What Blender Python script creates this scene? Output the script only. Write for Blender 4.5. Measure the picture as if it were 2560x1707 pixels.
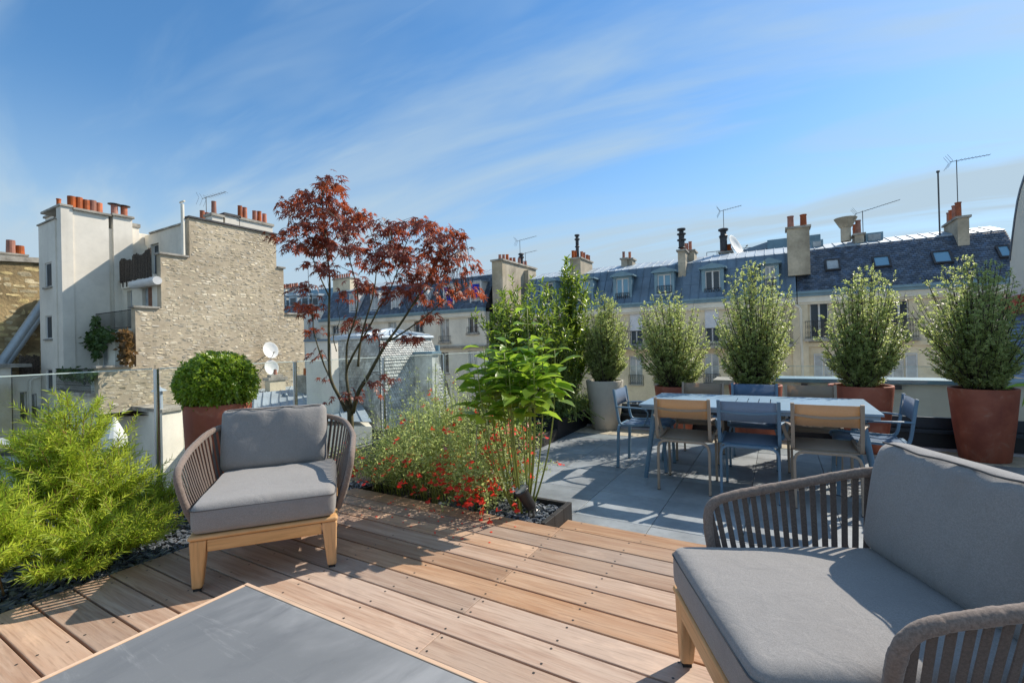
import bpy, bmesh, math, random
import numpy as np
from mathutils import Vector, Matrix

for o in list(bpy.data.objects):
    bpy.data.objects.remove(o, do_unlink=True)
SC = bpy.context.scene
COL = SC.collection
rnd = random.Random(7)
PI = math.pi

# ------------------------------------------------------------------ camera
FPX, YAW, PITCH, ROLL = 1150.0, -0.5255, 0.0047, -0.025
CAMZ = 1.2
_cy, _sy, _cp, _sp = math.cos(YAW), math.sin(YAW), math.cos(PITCH), math.sin(PITCH)
_fw = Vector((_sy * _cp, _cy * _cp, _sp)); _rt = Vector((_cy, -_sy, 0)); _up = _rt.cross(_fw)
_cr, _sr = math.cos(ROLL), math.sin(ROLL)
RT = _cr * _rt + _sr * _up; UP = -_sr * _rt + _cr * _up; FW = _fw
cam = bpy.data.cameras.new('camera'); camo = bpy.data.objects.new('camera', cam); COL.objects.link(camo)
cam.sensor_width = 36.0; cam.lens = FPX / 2560 * 36.0; cam.clip_start = 0.05; cam.clip_end = 3000
camo.matrix_world = Matrix(((RT.x, UP.x, -FW.x, 0), (RT.y, UP.y, -FW.y, 0), (RT.z, UP.z, -FW.z, CAMZ), (0, 0, 0, 1)))
SC.camera = camo

# ------------------------------------------------------------------ light
SUN_AZ = math.radians(29.2)      # from +Y towards +X
SUN_EL = math.radians(41.2)
world = bpy.data.worlds.new('World'); SC.world = world; world.use_nodes = True
wt = world.node_tree; wt.nodes.clear()
wo = wt.nodes.new('ShaderNodeOutputWorld'); bg = wt.nodes.new('ShaderNodeBackground')
sky = wt.nodes.new('ShaderNodeTexSky'); sky.sky_type = 'NISHITA'; sky.sun_disc = False
sky.sun_elevation = SUN_EL; sky.sun_rotation = SUN_AZ
sky.altitude = 60; sky.air_density = 1.15; sky.dust_density = 0.2; sky.ozone_density = 2.6
SKY_STRENGTH = 0.105
bg.inputs['Strength'].default_value = SKY_STRENGTH
# thin high cirrus over the blue: noise on the sky direction, projected on a flat cloud layer
tc = wt.nodes.new('ShaderNodeTexCoord')
def wn(t, **kw):
    n = wt.nodes.new(t)
    for k_, v_ in kw.items():
        setattr(n, k_, v_)
    return n
sep = wn('ShaderNodeSeparateXYZ'); wt.links.new(tc.outputs['Generated'], sep.inputs[0])
zc = wn('ShaderNodeMath', operation='MAXIMUM'); zc.inputs[1].default_value = 0.02; wt.links.new(sep.outputs['Z'], zc.inputs[0])
za = wn('ShaderNodeMath', operation='ADD'); za.inputs[1].default_value = 0.16; wt.links.new(zc.outputs[0], za.inputs[0])
dx = wn('ShaderNodeMath', operation='DIVIDE'); dy = wn('ShaderNodeMath', operation='DIVIDE')
wt.links.new(sep.outputs['X'], dx.inputs[0]); wt.links.new(za.outputs[0], dx.inputs[1])
wt.links.new(sep.outputs['Y'], dy.inputs[0]); wt.links.new(za.outputs[0], dy.inputs[1])
cmb = wn('ShaderNodeCombineXYZ'); wt.links.new(dx.outputs[0], cmb.inputs['X']); wt.links.new(dy.outputs[0], cmb.inputs['Y'])
def cloud(rot, scl, nscale, detail, dist, lo, hi, off=(0, 0, 0)):
    mp = wn('ShaderNodeMapping'); mp.inputs['Rotation'].default_value = (0, 0, rot); mp.inputs['Scale'].default_value = scl
    mp.inputs['Location'].default_value = off
    wt.links.new(cmb.outputs[0], mp.inputs['Vector'])
    nz = wn('ShaderNodeTexNoise'); nz.inputs['Scale'].default_value = nscale; nz.inputs['Detail'].default_value = detail
    nz.inputs['Roughness'].default_value = 0.55; nz.inputs['Distortion'].default_value = dist
    wt.links.new(mp.outputs[0], nz.inputs['Vector'])
    mr = wn('ShaderNodeMapRange', interpolation_type='SMOOTHSTEP'); mr.inputs['From Min'].default_value = lo; mr.inputs['From Max'].default_value = hi
    wt.links.new(nz.outputs['Fac'], mr.inputs['Value'])
    return mr.outputs['Result']
c1 = cloud(math.radians(35), (0.30, 1.15, 1), 1.25, 6, 0.8, 0.41, 0.72, (5, 2, 0))
c2 = cloud(math.radians(-20), (0.35, 1.5, 1), 0.9, 5, 1.0, 0.41, 0.72, (7, 3, 0))
c3 = cloud(math.radians(62), (0.24, 1.9, 1), 1.2, 7, 0.9, 0.50, 0.90, (2, 4, 0))
mxc = wn('ShaderNodeMath', operation='MAXIMUM'); wt.links.new(c1, mxc.inputs[0]); wt.links.new(c2, mxc.inputs[1])
mx3 = wn('ShaderNodeMath', operation='MAXIMUM'); wt.links.new(mxc.outputs[0], mx3.inputs[0]); wt.links.new(c3, mx3.inputs[1]); mxc = mx3
# more veil low in the sky
lowv = wn('ShaderNodeMapRange', interpolation_type='SMOOTHSTEP'); lowv.inputs['From Min'].default_value = 0.02; lowv.inputs['From Max'].default_value = 0.46
lowv.inputs['To Min'].default_value = 0.82; lowv.inputs['To Max'].default_value = 0.06
wt.links.new(sep.outputs['Z'], lowv.inputs['Value'])
cmul = wn('ShaderNodeMath', operation='MULTIPLY'); cmul.inputs[1].default_value = 0.72; wt.links.new(mxc.outputs[0], cmul.inputs[0])
cadd = wn('ShaderNodeMath', operation='ADD', use_clamp=True); wt.links.new(cmul.outputs[0], cadd.inputs[0]); wt.links.new(lowv.outputs['Result'], cadd.inputs[1])
CLOUD_COL = (2.1, 2.75, 3.3, 1)
mixc = wn('ShaderNodeMix', data_type='RGBA'); mixc.inputs['B'].default_value = CLOUD_COL
_mi = [s for s in mixc.inputs if s.type == 'RGBA']; _mf = [s for s in mixc.inputs if s.name == 'Factor'][0]
_mi[1].default_value = CLOUD_COL
shs = wn('ShaderNodeHueSaturation'); shs.inputs['Saturation'].default_value = 1.3; shs.inputs['Value'].default_value = 0.71   # clear, polarised blue
wt.links.new(sky.outputs[0], shs.inputs['Color'])
wt.links.new(shs.outputs[0], _mi[0])
wt.links.new(cadd.outputs[0], _mf)
_mo = [s for s in mixc.outputs if s.type == 'RGBA'][0]
wt.links.new(_mo, bg.inputs['Color']); wt.links.new(bg.outputs[0], wo.inputs[0])

sunl = bpy.data.lights.new('sun', 'SUN'); suno = bpy.data.objects.new('sun', sunl); COL.objects.link(suno)
sunl.energy = 2.7; sunl.angle = math.radians(0.5); sunl.color = (1.0, 0.91, 0.78)
SUND = Vector((math.cos(SUN_EL) * math.sin(SUN_AZ), math.cos(SUN_EL) * math.cos(SUN_AZ), math.sin(SUN_EL)))
suno.rotation_euler = SUND.to_track_quat('Z', 'Y').to_euler()
suno.location = SUND * 50

SC.view_settings.view_transform = 'Standard'; SC.view_settings.look = 'None'
SC.view_settings.exposure = 1.15; SC.view_settings.gamma = 1.0; SC.view_settings.use_curve_mapping = False
SC.render.engine = 'CYCLES'
SC.cycles.use_denoising = True
SC.cycles.max_bounces = 8; SC.cycles.diffuse_bounces = 3; SC.cycles.glossy_bounces = 3
SC.cycles.transparent_max_bounces = 12; SC.cycles.transmission_bounces = 4
SC.cycles.caustics_reflective = False; SC.cycles.caustics_refractive = False

# ------------------------------------------------------------------ survey helpers (photo measurements -> metres)
_C = Vector((0, 0, CAMZ))
def ray(u, v):
    return RT * ((u - 1280) / FPX) - UP * ((v - 853.5) / FPX) + FW
def onx(p, X): d = ray(*p); return _C + d * (X / d.x)
def ony(p, Y): d = ray(*p); return _C + d * (Y / d.y)
def onz(p, Z): d = ray(*p); return _C + d * ((Z - CAMZ) / d.z)
def sheet(x0, y0, s): return lambda a, b: (x0 + s * a, y0 + s * b)
FR = sheet(0, 0, 2560 / 2352)
s1 = sheet(0, 450, .35072); s3 = sheet(650, 400, .38259); s5 = sheet(1150, 550, .35072); s6 = sheet(1760, 420, .38259)
sA = sheet(0, 880, .2423); sB = sheet(420, 840, .2168); sC = sheet(700, 640, .22959); sD = sheet(60, 480, .17857)
sE = sheet(1560, 680, .21259)

# ------------------------------------------------------------------ mesh helpers
class MB:
    def __init__(self):
        self.v = []; self.f = []
    def add(self, vs, fs, m=None):
        b = len(self.v)
        if m is not None:
            vs = [m @ Vector(p) for p in vs]
        self.v.extend([tuple(p) for p in vs]); self.f.extend([tuple(b + i for i in f) for f in fs])
        return self
    def box(self, x0, x1, y0, y1, z0, z1, m=None):
        if x0 > x1: x0, x1 = x1, x0
        if y0 > y1: y0, y1 = y1, y0
        if z0 > z1: z0, z1 = z1, z0
        vs = [(x0, y0, z0), (x1, y0, z0), (x1, y1, z0), (x0, y1, z0), (x0, y0, z1), (x1, y0, z1), (x1, y1, z1), (x0, y1, z1)]
        return self.add(vs, [(0, 3, 2, 1), (4, 5, 6, 7), (0, 1, 5, 4), (1, 2, 6, 5), (2, 3, 7, 6), (3, 0, 4, 7)], m)
    def tube(self, path, r, n=8, caps=True, flat=None):
        P = [Vector(p) for p in path]; k = len(P)
        R = r if isinstance(r, (list, tuple)) else [r] * k
        b = len(self.v); prev = None
        for i in range(k):
            t = (P[min(i + 1, k - 1)] - P[max(i - 1, 0)])
            if t.length < 1e-9: t = Vector((0, 0, 1))
            t.normalize()
            if prev is None:
                a = Vector((0, 0, 1)) if abs(t.z) < .9 else Vector((1, 0, 0))
                s = t.cross(a).normalized()
            else:
                s = (prev - t * prev.dot(t))
                s = s.normalized() if s.length > 1e-6 else t.orthogonal().normalized()
            prev = s; w = t.cross(s)
            for j in range(n):
                q = 2 * PI * j / n
                self.v.append(tuple(P[i] + (s * math.cos(q) + w * math.sin(q)) * R[i]))
        for i in range(k - 1):
            for j in range(n):
                a = b + i * n + j; c = b + i * n + (j + 1) % n
                self.f.append((a, c, c + n, a + n))
        if caps:
            self.f.append(tuple(b + j for j in range(n - 1, -1, -1))); self.f.append(tuple(b + (k - 1) * n + j for j in range(n)))
        return self
    def bar(self, path, w, h, side):
        """rectangular section swept along a path; side = fixed direction of the width"""
        P = [Vector(p) for p in path]; k = len(P); b = len(self.v); sd = Vector(side).normalized()
        for i in range(k):
            t = (P[min(i + 1, k - 1)] - P[max(i - 1, 0)]).normalized()
            s = (sd - t * sd.dot(t)).normalized(); u = t.cross(s)
            for (a, c) in ((-1, -1), (1, -1), (1, 1), (-1, 1)):
                self.v.append(tuple(P[i] + s * (a * w / 2) + u * (c * h / 2)))
        for i in range(k - 1):
            for j in range(4):
                a = b + i * 4 + j; c = b + i * 4 + (j + 1) % 4
                self.f.append((a, c, c + 4, a + 4))
        self.f.append((b + 3, b + 2, b + 1, b)); e = b + (k - 1) * 4; self.f.append((e, e + 1, e + 2, e + 3))
        return self
    def lathe(self, prof, n=32, c=(0, 0, 0)):
        b = len(self.v); k = len(prof)
        for (r, z) in prof:
            for j in range(n):
                q = 2 * PI * j / n
                self.v.append((c[0] + r * math.cos(q), c[1] + r * math.sin(q), c[2] + z))
        for i in range(k - 1):
            for j in range(n):
                a = b + i * n + j; d = b + i * n + (j + 1) % n
                self.f.append((a, d, d + n, a + n))
        return self
    def cyl(self, p0, p1, r0, r1=None, n=10):
        return self.tube([p0, p1], [r0, r0 if r1 is None else r1], n)
    def prism(self, poly, ext):
        """closed polygon of 3-D points extruded by ext"""
        n = len(poly); e = Vector(ext); P = [Vector(p) for p in poly]
        nrm = Vector((0, 0, 0))
        for i in range(n):
            nrm += P[i].cross(P[(i + 1) % n])
        if nrm.dot(e) > 0: P = P[::-1]
        vs = P + [p + e for p in P]
        fs = [tuple(range(n)), tuple(range(2 * n - 1, n - 1, -1))] + [((i + 1) % n, i, i + n, (i + 1) % n + n) for i in range(n)]
        return self.add(vs, fs)
    def mesh(self, name, shift=None, smooth=False):
        me = bpy.data.meshes.new(name)
        v = self.v if shift is None else [(p[0] - shift[0], p[1] - shift[1], p[2] - shift[2]) for p in self.v]
        me.from_pydata(v, [], self.f)
        if smooth: me.polygons.foreach_set('use_smooth', [True] * len(self.f))
        me.update()
        return me
    def build(self, name, mat, parent=None, shift=None, smooth=False, bevel=0, loc=None, auto=None, seg=2, kind=None):
        return link(name, self.mesh(name, shift, smooth), mat, parent, loc, bevel, auto, seg, kind)

def link(name, me, mat, parent=None, loc=None, bevel=0, auto=None, seg=2, kind=None):
    o = bpy.data.objects.new(name, me); COL.objects.link(o)
    if mat is not None and not me.materials: me.materials.append(mat)
    if parent is not None: o.parent = parent
    if loc is not None: o.location = loc
    if bevel:
        b = o.modifiers.new('bevel', 'BEVEL'); b.width = bevel; b.segments = seg; b.limit_method = 'ANGLE'; b.angle_limit = math.radians(40)
    if kind: o['kind'] = kind
    return o
def tag(o, label=None, cat=None, group=None, kind=None):
    if label: o['label'] = label
    if cat: o['category'] = cat
    if group: o['group'] = group
    if kind: o['kind'] = kind
    return o
def thing(name, label, cat, loc=(0, 0, 0), rz=0.0, group=None):
    o = bpy.data.objects.new(name, None); COL.objects.link(o)
    o.empty_display_size = 0.1; o.location = loc; o.rotation_euler = (0, 0, rz)
    return tag(o, label, cat, group)
def copy_tree(o, parent=None):
    c = o.copy(); COL.objects.link(c)
    if parent is not None: c.parent = parent
    for ch in KIDS.get(o.name, []):
        copy_tree(ch, c)
    return c
KIDS = {}
def index_kids(roots):
    """children lists of prototypes (no depsgraph needed)"""
    allo = list(bpy.data.objects)
    KIDS.clear()
    for q in allo:
        if q.parent is not None:
            KIDS.setdefault(q.parent.name, []).append(q)

def arr_mesh(name, V, faces_n, Fi, smooth=False):
    """V (n,3) array, faces all of size faces_n, Fi (m,faces_n)"""
    me = bpy.data.meshes.new(name)
    V = np.asarray(V, dtype=np.float32); Fi = np.asarray(Fi, dtype=np.int32)
    m = len(Fi)
    me.vertices.add(len(V)); me.vertices.foreach_set('co', V.ravel())
    me.loops.add(m * faces_n); me.loops.foreach_set('vertex_index', Fi.ravel())
    me.polygons.add(m); me.polygons.foreach_set('loop_start', np.arange(0, m * faces_n, faces_n, dtype=np.int32))
    me.polygons.foreach_set('loop_total', np.full(m, faces_n, dtype=np.int32))
    if smooth: me.polygons.foreach_set('use_smooth', np.ones(m, dtype=bool))
    me.update(calc_edges=True); me.validate()
    return me

# ------------------------------------------------------------------ materials
def newmat(name):
    m = bpy.data.materials.new(name); m.use_nodes = True
    nt = m.node_tree; p = nt.nodes['Principled BSDF']
    return m, nt, p
def node(nt, t, **kw):
    n = nt.nodes.new(t)
    for k_, v_ in kw.items():
        if k_ in ('ins',):
            for a, b in v_.items(): n.inputs[a].default_value = b
        else: setattr(n, k_, v_)
    return n
def rgb(c): return (c[0], c[1], c[2], 1.0)
def mixrgb(nt, a, b, fac, blend='MIX'):
    m = nt.nodes.new('ShaderNodeMix'); m.data_type = 'RGBA'; m.blend_type = blend
    ins = [s for s in m.inputs if s.type == 'RGBA']; f = [s for s in m.inputs if s.type == 'VALUE'][0]
    for s, x in ((ins[0], a), (ins[1], b)):
        if isinstance(x, (tuple, list)): s.default_value = rgb(x)
        else: nt.links.new(x, s)
    if isinstance(fac, (int, float)): f.default_value = fac
    else: nt.links.new(fac, f)
    return [s for s in m.outputs if s.type == 'RGBA'][0]
def maprange(nt, x, a, b, c=0.0, d=1.0, smooth=False):
    r = node(nt, 'ShaderNodeMapRange', interpolation_type='SMOOTHSTEP' if smooth else 'LINEAR')
    for k_, v_ in (('From Min', a), ('From Max', b), ('To Min', c), ('To Max', d)): r.inputs[k_].default_value = v_
    nt.links.new(x, r.inputs['Value']); return r.outputs['Result']
def coords(nt, scale=(1, 1, 1), rand_off=False, geo=False, rot=(0, 0, 0)):
    mp = node(nt, 'ShaderNodeMapping'); mp.inputs['Scale'].default_value = scale; mp.inputs['Rotation'].default_value = rot
    if geo:
        g = node(nt, 'ShaderNodeNewGeometry'); nt.links.new(g.outputs['Position'], mp.inputs['Vector'])
    else:
        t = node(nt, 'ShaderNodeTexCoord'); nt.links.new(t.outputs['Object'], mp.inputs['Vector'])
    if rand_off:
        oi = node(nt, 'ShaderNodeObjectInfo'); ml = node(nt, 'ShaderNodeMath', operation='MULTIPLY'); ml.inputs[1].default_value = 37.0
        nt.links.new(oi.outputs['Random'], ml.inputs[0])
        cb = node(nt, 'ShaderNodeCombineXYZ')
        for i in range(3): nt.links.new(ml.outputs[0], cb.inputs[i])
        nt.links.new(cb.outputs[0], mp.inputs['Location'])
    return mp.outputs[0]
def noise(nt, vec, scale, detail=4, rough=.55, dist=0):
    n = node(nt, 'ShaderNodeTexNoise'); n.inputs['Scale'].default_value = scale; n.inputs['Detail'].default_value = detail
    n.inputs['Roughness'].default_value = rough; n.inputs['Distortion'].default_value = dist
    nt.links.new(vec, n.inputs['Vector']); return n.outputs['Fac']
def bump(nt, p, h, strength, dist=.01):
    b = node(nt, 'ShaderNodeBump'); b.inputs['Strength'].default_value = strength; b.inputs['Distance'].default_value = dist
    nt.links.new(h, b.inputs['Height']); nt.links.new(b.outputs[0], p.inputs['Normal'])
def dk(c, f): return tuple(min(1, x * f) for x in c)

def plain(name, col, rough=.6, metal=0.0, var=.18, scale=3.0, bmp=0.0, bscale=60.0, rand=0.0, island=0.0, spec=.5, geo=False, col2=None, detail=5, bdist=.01, rand_off=False, streak=0.0):
    """base colour with two octaves of mottling, optional per-object / per-piece tint and fine relief"""
    m, nt, p = newmat(name)
    vec = coords(nt, geo=geo, rand_off=rand_off)
    n1 = noise(nt, vec, scale, detail)
    c2 = col2 if col2 is not None else dk(col, 1 - var * 1.6)
    c = mixrgb(nt, c2, dk(col, 1 + var * .5), maprange(nt, n1, .3, .7, smooth=True))
    n2 = noise(nt, vec, scale * 9, 3)
    c = mixrgb(nt, c, mixrgb(nt, c, (0, 0, 0), 1.0, 'MIX'), maprange(nt, n2, .45, .8, 0, var * .9))
    if streak:
        sv_ = noise(nt, coords(nt, (1.6, 1.6, .12), geo=True), 1.0, 6, .6)
        c = mixrgb(nt, c, dk(col, .55), maprange(nt, sv_, .52, .78, 0, streak, True))
        sw_ = noise(nt, coords(nt, (.22, .22, .3), geo=True), 1.0, 5, .6)
        c = mixrgb(nt, c, (col[0] * .8, col[1] * .74, col[2] * .62), maprange(nt, sw_, .48, .7, 0, streak, True))
    if rand or island:
        if island:
            g = node(nt, 'ShaderNodeNewGeometry'); src = g.outputs['Random Per Island']; amt = island
        else:
            g = node(nt, 'ShaderNodeObjectInfo'); src = g.outputs['Random']; amt = rand
        hs = node(nt, 'ShaderNodeHueSaturation')
        nt.links.new(maprange(nt, src, 0, 1, 1 - amt, 1 + amt), hs.inputs['Value'])
        w = node(nt, 'ShaderNodeTexWhiteNoise', noise_dimensions='1D'); nt.links.new(src, w.inputs['W'])
        nt.links.new(maprange(nt, w.outputs['Value'], 0, 1, 1 - amt * .9, 1 + amt * .6), hs.inputs['Saturation'])
        nt.links.new(c, hs.inputs['Color']); c = hs.outputs[0]
    nt.links.new(c, p.inputs['Base Color'])
    p.inputs['Roughness'].default_value = rough; p.inputs['Metallic'].default_value = metal
    p.inputs['Specular IOR Level'].default_value = spec
    if bmp:
        bump(nt, p, noise(nt, vec, bscale, 4), bmp, bdist)
    return m

def leafmat(name, col, col2, trans, rough=.42, tfac=.42, src='island', spec=.4):
    m, nt, p = newmat(name)
    if src == 'island':
        g = node(nt, 'ShaderNodeNewGeometry'); r = g.outputs['Random Per Island']
    else:
        g = node(nt, 'ShaderNodeObjectInfo'); r = g.outputs['Random']
    c = mixrgb(nt, col, col2, r)
    w = node(nt, 'ShaderNodeTexWhiteNoise', noise_dimensions='1D'); nt.links.new(r, w.inputs['W'])
    hs = node(nt, 'ShaderNodeHueSaturation'); nt.links.new(c, hs.inputs['Color'])
    nt.links.new(maprange(nt, w.outputs['Value'], 0, 1, .75, 1.3), hs.inputs['Value'])
    nt.links.new(hs.outputs[0], p.inputs['Base Color']); p.inputs['Roughness'].default_value = rough
    p.inputs['Specular IOR Level'].default_value = spec
    t = node(nt, 'ShaderNodeBsdfTranslucent')
    hs2 = node(nt, 'ShaderNodeHueSaturation'); hs2.inputs['Color'].default_value = rgb(trans)
    nt.links.new(maprange(nt, w.outputs['Value'], 0, 1, .75, 1.3), hs2.inputs['Value'])
    nt.links.new(hs2.outputs[0], t.inputs['Color'])
    mx = node(nt, 'ShaderNodeMixShader'); mx.inputs[0].default_value = tfac
    nt.links.new(p.outputs[0], mx.inputs[1]); nt.links.new(t.outputs[0], mx.inputs[2])
    nt.links.new(mx.outputs[0], nt.nodes['Material Output'].inputs['Surface'])
    return m

def woodmat(name, c1, c2, c3, axis='X', rough=.55, gscale=1.0, bmp=.25, rand=.22, satr=None):
    satr = rand if satr is None else satr
    m, nt, p = newmat(name)
    sc = {'X': (1.2, 22, 22), 'Y': (22, 1.2, 22), 'Z': (22, 22, 1.2)}[axis]
    vec = coords(nt, tuple(s * gscale for s in sc), rand_off=True)
    n1 = noise(nt, vec, 1.0, 6, .6, 1.3)
    fine = noise(nt, coords(nt, tuple(s * gscale * 5 for s in sc), rand_off=True), 1.0, 3)
    c = mixrgb(nt, c1, c2, maprange(nt, n1, .32, .68, smooth=True))
    broad = noise(nt, coords(nt, (1.6, 2.2, 2.2), rand_off=True), 1.0, 3)
    c = mixrgb(nt, c, c3, maprange(nt, broad, .42, .72, 0, .8, True))
    c = mixrgb(nt, c, dk(c1, .45), maprange(nt, fine, .5, .8, 0, .55))
    worn = noise(nt, coords(nt, (2.2, 7, 7), rand_off=True), 1.0, 5, .65)
    c = mixrgb(nt, c, dk(c2, 1.28), maprange(nt, worn, .56, .72, 0, .55, True))
    oi = node(nt, 'ShaderNodeObjectInfo'); hs = node(nt, 'ShaderNodeHueSaturation')
    nt.links.new(maprange(nt, oi.outputs['Random'], 0, 1, 1 - rand, 1 + rand), hs.inputs['Value'])
    w = node(nt, 'ShaderNodeTexWhiteNoise', noise_dimensions='1D'); nt.links.new(oi.outputs['Random'], w.inputs['W'])
    nt.links.new(maprange(nt, w.outputs['Value'], 0, 1, 1 - satr * 1.3, 1 + satr), hs.inputs['Saturation'])
    nt.links.new(c, hs.inputs['Color']); nt.links.new(hs.outputs[0], p.inputs['Base Color'])
    p.inputs['Roughness'].default_value = rough; p.inputs['Specular IOR Level'].default_value = .35
    bump(nt, p, fine, bmp, .002)
    return m

def fabricmat(name, col, sc=900, rough=.9, var=.25, trans=None, tfac=.0):
    m, nt, p = newmat(name)
    vec = coords(nt)
    n1 = noise(nt, vec, sc * .25, 2, .8); n2 = noise(nt, vec, 7, 3)
    nb = noise(nt, coords(nt, (1, 1, 4)), sc * .12, 2)
    c = mixrgb(nt, dk(col, 1 - var), dk(col, 1 + var * .8), maprange(nt, n1, .35, .65))
    nc = noise(nt, vec, 190, 2, .8)
    c = mixrgb(nt, c, dk(col, .72), maprange(nt, nc, .50, .70, 0, .55))
    c = mixrgb(nt, c, dk(col, 1.3), maprange(nt, nc, .46, .30, 0, .45))
    c = mixrgb(nt, c, dk(col, 1.25), maprange(nt, nb, .55, .75, 0, .5))
    c = mixrgb(nt, c, dk(col, .82), maprange(nt, n2, .45, .75, 0, .5, True))
    nt.links.new(c, p.inputs['Base Color']); p.inputs['Roughness'].default_value = rough
    p.inputs['Specular IOR Level'].default_value = .2
    p.inputs['Sheen Weight'].default_value = .25; p.inputs['Sheen Roughness'].default_value = .5
    wv = noise(nt, vec, 11, 3, .5, 1.2)
    hsum = node(nt, 'ShaderNodeMath', operation='MULTIPLY_ADD'); hsum.inputs[1].default_value = 6.0; nt.links.new(wv, hsum.inputs[0]); nt.links.new(n1, hsum.inputs[2])
    bump(nt, p, hsum.outputs[0], .5, .0016)
    if trans is not None:
        t = node(nt, 'ShaderNodeBsdfTranslucent'); t.inputs['Color'].default_value = rgb(trans)
        mx = node(nt, 'ShaderNodeMixShader'); mx.inputs[0].default_value = tfac
        nt.links.new(p.outputs[0], mx.inputs[1]); nt.links.new(t.outputs[0], mx.inputs[2])
        nt.links.new(mx.outputs[0], nt.nodes['Material Output'].inputs['Surface'])
    return m

def glassmat(name, tint=(.93, .97, .96), haze=.05, refl=1.0):
    """sheet glass: see-through, a little dusty, mirror-like at glancing angles"""
    m, nt, p = newmat(name)
    tr = node(nt, 'ShaderNodeBsdfTransparent'); tr.inputs['Color'].default_value = rgb(tint)
    gl = node(nt, 'ShaderNodeBsdfGlossy'); gl.inputs['Roughness'].default_value = .02; gl.inputs['Color'].default_value = rgb((refl,) * 3)
    lw = node(nt, 'ShaderNodeLayerWeight'); pw = node(nt, 'ShaderNodeMath', operation='POWER'); pw.inputs[1].default_value = 4.5
    nt.links.new(lw.outputs['Facing'], pw.inputs[0])
    m1 = node(nt, 'ShaderNodeMixShader'); nt.links.new(maprange(nt, pw.outputs[0], 0, 1, .025, .45), m1.inputs[0])
    nt.links.new(tr.outputs[0], m1.inputs[1]); nt.links.new(gl.outputs[0], m1.inputs[2])
    df = node(nt, 'ShaderNodeBsdfDiffuse'); df.inputs['Color'].default_value = (.75, .8, .8, 1)
    m2 = node(nt, 'ShaderNodeMixShader')
    nz = noise(nt, coords(nt), 2.5, 4)
    nt.links.new(maprange(nt, nz, .3, .8, haze * .4, haze * 1.4), m2.inputs[0])
    nt.links.new(m1.outputs[0], m2.inputs[1]); nt.links.new(df.outputs[0], m2.inputs[2])
    nt.links.new(m2.outputs[0], nt.nodes['Material Output'].inputs['Surface'])
    return m
def panemat(name, col=(.03, .05, .07), rough=.05):
    """window pane of a far house: dark room behind, mirror of the sky"""
    m, nt, p = newmat(name)
    p.inputs['Base Color'].default_value = rgb(col); p.inputs['Roughness'].default_value = rough
    p.inputs['Specular IOR Level'].default_value = .5
    return m

# ================================================================== materials used on the terrace
m_deck = woodmat('deck_wood', (.36, .215, .138), (.49, .342, .242), (.42, .30, .225), 'X', .62, 1.0, .35, .19)
m_deckend = plain('deck_joist', (.26, .10, .04), .8, var=.3)
m_screw = plain('screw_steel', (.05, .045, .04), .5)
m_teak = woodmat('teak_frame', (.60, .33, .135), (.69, .41, .19), (.64, .37, .17), 'X', .45, .8, .08, .04)
m_teakz = woodmat('teak_leg', (.60, .33, .135), (.69, .41, .19), (.64, .37, .17), 'Z', .45, .8, .08, .04)
m_tile = plain('slate_tile', (.285, .315, .34), .5, var=.2, scale=2.2, bmp=.12, bscale=220, rand=.13, rand_off=True, spec=.5)
m_grout = plain('tile_bed', (.03, .032, .035), .9)
m_tan = plain('stone_coping', (.56, .47, .35), .8, var=.2, scale=6, bmp=.2, rand=.08, rand_off=True)
m_slatechip = plain('slate_chip', (.14, .16, .19), .38, var=.2, scale=30, island=.45, spec=.7)
m_soil = plain('soil', (.035, .028, .022), .95, var=.4, scale=20, bmp=.6, bscale=50)
m_blacktimber = woodmat('black_timber', (.022, .021, .022), (.035, .033, .032), (.03, .028, .028), 'Z', .7, 1, .4, .15)
m_blackmetal = plain('black_planter', (.012, .013, .018), .45)
m_darkmetal = plain('dark_steel', (.035, .045, .06), .4, metal=.3)
m_whitestrip = plain('white_strip', (.55, .53, .56), .7)
m_steel = plain('brushed_steel', (.55, .55, .55), .25, metal=1.0, var=.05)
m_glass = glassmat('railing_glass', (.965, .985, .98), .005)
m_glassedge = plain('glass_edge', (.62, .74, .72), .15, var=.05)
def terracotta():
    m, nt, p = newmat('terracotta')
    vec = coords(nt, (1, 1, 1), rand_off=True)
    c = mixrgb(nt, (.26, .06, .032), (.39, .105, .055), maprange(nt, noise(nt, vec, 3.5, 5, .6), .35, .65, smooth=True))
    c = mixrgb(nt, c, (.42, .22, .15), maprange(nt, noise(nt, vec, 7, 6, .7, .6), .54, .74, 0, .55, True))       # lime bloom
    c = mixrgb(nt, c, (.15, .045, .03), maprange(nt, noise(nt, coords(nt, (9, 9, 1.2), rand_off=True), 1.0, 4), .52, .75, 0, .5, True))
    nt.links.new(c, p.inputs['Base Color']); p.inputs['Roughness'].default_value = .66
    bump(nt, p, noise(nt, vec, 45, 5), .3, .004); return m
m_terracotta = terracotta()
m_beigepot = plain('beige_pot', (.52, .47, .40), .75, var=.08, scale=3, bmp=.15, bscale=40)

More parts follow.
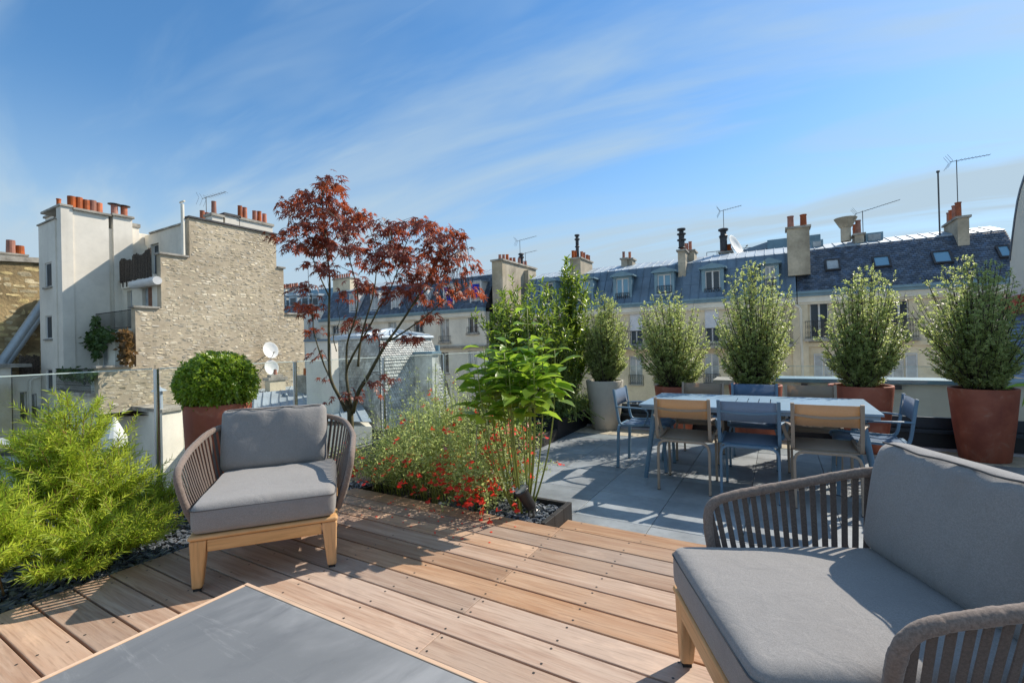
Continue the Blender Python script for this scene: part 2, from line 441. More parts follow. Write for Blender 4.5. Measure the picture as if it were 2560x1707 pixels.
# ================================================================== the terrace (setting)
deck = thing('deck', None, None); deck['kind'] = 'structure'
MB().box(-3.19, 3.2, -2.3, 2.715, -.30, -.034).build('deck_frame', m_deckend, deck)
DX0, DX1, BUTT, PITCHB = -3.18, 3.2, -1.25, .1515
scr = MB()
def screw(x, y, z=0.0):
    n = 7
    vs = [(x, y, z + .0012)] + [(x + .0055 * math.cos(2 * PI * j / n), y + .0055 * math.sin(2 * PI * j / n), z + .0012) for j in range(n)]
    scr.add(vs, [(0, j + 1, (j + 1) % n + 1) for j in range(n)])
for k_ in range(-19, 14):
    ya = .750 + PITCHB * (k_ - 1) + .0050; yb = .750 + PITCHB * k_ - .0050
    if k_ == 13: yb = 2.725
    segs = []
    if k_ % 2 == 1: segs = [(DX0, BUTT - .0012), (BUTT + .0012, 1.15), (1.153, DX1)]
    else: segs = [(DX0, -2.45 + .0), (-2.4475, -.05), (-.0475, DX1)]
    if k_ % 2 == 0: segs = [(DX0, .0), (.0025, DX1)]
    for (xa, xb) in segs:
        cx, cyy = (xa + xb) / 2, (ya + yb) / 2
        MB().box(xa - cx, xb - cx, ya - cyy, yb - cyy, -.0125, .0125).build('plank', m_deck, deck, loc=(cx, cyy, -.0125), bevel=.0035, seg=2)
        xs = [xa + .022, xb - .022] + [j * .45 + .10 for j in range(-8, 8) if xa + .12 < j * .45 + .10 < xb - .12]
        for x in xs:
            for y in (ya + .024, yb - .024):
                screw(x + rnd.uniform(-.003, .003), y + rnd.uniform(-.003, .003))
# lower tread along the tiles
for (ya, yb) in ((2.735, 2.935), (2.945, 3.105)):
    for (xa, xb) in ((-1.365, .9), (.903, 3.2)):
        cx, cyy = (xa + xb) / 2, (ya + yb) / 2
        MB().box(xa - cx, xb - cx, ya - cyy, yb - cyy, -.0125, .0125).build('plank', m_deck, deck, loc=(cx, cyy, -.1075), bevel=.003)
        for j in range(-3, 8):
            x = j * .45 + .1
            if xa + .05 < x < xb:
                screw(x, ya + .025, -.095); screw(x, yb - .025, -.095)
MB().box(-1.365, 3.2, 2.73, 3.098, -.30, -.122).build('tread_frame', m_deckend, deck)
scr.build('deck_screw', m_screw, deck, kind='stuff')

paving = thing('paving', None, None, (0, 0, -.15)); paving['kind'] = 'structure'
MB().box(-3.0, 4.4, 2.72, 6.55, -.20, -.024).build('paving_bed', m_grout, paving)
TX, TY, TP, TQ = -1.43, 3.378, .594, .613
tile_mesh = MB().box(-TP / 2 + .0022, TP / 2 - .0022, -TQ / 2 + .0022, TQ / 2 - .0022, -.02, 0).mesh('paving_tile')
tile_mesh.materials.append(m_tile)
for i in range(-3, 10):
    for j in range(-1, 5):
        x = TX + TP * (i + .5); y = TY + TQ * (j + .5)
        if x < -2.0 and y < 3.6: continue
        if x + TP / 2 > 4.4: continue
        link('paving_tile', tile_mesh, m_tile, paving, (x, y, rnd.uniform(-.0008, .0008)), bevel=.0015, seg=1)
coping = thing('terrace_edge', None, None, (0, 6.75, -.15)); coping['kind'] = 'structure'
for i in range(9):
    xa = -3.0 + i * .82
    MB().box(0, .815, -.297, .297, -.2, .003).build('coping_slab', m_tan, coping, loc=(xa, 0, rnd.uniform(0, .002)), bevel=.003, seg=1)

# planted bed with its timber edge
bed = thing('planting_bed', None, None, (-3.4, 3, -.1)); bed['kind'] = 'structure'
def bedbox(name, x0, x1, y0, y1, z0, z1, m, **kw):
    return MB().box(x0 + 3.4, x1 + 3.4, y0 - 3, y1 - 3, z0 + .1, z1 + .1).build(name, m, bed, **kw)
bedbox('bed_soil', -4.56, -3.195, -2.3, 3.0, -.35, -.045, m_soil)
bedbox('bed_soil', -4.56, -2.93, 3.0, 8.4, -.35, -.047, m_soil)
bedbox('bed_soil', -2.93, -1.41, 2.735, 3.155, -.35, -.043, m_soil)
bedbox('bed_soil', -2.93, -2.73, 3.155, 5.75, -.35, -.049, m_soil)
# upright black edging boards
def edging(pts, z0, z1, step=.145):
    for (a, b) in zip(pts[:-1], pts[1:]):
        a = Vector(a); b = Vector(b); d = b - a; n = max(1, round(d.length / step))
        for i in range(n):
            p = a + d * (i / n); q = a + d * ((i + 1) / n)
            c = (p + q) / 2; L = (q - p).length - .002
            o = MB().box(-L / 2, L / 2, -.018, .018, z0, z1).build('edging_board', m_blacktimber, bed, loc=(c.x + 3.4, c.y - 3, .1), bevel=.002, seg=1)
            o.rotation_euler = (0, 0, math.atan2(d.y, d.x))
edging([(-1.385, 2.735), (-1.385, 3.19)], -.15, .006)
edging([(-1.405, 3.172), (-2.70, 3.172), (-2.70, 5.82)], -.15, .004)
MB().box(.09, .12, 0, 5.3, .0, .055).build('bed_liner', m_blackmetal, bed, loc=(-1.27, -5.3, 0))

# slate chips: thin broken flakes lying on the beds
def chips(name, areas, n, smin, smax, z, seed):
    r = np.random.RandomState(seed); V = []; F = []
    tot = sum((a[1] - a[0]) * (a[3] - a[2]) for a in areas)
    for (x0, x1, y0, y1) in areas:
        k = int(n * (x1 - x0) * (y1 - y0) / tot)
        for _ in range(k):
            s = r.uniform(smin, smax); q = r.uniform(0, 2 * PI)
            ang = np.sort(r.uniform(0, 2 * PI, 5)); rr = r.uniform(.6, 1.1, 5)
            px = np.cos(ang) * rr * s; py = np.sin(ang) * rr * s * r.uniform(.5, .9)
            tx, ty = r.normal(0, .28, 2)
            cx, cyy, cz = r.uniform(x0, x1), r.uniform(y0, y1), z + r.uniform(0, .022)
            X = cx + px * math.cos(q) - py * math.sin(q); Y = cyy + px * math.sin(q) + py * math.cos(q)
            Z = cz + px * tx + py * ty; th = s * .16
            b = len(V)
            for i in range(5): V.append((X[i], Y[i], Z[i] + th))
            for i in range(5): V.append((X[i], Y[i], Z[i] - th))
            F.append((b, b + 1, b + 2, b + 3, b + 4))
            for i in range(5): F.append((b + (i + 1) % 5, b + i, b + 5 + i, b + 5 + (i + 1) % 5))
    mb = MB(); mb.v = V; mb.f = F
    o = mb.build(name, m_slatechip); o['kind'] = 'stuff'
    return o
tag(chips('slate_gravel', [(-4.4, -3.2, .2, 2.9), (-2.3, -1.41, 2.75, 3.15)], 9500, .012, .036, -.04, 3), 'broken dark slate chips mulching the planting beds', 'gravel')

# ================================================================== glass railings
gr = thing('glass_railing', 'frameless glass railing with round steel posts beside the slate gravel', 'railing', (-4.6, 1.87, 0))
for i in range(-2, 5):
    y = i * 1.3
    MB().cyl((0, 0, -.16), (0, 0, 1.06), .021, n=14).cyl((0, 0, -.16), (0, 0, -.145), .05, n=14).build('post', m_steel, gr, loc=(0, y, 0), smooth=False)
    a, b = y + .03, y + 1.27
    if i < 4:
        MB().box(-.006, .006, a, b, -.02, 1.058).build('glass_pane', m_glass, gr)
        MB().box(-.0065, .0065, a, b, 1.059, 1.067).build('glass_edge', m_glassedge, gr)
        MB().box(-.008, .008, a, b, -.034, -.022).build('base_rail', m_steel, gr)
MB().box(-.15, .12, -3.2, 6.5, -.5, -.165).build('kerb', m_darkmetal, gr)

par = thing('glass_parapet', 'low glass parapet on a dark steel base behind the terracotta pots', 'railing', (0, 7.05, -.15))
PX = [-4.6, -3.0, -1.45, .18, 1.81, 3.44, 5.07]
for a, b in zip(PX[:-1], PX[1:]):
    MB().box(a + .006, b - .006, .014, .026, .30, .958).build('glass_pane', m_glass, par)
    MB().box(a + .006, b - .006, .0135, .0265, .959, .966).build('glass_edge', m_glassedge, par)
    for z in (.50, .60, .42):
        MB().cyl((b - .05, .005, z), (b - .05, .035, z), .012, n=10).build('clamp_bolt', m_steel, par)
MB().box(-4.6, 5.1, .0, .04, .245, .375).box(-4.6, 5.1, .041, .09, -.4, .36).build('base_profile', m_darkmetal, par, bevel=.003)
MB().box(-4.6, 5.1, -.085, -.002, .20, .243).build('ledge', m_darkmetal, par, bevel=.004)
MB().box(-4.6, 5.1, -.012, -.001, .03, .198).build('base_plate', m_blackmetal, par)
MB().box(-4.6, 5.1, -.09, -.014, -.03, .03).build('skirting', m_whitestrip, par, bevel=.004)

# ================================================================== lounge furniture
m_cush = fabricmat('cushion_fabric', (.265, .254, .247), 2000, .9, .2)
m_strap = fabricmat('woven_strap', (.115, .088, .074), 700)
m_seam = plain('seam', (.10, .098, .10), .9)
m_foot = plain('rubber_foot', (.02, .02, .02), .7)
# rope wrapped round the rim: fine ribs along the tube (object space stripes follow the windings)
m_rope = fabricmat('rope_wrap', (.20, .155, .13), 500)

def cushion(w, d, h, crown, r=.035, n=18, pinch=0.0, wr=0.0, seed=0):
    """upholstered cushion: rounded box, domed faces, optional pinched corners and gathers"""
    q = random.Random(seed)
    bm = bmesh.new(); bmesh.ops.create_cube(bm, size=2.0)
    bmesh.ops.subdivide_edges(bm, edges=bm.edges[:], cuts=n, use_grid_fill=True)
    ph = [q.uniform(0, 6) for _ in range(6)]
    for v in bm.verts:
        x, y, z = v.co
        # denser toward the edges
        f = lambda a: math.copysign(1 - (1 - abs(a)) ** 1.5, a)
        x, y, z = f(x), f(y), f(z)
        X, Y, Z = x * w / 2, y * d / 2, z * h / 2
        ix = max(-w / 2 + r, min(w / 2 - r, X)); iy = max(-d / 2 + r, min(d / 2 - r, Y)); iz = max(-h / 2 + r, min(h / 2 - r, Z))
        dv = Vector((X - ix, Y - iy, Z - iz))
        if dv.length > 1e-6: dv = dv.normalized() * r
        X, Y, Z = ix + dv.x, iy + dv.y, iz + dv.z
        ex = max(0, 1 - (X / (w / 2)) ** 2); ey = max(0, 1 - (Y / (d / 2)) ** 2)
        dome = (ex * ey) ** .6
        Z += crown * dome * (1 if z > 0 else -.35) * min(1, abs(z) * 1.3)
        ez = max(0, 1 - (Z / (h / 2)) ** 2)
        side = .010 * ez
        X += math.copysign(side * ey ** .5, X) * (abs(x) ** 3); Y += math.copysign(side * ex ** .5, Y) * (abs(y) ** 3)
        if pinch:
            cn = (abs(X) / (w / 2)) ** 6 * (abs(Y) / (d / 2)) ** 6
            Z *= 1 - pinch * cn
            Y *= 1 + .035 * (abs(X) / (w / 2)) ** 4; X *= 1 + .02 * (abs(Y) / (d / 2)) ** 4
        if wr and z > 0:
            g = max(0, Y / (d / 2)) ** 2.2
            Z += wr * g * (math.sin(X * 46 + ph[0] + 3 * math.sin(Y * 9 + ph[2])) * .5 + math.sin(X * 27 + ph[1] + Y * 20) * .6) * (1 - (abs(X) / (w / 2)) ** 8)
            Z += wr * .35 * math.sin(X * 9 + Y * 13 + ph[3])
        v.co = (X, Y, Z)
    me = bpy.data.meshes.new('cushion'); bm.to_mesh(me); bm.free()
    me.polygons.foreach_set('use_smooth', [True] * len(me.polygons))
    return me
def spline(P, n):
    """Catmull-Rom through P, n samples"""
    P = [Vector(p) for p in P]; Q = [P[0] * 2 - P[1]] + P + [P[-1] * 2 - P[-2]]
    out = []
    for i in range(n):
        t = i / (n - 1) * (len(P) - 1); k_ = min(int(t), len(P) - 2); t -= k_
        a, b, c, d = Q[k_], Q[k_ + 1], Q[k_ + 2], Q[k_ + 3]
        out.append(.5 * ((2 * b) + (-a + c) * t + (2 * a - 5 * b + 4 * c - d) * t * t + (-a + 3 * b - 3 * c + d) * t ** 3))
    return out
def resample(P, n):
    L = [0]
    for a, b in zip(P[:-1], P[1:]): L.append(L[-1] + (b - a).length)
    out = []; j = 0
    for i in range(n):
        s = L[-1] * i / (n - 1)
        while j < len(L) - 2 and L[j + 1] < s: j += 1
        f = (s - L[j]) / max(1e-9, L[j + 1] - L[j]); out.append(P[j].lerp(P[j + 1], min(1, f)))
    return out

RIM = [(.350, -.21, .27), (.378, -.225, .38), (.410, -.228, .51), (.420, -.20, .565), (.426, -.13, .590), (.432, -.03, .608), (.434, .13, .635), (.385, .34, .688), (.27, .48, .716), (.12, .53, .724)]
RIM = RIM + [(0, .535, .725)] + [(-x, y, z) for x, y, z in RIM[::-1]]
BASE = [(.345, -.24, .262), (.35, -.1, .262), (.35, .1, .262), (.325, .27, .262), (.24, .385, .262), (.1, .42, .262)]
BASE = BASE + [(0, .425, .262)] + [(-x, y, z) for x, y, z in BASE[::-1]]

def lounge_chair(label, loc, rz, seed, group, sl_=1.0, sr_=1.0, dy_=0.0):
    t = thing('lounge_chair', label, 'armchair', loc, rz, group)
    # timber frame: rails, tray edge, legs
    for (x0, x1, y0, y1) in ((-.345, .345, -.375, -.335), (-.345, .345, .36, .40)):
        MB().box(x0 + .079, x1 - .079, -.02, .02, .192, .252).build('rail', m_teak, t, loc=(0, (y0 + y1) / 2, 0), bevel=.006)
    for s in (-1, 1):
        MB().box(-.02, .02, -.3155, .3165, .192, .252).build('rail', m_teak, t, loc=(s * .325, .012, 0), bevel=.006)
    MB().box(-.35, .35, -.382, .42, .2535, .278).build('seat_tray', m_teak, t, bevel=.016, seg=3)
    for sx in (-1, 1):
        for y, tp in ((-.36, -1), (.38, 1)):
            # tapered post flush with the outer faces of the frame, thicker at the top
            xo, yo = sx * .3445, (-.3745 if tp < 0 else .4)
            mbl = MB(); vs = []
            for (w_, d_, ins, z) in ((.046, .044, .006, .012), (.078, .070, .0, .2525)):
                x0_, y0_ = xo - sx * ins, yo - tp * ins
                vs += [(x0_, y0_, z), (x0_ - sx * w_, y0_, z), (x0_ - sx * w_, y0_ - tp * d_, z), (x0_, y0_ - tp * d_, z)]
            fs = [(3, 2, 1, 0), (4, 5, 6, 7), (0, 1, 5, 4), (1, 2, 6, 5), (2, 3, 7, 6), (3, 0, 4, 7)]
            if sx * tp > 0: fs = [f[::-1] for f in fs]
            mbl.add([(a - xo, b - yo, c) for a, b, c in vs], fs)
            lg = mbl.build('leg', m_teakz, t, loc=(xo, yo, 0), bevel=.009, seg=3)
            MB().box(-sx * .012, -sx * .046, -tp * .012, -tp * .044, 0, .0115).build('foot_pad', m_foot, lg)
    RIM_ = [(x * (sr_ if x > 0 else sl_) if abs(x) > .36 else x, y + (dy_ * max(0, min(1, (.4 - y) / .6)) if x > 0 else 0), z) for x, y, z in RIM]
    rim = resample(spline(RIM_, 700), 800); base = resample(spline(BASE, 160), 200)
    # rope-wrapped rim with uneven windings
    q = random.Random(seed)
    fine = resample(spline(RIM_, 400), 620); rr = []
    for i in range(len(fine)):
        rr.append(.0172 + .0009 * abs(math.sin(i * PI / 9.1)) + (.0008 if (i // 9) % 3 == 0 else 0) + q.uniform(-.0003, .0003))
    MB().tube(fine, rr, 10).build('rim', m_rope, t, smooth=True)
    n = 68
    for i in range(n):
        f = (i + .5) / n
        k_ = int(f * 799)
        a = rim[k_]; b = Vector((max(-.347, min(.347, a.x * .80)), max(-.235, a.y * .80), .262))
        td = (rim[min(799, k_ + 8)] - rim[max(0, k_ - 8)])
        if td.z * td.z > .6 * td.length_squared: 
            pass
        td.z *= .3; td.normalize()
        m1 = a.lerp(b, .5) + Vector(((a.x - b.x) * .06, (a.y - b.y) * .06, 0))
        if (a - b).length < .03: continue
        c_ = (a + b) / 2
        MB().bar([p - c_ for p in (a, a.lerp(m1, .5), m1, m1.lerp(b, .5), b)], .0195, .004, td).build('strap', m_strap, t, loc=c_)
    MB().tube(base, .011, 8).build('base_rod', m_rope, t, smooth=True)
    sc = link('seat_cushion', cushion(.672, .775, .15, .016, .034, 22, 0, .006, seed), m_cush, t, (0, .005, .356))
    z = .066; r_ = .034
    loop = []
    hw, hd = .336 + .004, .3875 + .004
    for (cx, cyy, a0) in ((hw - r_, hd - r_, 0), (-hw + r_, hd - r_, 90), (-hw + r_, -hd + r_, 180), (hw - r_, -hd + r_, 270)):
        for j in range(6):
            an = math.radians(a0 + j * 18); loop.append((cx + r_ * math.cos(an), cyy + r_ * math.sin(an), .048))
    loop.append(loop[0])
    MB().tube(loop, .0028, 5, False).build('piping', m_seam, sc, smooth=True)
    bc = link('back_cushion', cushion(.62, .385, .155, .030, .040, 22, .38, .015, seed + 5), m_cush, t, (-.035, .402, .610))
    bc.rotation_euler = (math.radians(77), 0, 0)
    co = np.array([v.co[:] for v in bc.data.vertices]); loop = []
    for x in np.linspace(-.285, .285, 25):          # seam along the front top edge, lying on the cover
        near = co[np.abs(co[:, 0] - x) < .022]; k_ = int(np.argmax(near[:, 1] * .75 + near[:, 2] * .66)); loop.append((float(x), float(near[k_, 1]), float(near[k_, 2])))
    c1_, c2_ = np.polyfit([q[0] for q in loop], [q[1] for q in loop], 2), np.polyfit([q[0] for q in loop], [q[2] for q in loop], 2)
    loop = [(q[0], float(np.polyval(c1_, q[0])) * .5 + q[1] * .5 + .003, float(np.polyval(c2_, q[0])) * .5 + q[2] * .5 + .003) for q in loop]
    loop = [(loop[i][0], sum(q[1] for q in loop[max(0, i - 1):i + 2]) / len(loop[max(0, i - 1):i + 2]) + .001, sum(q[2] for q in loop[max(0, i - 1):i + 2]) / len(loop[max(0, i - 1):i + 2]) + .001) for i in range(25)]
    MB().tube(spline(loop, 60), .0034, 6).build('piping', m_seam, bc, smooth=True)
    return t
lounge_chair('grey-cushioned rope armchair in front of the clipped boxwood pot', (-2.631, 1.665, 0), .884, 4, 'rope lounge chairs on the deck', 1.03, 1.03)
lounge_chair('grey-cushioned rope armchair nearest the camera at lower right', (.126, 1.658, 0), -1.107, 11, 'rope lounge chairs on the deck', .955, .95, .12)

# coffee table
ct = thing('coffee_table', 'low coffee table with grey ceramic top and thin wooden rim', 'coffee table', (-1.0, .40, 0))
def ceramic():
    m, nt, p = newmat('grey_ceramic')
    vec = coords(nt, (1, .55, 1))
    n1 = noise(nt, vec, 1.6, 6, .55, .6); n2 = noise(nt, coords(nt, (1, .35, 1)), 7, 6, .65, .8); n3 = noise(nt, coords(nt), 220, 2)
    c = mixrgb(nt, (.17, .176, .18), (.35, .352, .355), maprange(nt, n1, .40, .60, smooth=True))
    c = mixrgb(nt, c, (.13, .136, .142), maprange(nt, n2, .48, .66, 0, .55, True))
    n4 = noise(nt, coords(nt, (.5, 3.0, 1), rot=(0, 0, .5)), 3.2, 7, .72, .7)
    c = mixrgb(nt, c, (.40, .40, .395), maprange(nt, n4, .55, .70, 0, .55, True))
    c = mixrgb(nt, c, (.40, .41, .42), maprange(nt, n3, .66, .8, 0, .3))
    nt.links.new(c, p.inputs['Base Color']); p.inputs['Roughness'].default_value = .5
    bump(nt, p, n3, .06, .001)
    return m
m_ceramic = ceramic()
MB().box(-.688, .70, -.55, .548, .330, .349).build('table_top', m_ceramic, ct)
m_teakpale = woodmat('teak_edge', (.60, .40, .26), (.72, .50, .34), (.66, .45, .30), 'X', .5, .8, .08, .03)
m_teakpaley = woodmat('teak_edge_side', (.60, .40, .26), (.72, .50, .34), (.66, .45, .30), 'Y', .5, .8, .08, .03)
MB().box(-.703, .715, -.007, .007, .3, .3515).build('edge_band', m_teakpale, ct, loc=(0, .5565, 0), bevel=.002)
MB().box(-.703, .715, -.007, .007, .3, .3515).build('edge_band', m_teakpale, ct, loc=(0, -.5585, 0), bevel=.002)
MB().box(-.007, .007, -.55, .548, .3, .3515).build('edge_band', m_teakpaley, ct, loc=(-.6965, 0, 0), bevel=.002)
MB().box(-.007, .007, -.55, .548, .3, .3515).build('edge_band', m_teakpaley, ct, loc=(.7085, 0, 0), bevel=.002)
for sx in (-.64, .65):
    for sy in (-.5, .5):
        MB().box(-.03, .03, -.03, .03, 0, .3295).build('leg', m_teakz, ct, loc=(sx, sy, 0), bevel=.004)

# ================================================================== dining set
m_blue = plain('blue_lacquer', (.13, .225, .32), .42, var=.06, scale=8)
m_bluetop = plain('blue_tabletop', (.24, .36, .48), .36, var=.07, scale=5)
m_taupe = plain('taupe_lacquer', (.37, .285, .215), .42, var=.06, scale=8)
m_fabblue = fabricmat('blue_mesh', (.13, .22, .36), 900, .7, .15, (.42, .46, .52), .35)
m_fabtaupe = fabricmat('taupe_mesh', (.37, .31, .25), 900, .7, .12, (.80, .56, .26), .36)

def dining_chair(blue):
    mt, mf = (m_blue, m_fabblue) if blue else (m_taupe, m_fabtaupe)
    t = thing('dining_chair', 'x', 'chair', (0, 0, 0), 0, 'chairs round the dining table')
    W2 = .215
    # two U-shaped leg frames (front and rear), rounded shoulders
    for y, lean in ((-.235, -.03), (.235, .03)):
        pts = []
        H = .445
        for s in (-1, 1):
            col = [(s * W2, lean * .5, 0), (s * W2, lean * .25, .2), (s * W2, 0, H - .07), (s * (W2 - .012), 0, H - .03), (s * (W2 - .035), 0, H - .008), (s * (W2 - .07), 0, H)]
            pts += col if s < 0 else col[::-1]
        mb = MB(); k0 = len(pts)
        mb.bar(pts, .030, .020, (0, 1, 0))
        mb.build('leg_frame', mt, t, loc=(0, y, 0), bevel=.003)
        for s in (-1, 1):
            MB().box(-.011, .011, -.016, .016, -.001, .006).build('foot_cap', m_foot, t, loc=(s * W2, y + lean * .5, 0))
    # seat side rails, back posts (one bent tube per side)
    for s in (-1, 1):
        x = s * .222
        p = [(x, .235, .425), (x, .262, .446), (x, .245, .468), (x, .18, .474), (x, 0, .466), (x, -.16, .458), (x, -.205, .468), (x, -.226, .505), (x, -.242, .60), (x, -.275, .832)]
        MB().bar(spline(p, 26), .026, .022, (1, 0, 0)).build('side_rail', mt, t, bevel=.003)
        a = [(x, -.250, .645), (x + s * .02, -.19, .650), (x + s * .052, -.10, .652), (x + s * .062, .03, .650), (x + s * .062, .075, .640), (x + s * .060, .098, .61), (x + s * .05, .088, .555), (x + s * .03, .06, .50), (x + s * .012, .03, .474)]
        MB().bar(spline(a, 26), .028, .014, (1, 0, 0)).build('armrest', mt, t, bevel=.003)
    # slung seat with a rolled front edge, slung back, rear cross bar
    prof = [(-.205, .463), (-.1, .455), (.05, .459), (.17, .472), (.225, .474), (.252, .462), (.262, .44), (.25, .418), (.225, .408)]
    pr_ = spline([(0, y, z) for y, z in prof], 22); mb = MB(); vs = []
    for p in pr_:
        vs += [(-.208, p.y, p.z), (.208, p.y, p.z)]
    mb.add(vs, [(2 * i, 2 * i + 1, 2 * i + 3, 2 * i + 2) for i in range(len(pr_) - 1)])
    so = mb.build('seat', mf, t, smooth=True); md = so.modifiers.new('thick', 'SOLIDIFY'); md.thickness = .003
    mb = MB(); vs = []
    for i in range(9):
        x = -.208 + .416 * i / 8; b_ = -.012 * (1 - (x / .208) ** 2)
        vs += [(x, -.249 + b_, .655), (x, -.272 + b_, .822)]
    mb.add(vs, [(2 * i, 2 * i + 2, 2 * i + 3, 2 * i + 1) for i in range(8)])
    bo = mb.build('backrest', mf, t, smooth=True); md = bo.modifiers.new('thick', 'SOLIDIFY'); md.thickness = .003
    mb = MB(); mb.bar(spline([(-.212, -.262, .738), (-.1, -.292, .730), (0, -.300, .728), (.1, -.292, .730), (.212, -.262, .738)], 12), .02, .012, (0, 0, 1))
    mb.build('crossbar', mt, t, bevel=.002)
    MB().bar([(-.209, -.20, .452), (.209, -.20, .452)], .022, .012, (0, 1, 0)).build('seat_bar', mt, t)
    return t
pb = dining_chair(True); ptp = dining_chair(False)
index_kids(None)
ZT = -.15
spots = [
    (False, -.755, 4.51, 0, 'taupe dining chair on the near side of the table, beside the left end'),
    (True, -.235, 4.515, 0, 'blue dining chair on the near side between two taupe chairs'),
    (False, .295, 4.50, 0.02, 'taupe dining chair on the near side, beside the right end of the table'),
    (False, -.80, 5.62, PI, 'taupe dining chair on the far side in front of the small terracotta pot'),
    (True, -.255, 5.60, PI, 'blue dining chair on the far side between two taupe chairs'),
    (False, .275, 5.58, PI, 'taupe dining chair on the far side, nearest the right end'),
    (True, -1.27, 5.03, -PI / 2, 'blue dining chair at the left end of the table by the beige pot'),
    (True, .655, 4.95, PI / 2, 'blue dining chair at the right end of the table behind the armchair')]
used = {True: False, False: False}
for (bl, x, y, rz, lab) in spots:
    pt_ = pb if bl else ptp
    if used[bl]: o = copy_tree(pt_)
    else: o = pt_; used[bl] = True
    o.location = (x, y, ZT); o.rotation_euler = (0, 0, rz); o['label'] = lab
dt = thing('dining_table', 'long blue metal dining table with slots cut in its centre', 'table', (-.25, 4.945, ZT))
mb = MB(); X0, X1, Y0, Y1 = -.93, .93, -.51, .505
sx = [-.123, -.025, .069, .167]; w = .0045
xs = [X0] + [q for s in sx for q in (s - w, s + w)] + [X1]
for i in range(0, len(xs), 2): mb.box(xs[i], xs[i + 1], Y0, Y1, .722, .74)
for s in sx: mb.box(s - w, s + w, Y0, -.25, .722, .74).box(s - w, s + w, .245, Y1, .722, .74)
mb.build('tabletop', m_bluetop, dt)
MB().box(X0 + .02, X1 - .02, Y0 + .02, Y0 + .045, .69, .721).box(X0 + .02, X1 - .02, Y1 - .045, Y1 - .02, .69, .721).box(X0 + .02, X0 + .045, Y0 + .046, Y1 - .046, .69, .721).box(X1 - .045, X1 - .02, Y0 + .046, Y1 - .046, .69, .721).build('apron', m_bluetop, dt)
for s in (-1, 1):
    for q in (-1, 1):
        a = Vector((s * .80, q * .40, .72)); b = Vector((s * .915, q * .37, 0))
        MB().cyl(b, a, .019, .027, 14).build('leg', m_blue, dt, smooth=False)

# ================================================================== pots
def pot(name, label, loc, rt, rb, h, mat, group):
    t = thing(name, label, 'pot', loc, 0, group)
    MB().lathe([(0, 0), (rb - .01, 0), (rb, .008), (rb + (rt - rb) * .5 + .006, h * .5), (rt, h - .012), (rt - .004, h), (rt - .028, h), (rt - .034, h - .01), (rt - .05, h - .09)], 48).build('pot_body', mat, t, smooth=True)
    MB().lathe([(0, h - .05), (rt * .5, h - .048), (rt - .038, h - .055)], 32).build('soil', m_soil, t)
    return t
GP = 'planters along the parapet'
PZ = -.145
pots = [('beige_pot', 'tall beige planter standing left of the dining table', (-2.35, 6.88, PZ), .285, .205, .745, m_beigepot),
        ('terracotta_pot', 'smallest terracotta pot, behind the left far dining chair', (-1.28, 6.74, PZ), .275, .20, .70, m_terracotta),
        ('terracotta_pot', 'terracotta pot behind the blue far dining chair', (-.28, 6.70, PZ), .31, .23, .74, m_terracotta),
        ('terracotta_pot', 'terracotta pot beyond the right end of the dining table', (.81, 6.70, PZ), .315, .23, .76, m_terracotta),
        ('terracotta_pot', 'largest terracotta pot, at the right edge beside the armchair', (1.85, 6.70, PZ), .275, .20, .755, m_terracotta)]
POTS = [pot(n, l, p, a, b, h, m, GP) for (n, l, p, a, b, h, m) in pots]
pot('terracotta_pot', 'terracotta pot with the boxwood ball behind the armchair', (-3.86, 1.985, -.045), .235, .19, .835, m_terracotta, None)

# black timber trough
bt = thing('black_planter', 'long black trough planter at the left edge of the paving', 'planter', (-2.89, 7.05, -.15))
MB().box(-.30, .20, -1.2, -1.17, 0, .27).build('side_panel', m_blackmetal, bt, bevel=.003)
MB().box(.17, .20, -1.169, 1.0, 0, .27).build('side_panel', m_blackmetal, bt, bevel=.003)
MB().box(-.30, -.27, -1.169, 1.0, 0, .27).build('side_panel', m_blackmetal, bt, bevel=.003)
MB().box(-.269, .169, -1.169, 1.0, .05, .22).build('soil', m_soil, bt)
for y in (-.45, .28):
    MB().box(.2015, .206, y - .004, y + .004, 0, .27).build('joint_strip', m_darkmetal, bt)

# garden spotlight
m_lampblack = plain('black_lamp_body', (.025, .025, .026), .45)
m_lens = plain('lamp_lens', (.35, .36, .37), .15)
sp = thing('garden_spotlight', 'black tilted garden spotlight staked in the slate chips', 'spotlight', (-1.535, 2.86, -.03))
R_ = Matrix.Rotation(math.radians(-28), 4, (FW.x, FW.y, 0)) @ Matrix.Rotation(math.radians(12), 4, (RT.x, RT.y, 0))
mb = MB().lathe([(0, .0), (.036, 0), (.040, .01), (.044, .135), (.056, .14), (.058, .155), (.052, .163), (.047, .155)], 24)
mb.v = [tuple(R_ @ Vector(p) + Vector((.0, 0, .075))) for p in mb.v]; mb.build('housing', m_lampblack, sp, smooth=False)
mb = MB().lathe([(0, .1556), (.048, .1556)], 24); mb.v = [tuple(R_ @ Vector(p) + Vector((0, 0, .082))) for p in mb.v]; mb.build('lens', m_lens, sp)
MB().box(-.022, -.012, -.01, .01, 0, .10).box(.012, .022, -.01, .01, 0, .10).box(-.022, .022, -.012, .012, -.02, .012).build('bracket', m_lampblack, sp)
MB().cyl((0, 0, -.02), (0, 0, -.12), .012, .002, 6).build('stake', m_lampblack, sp)

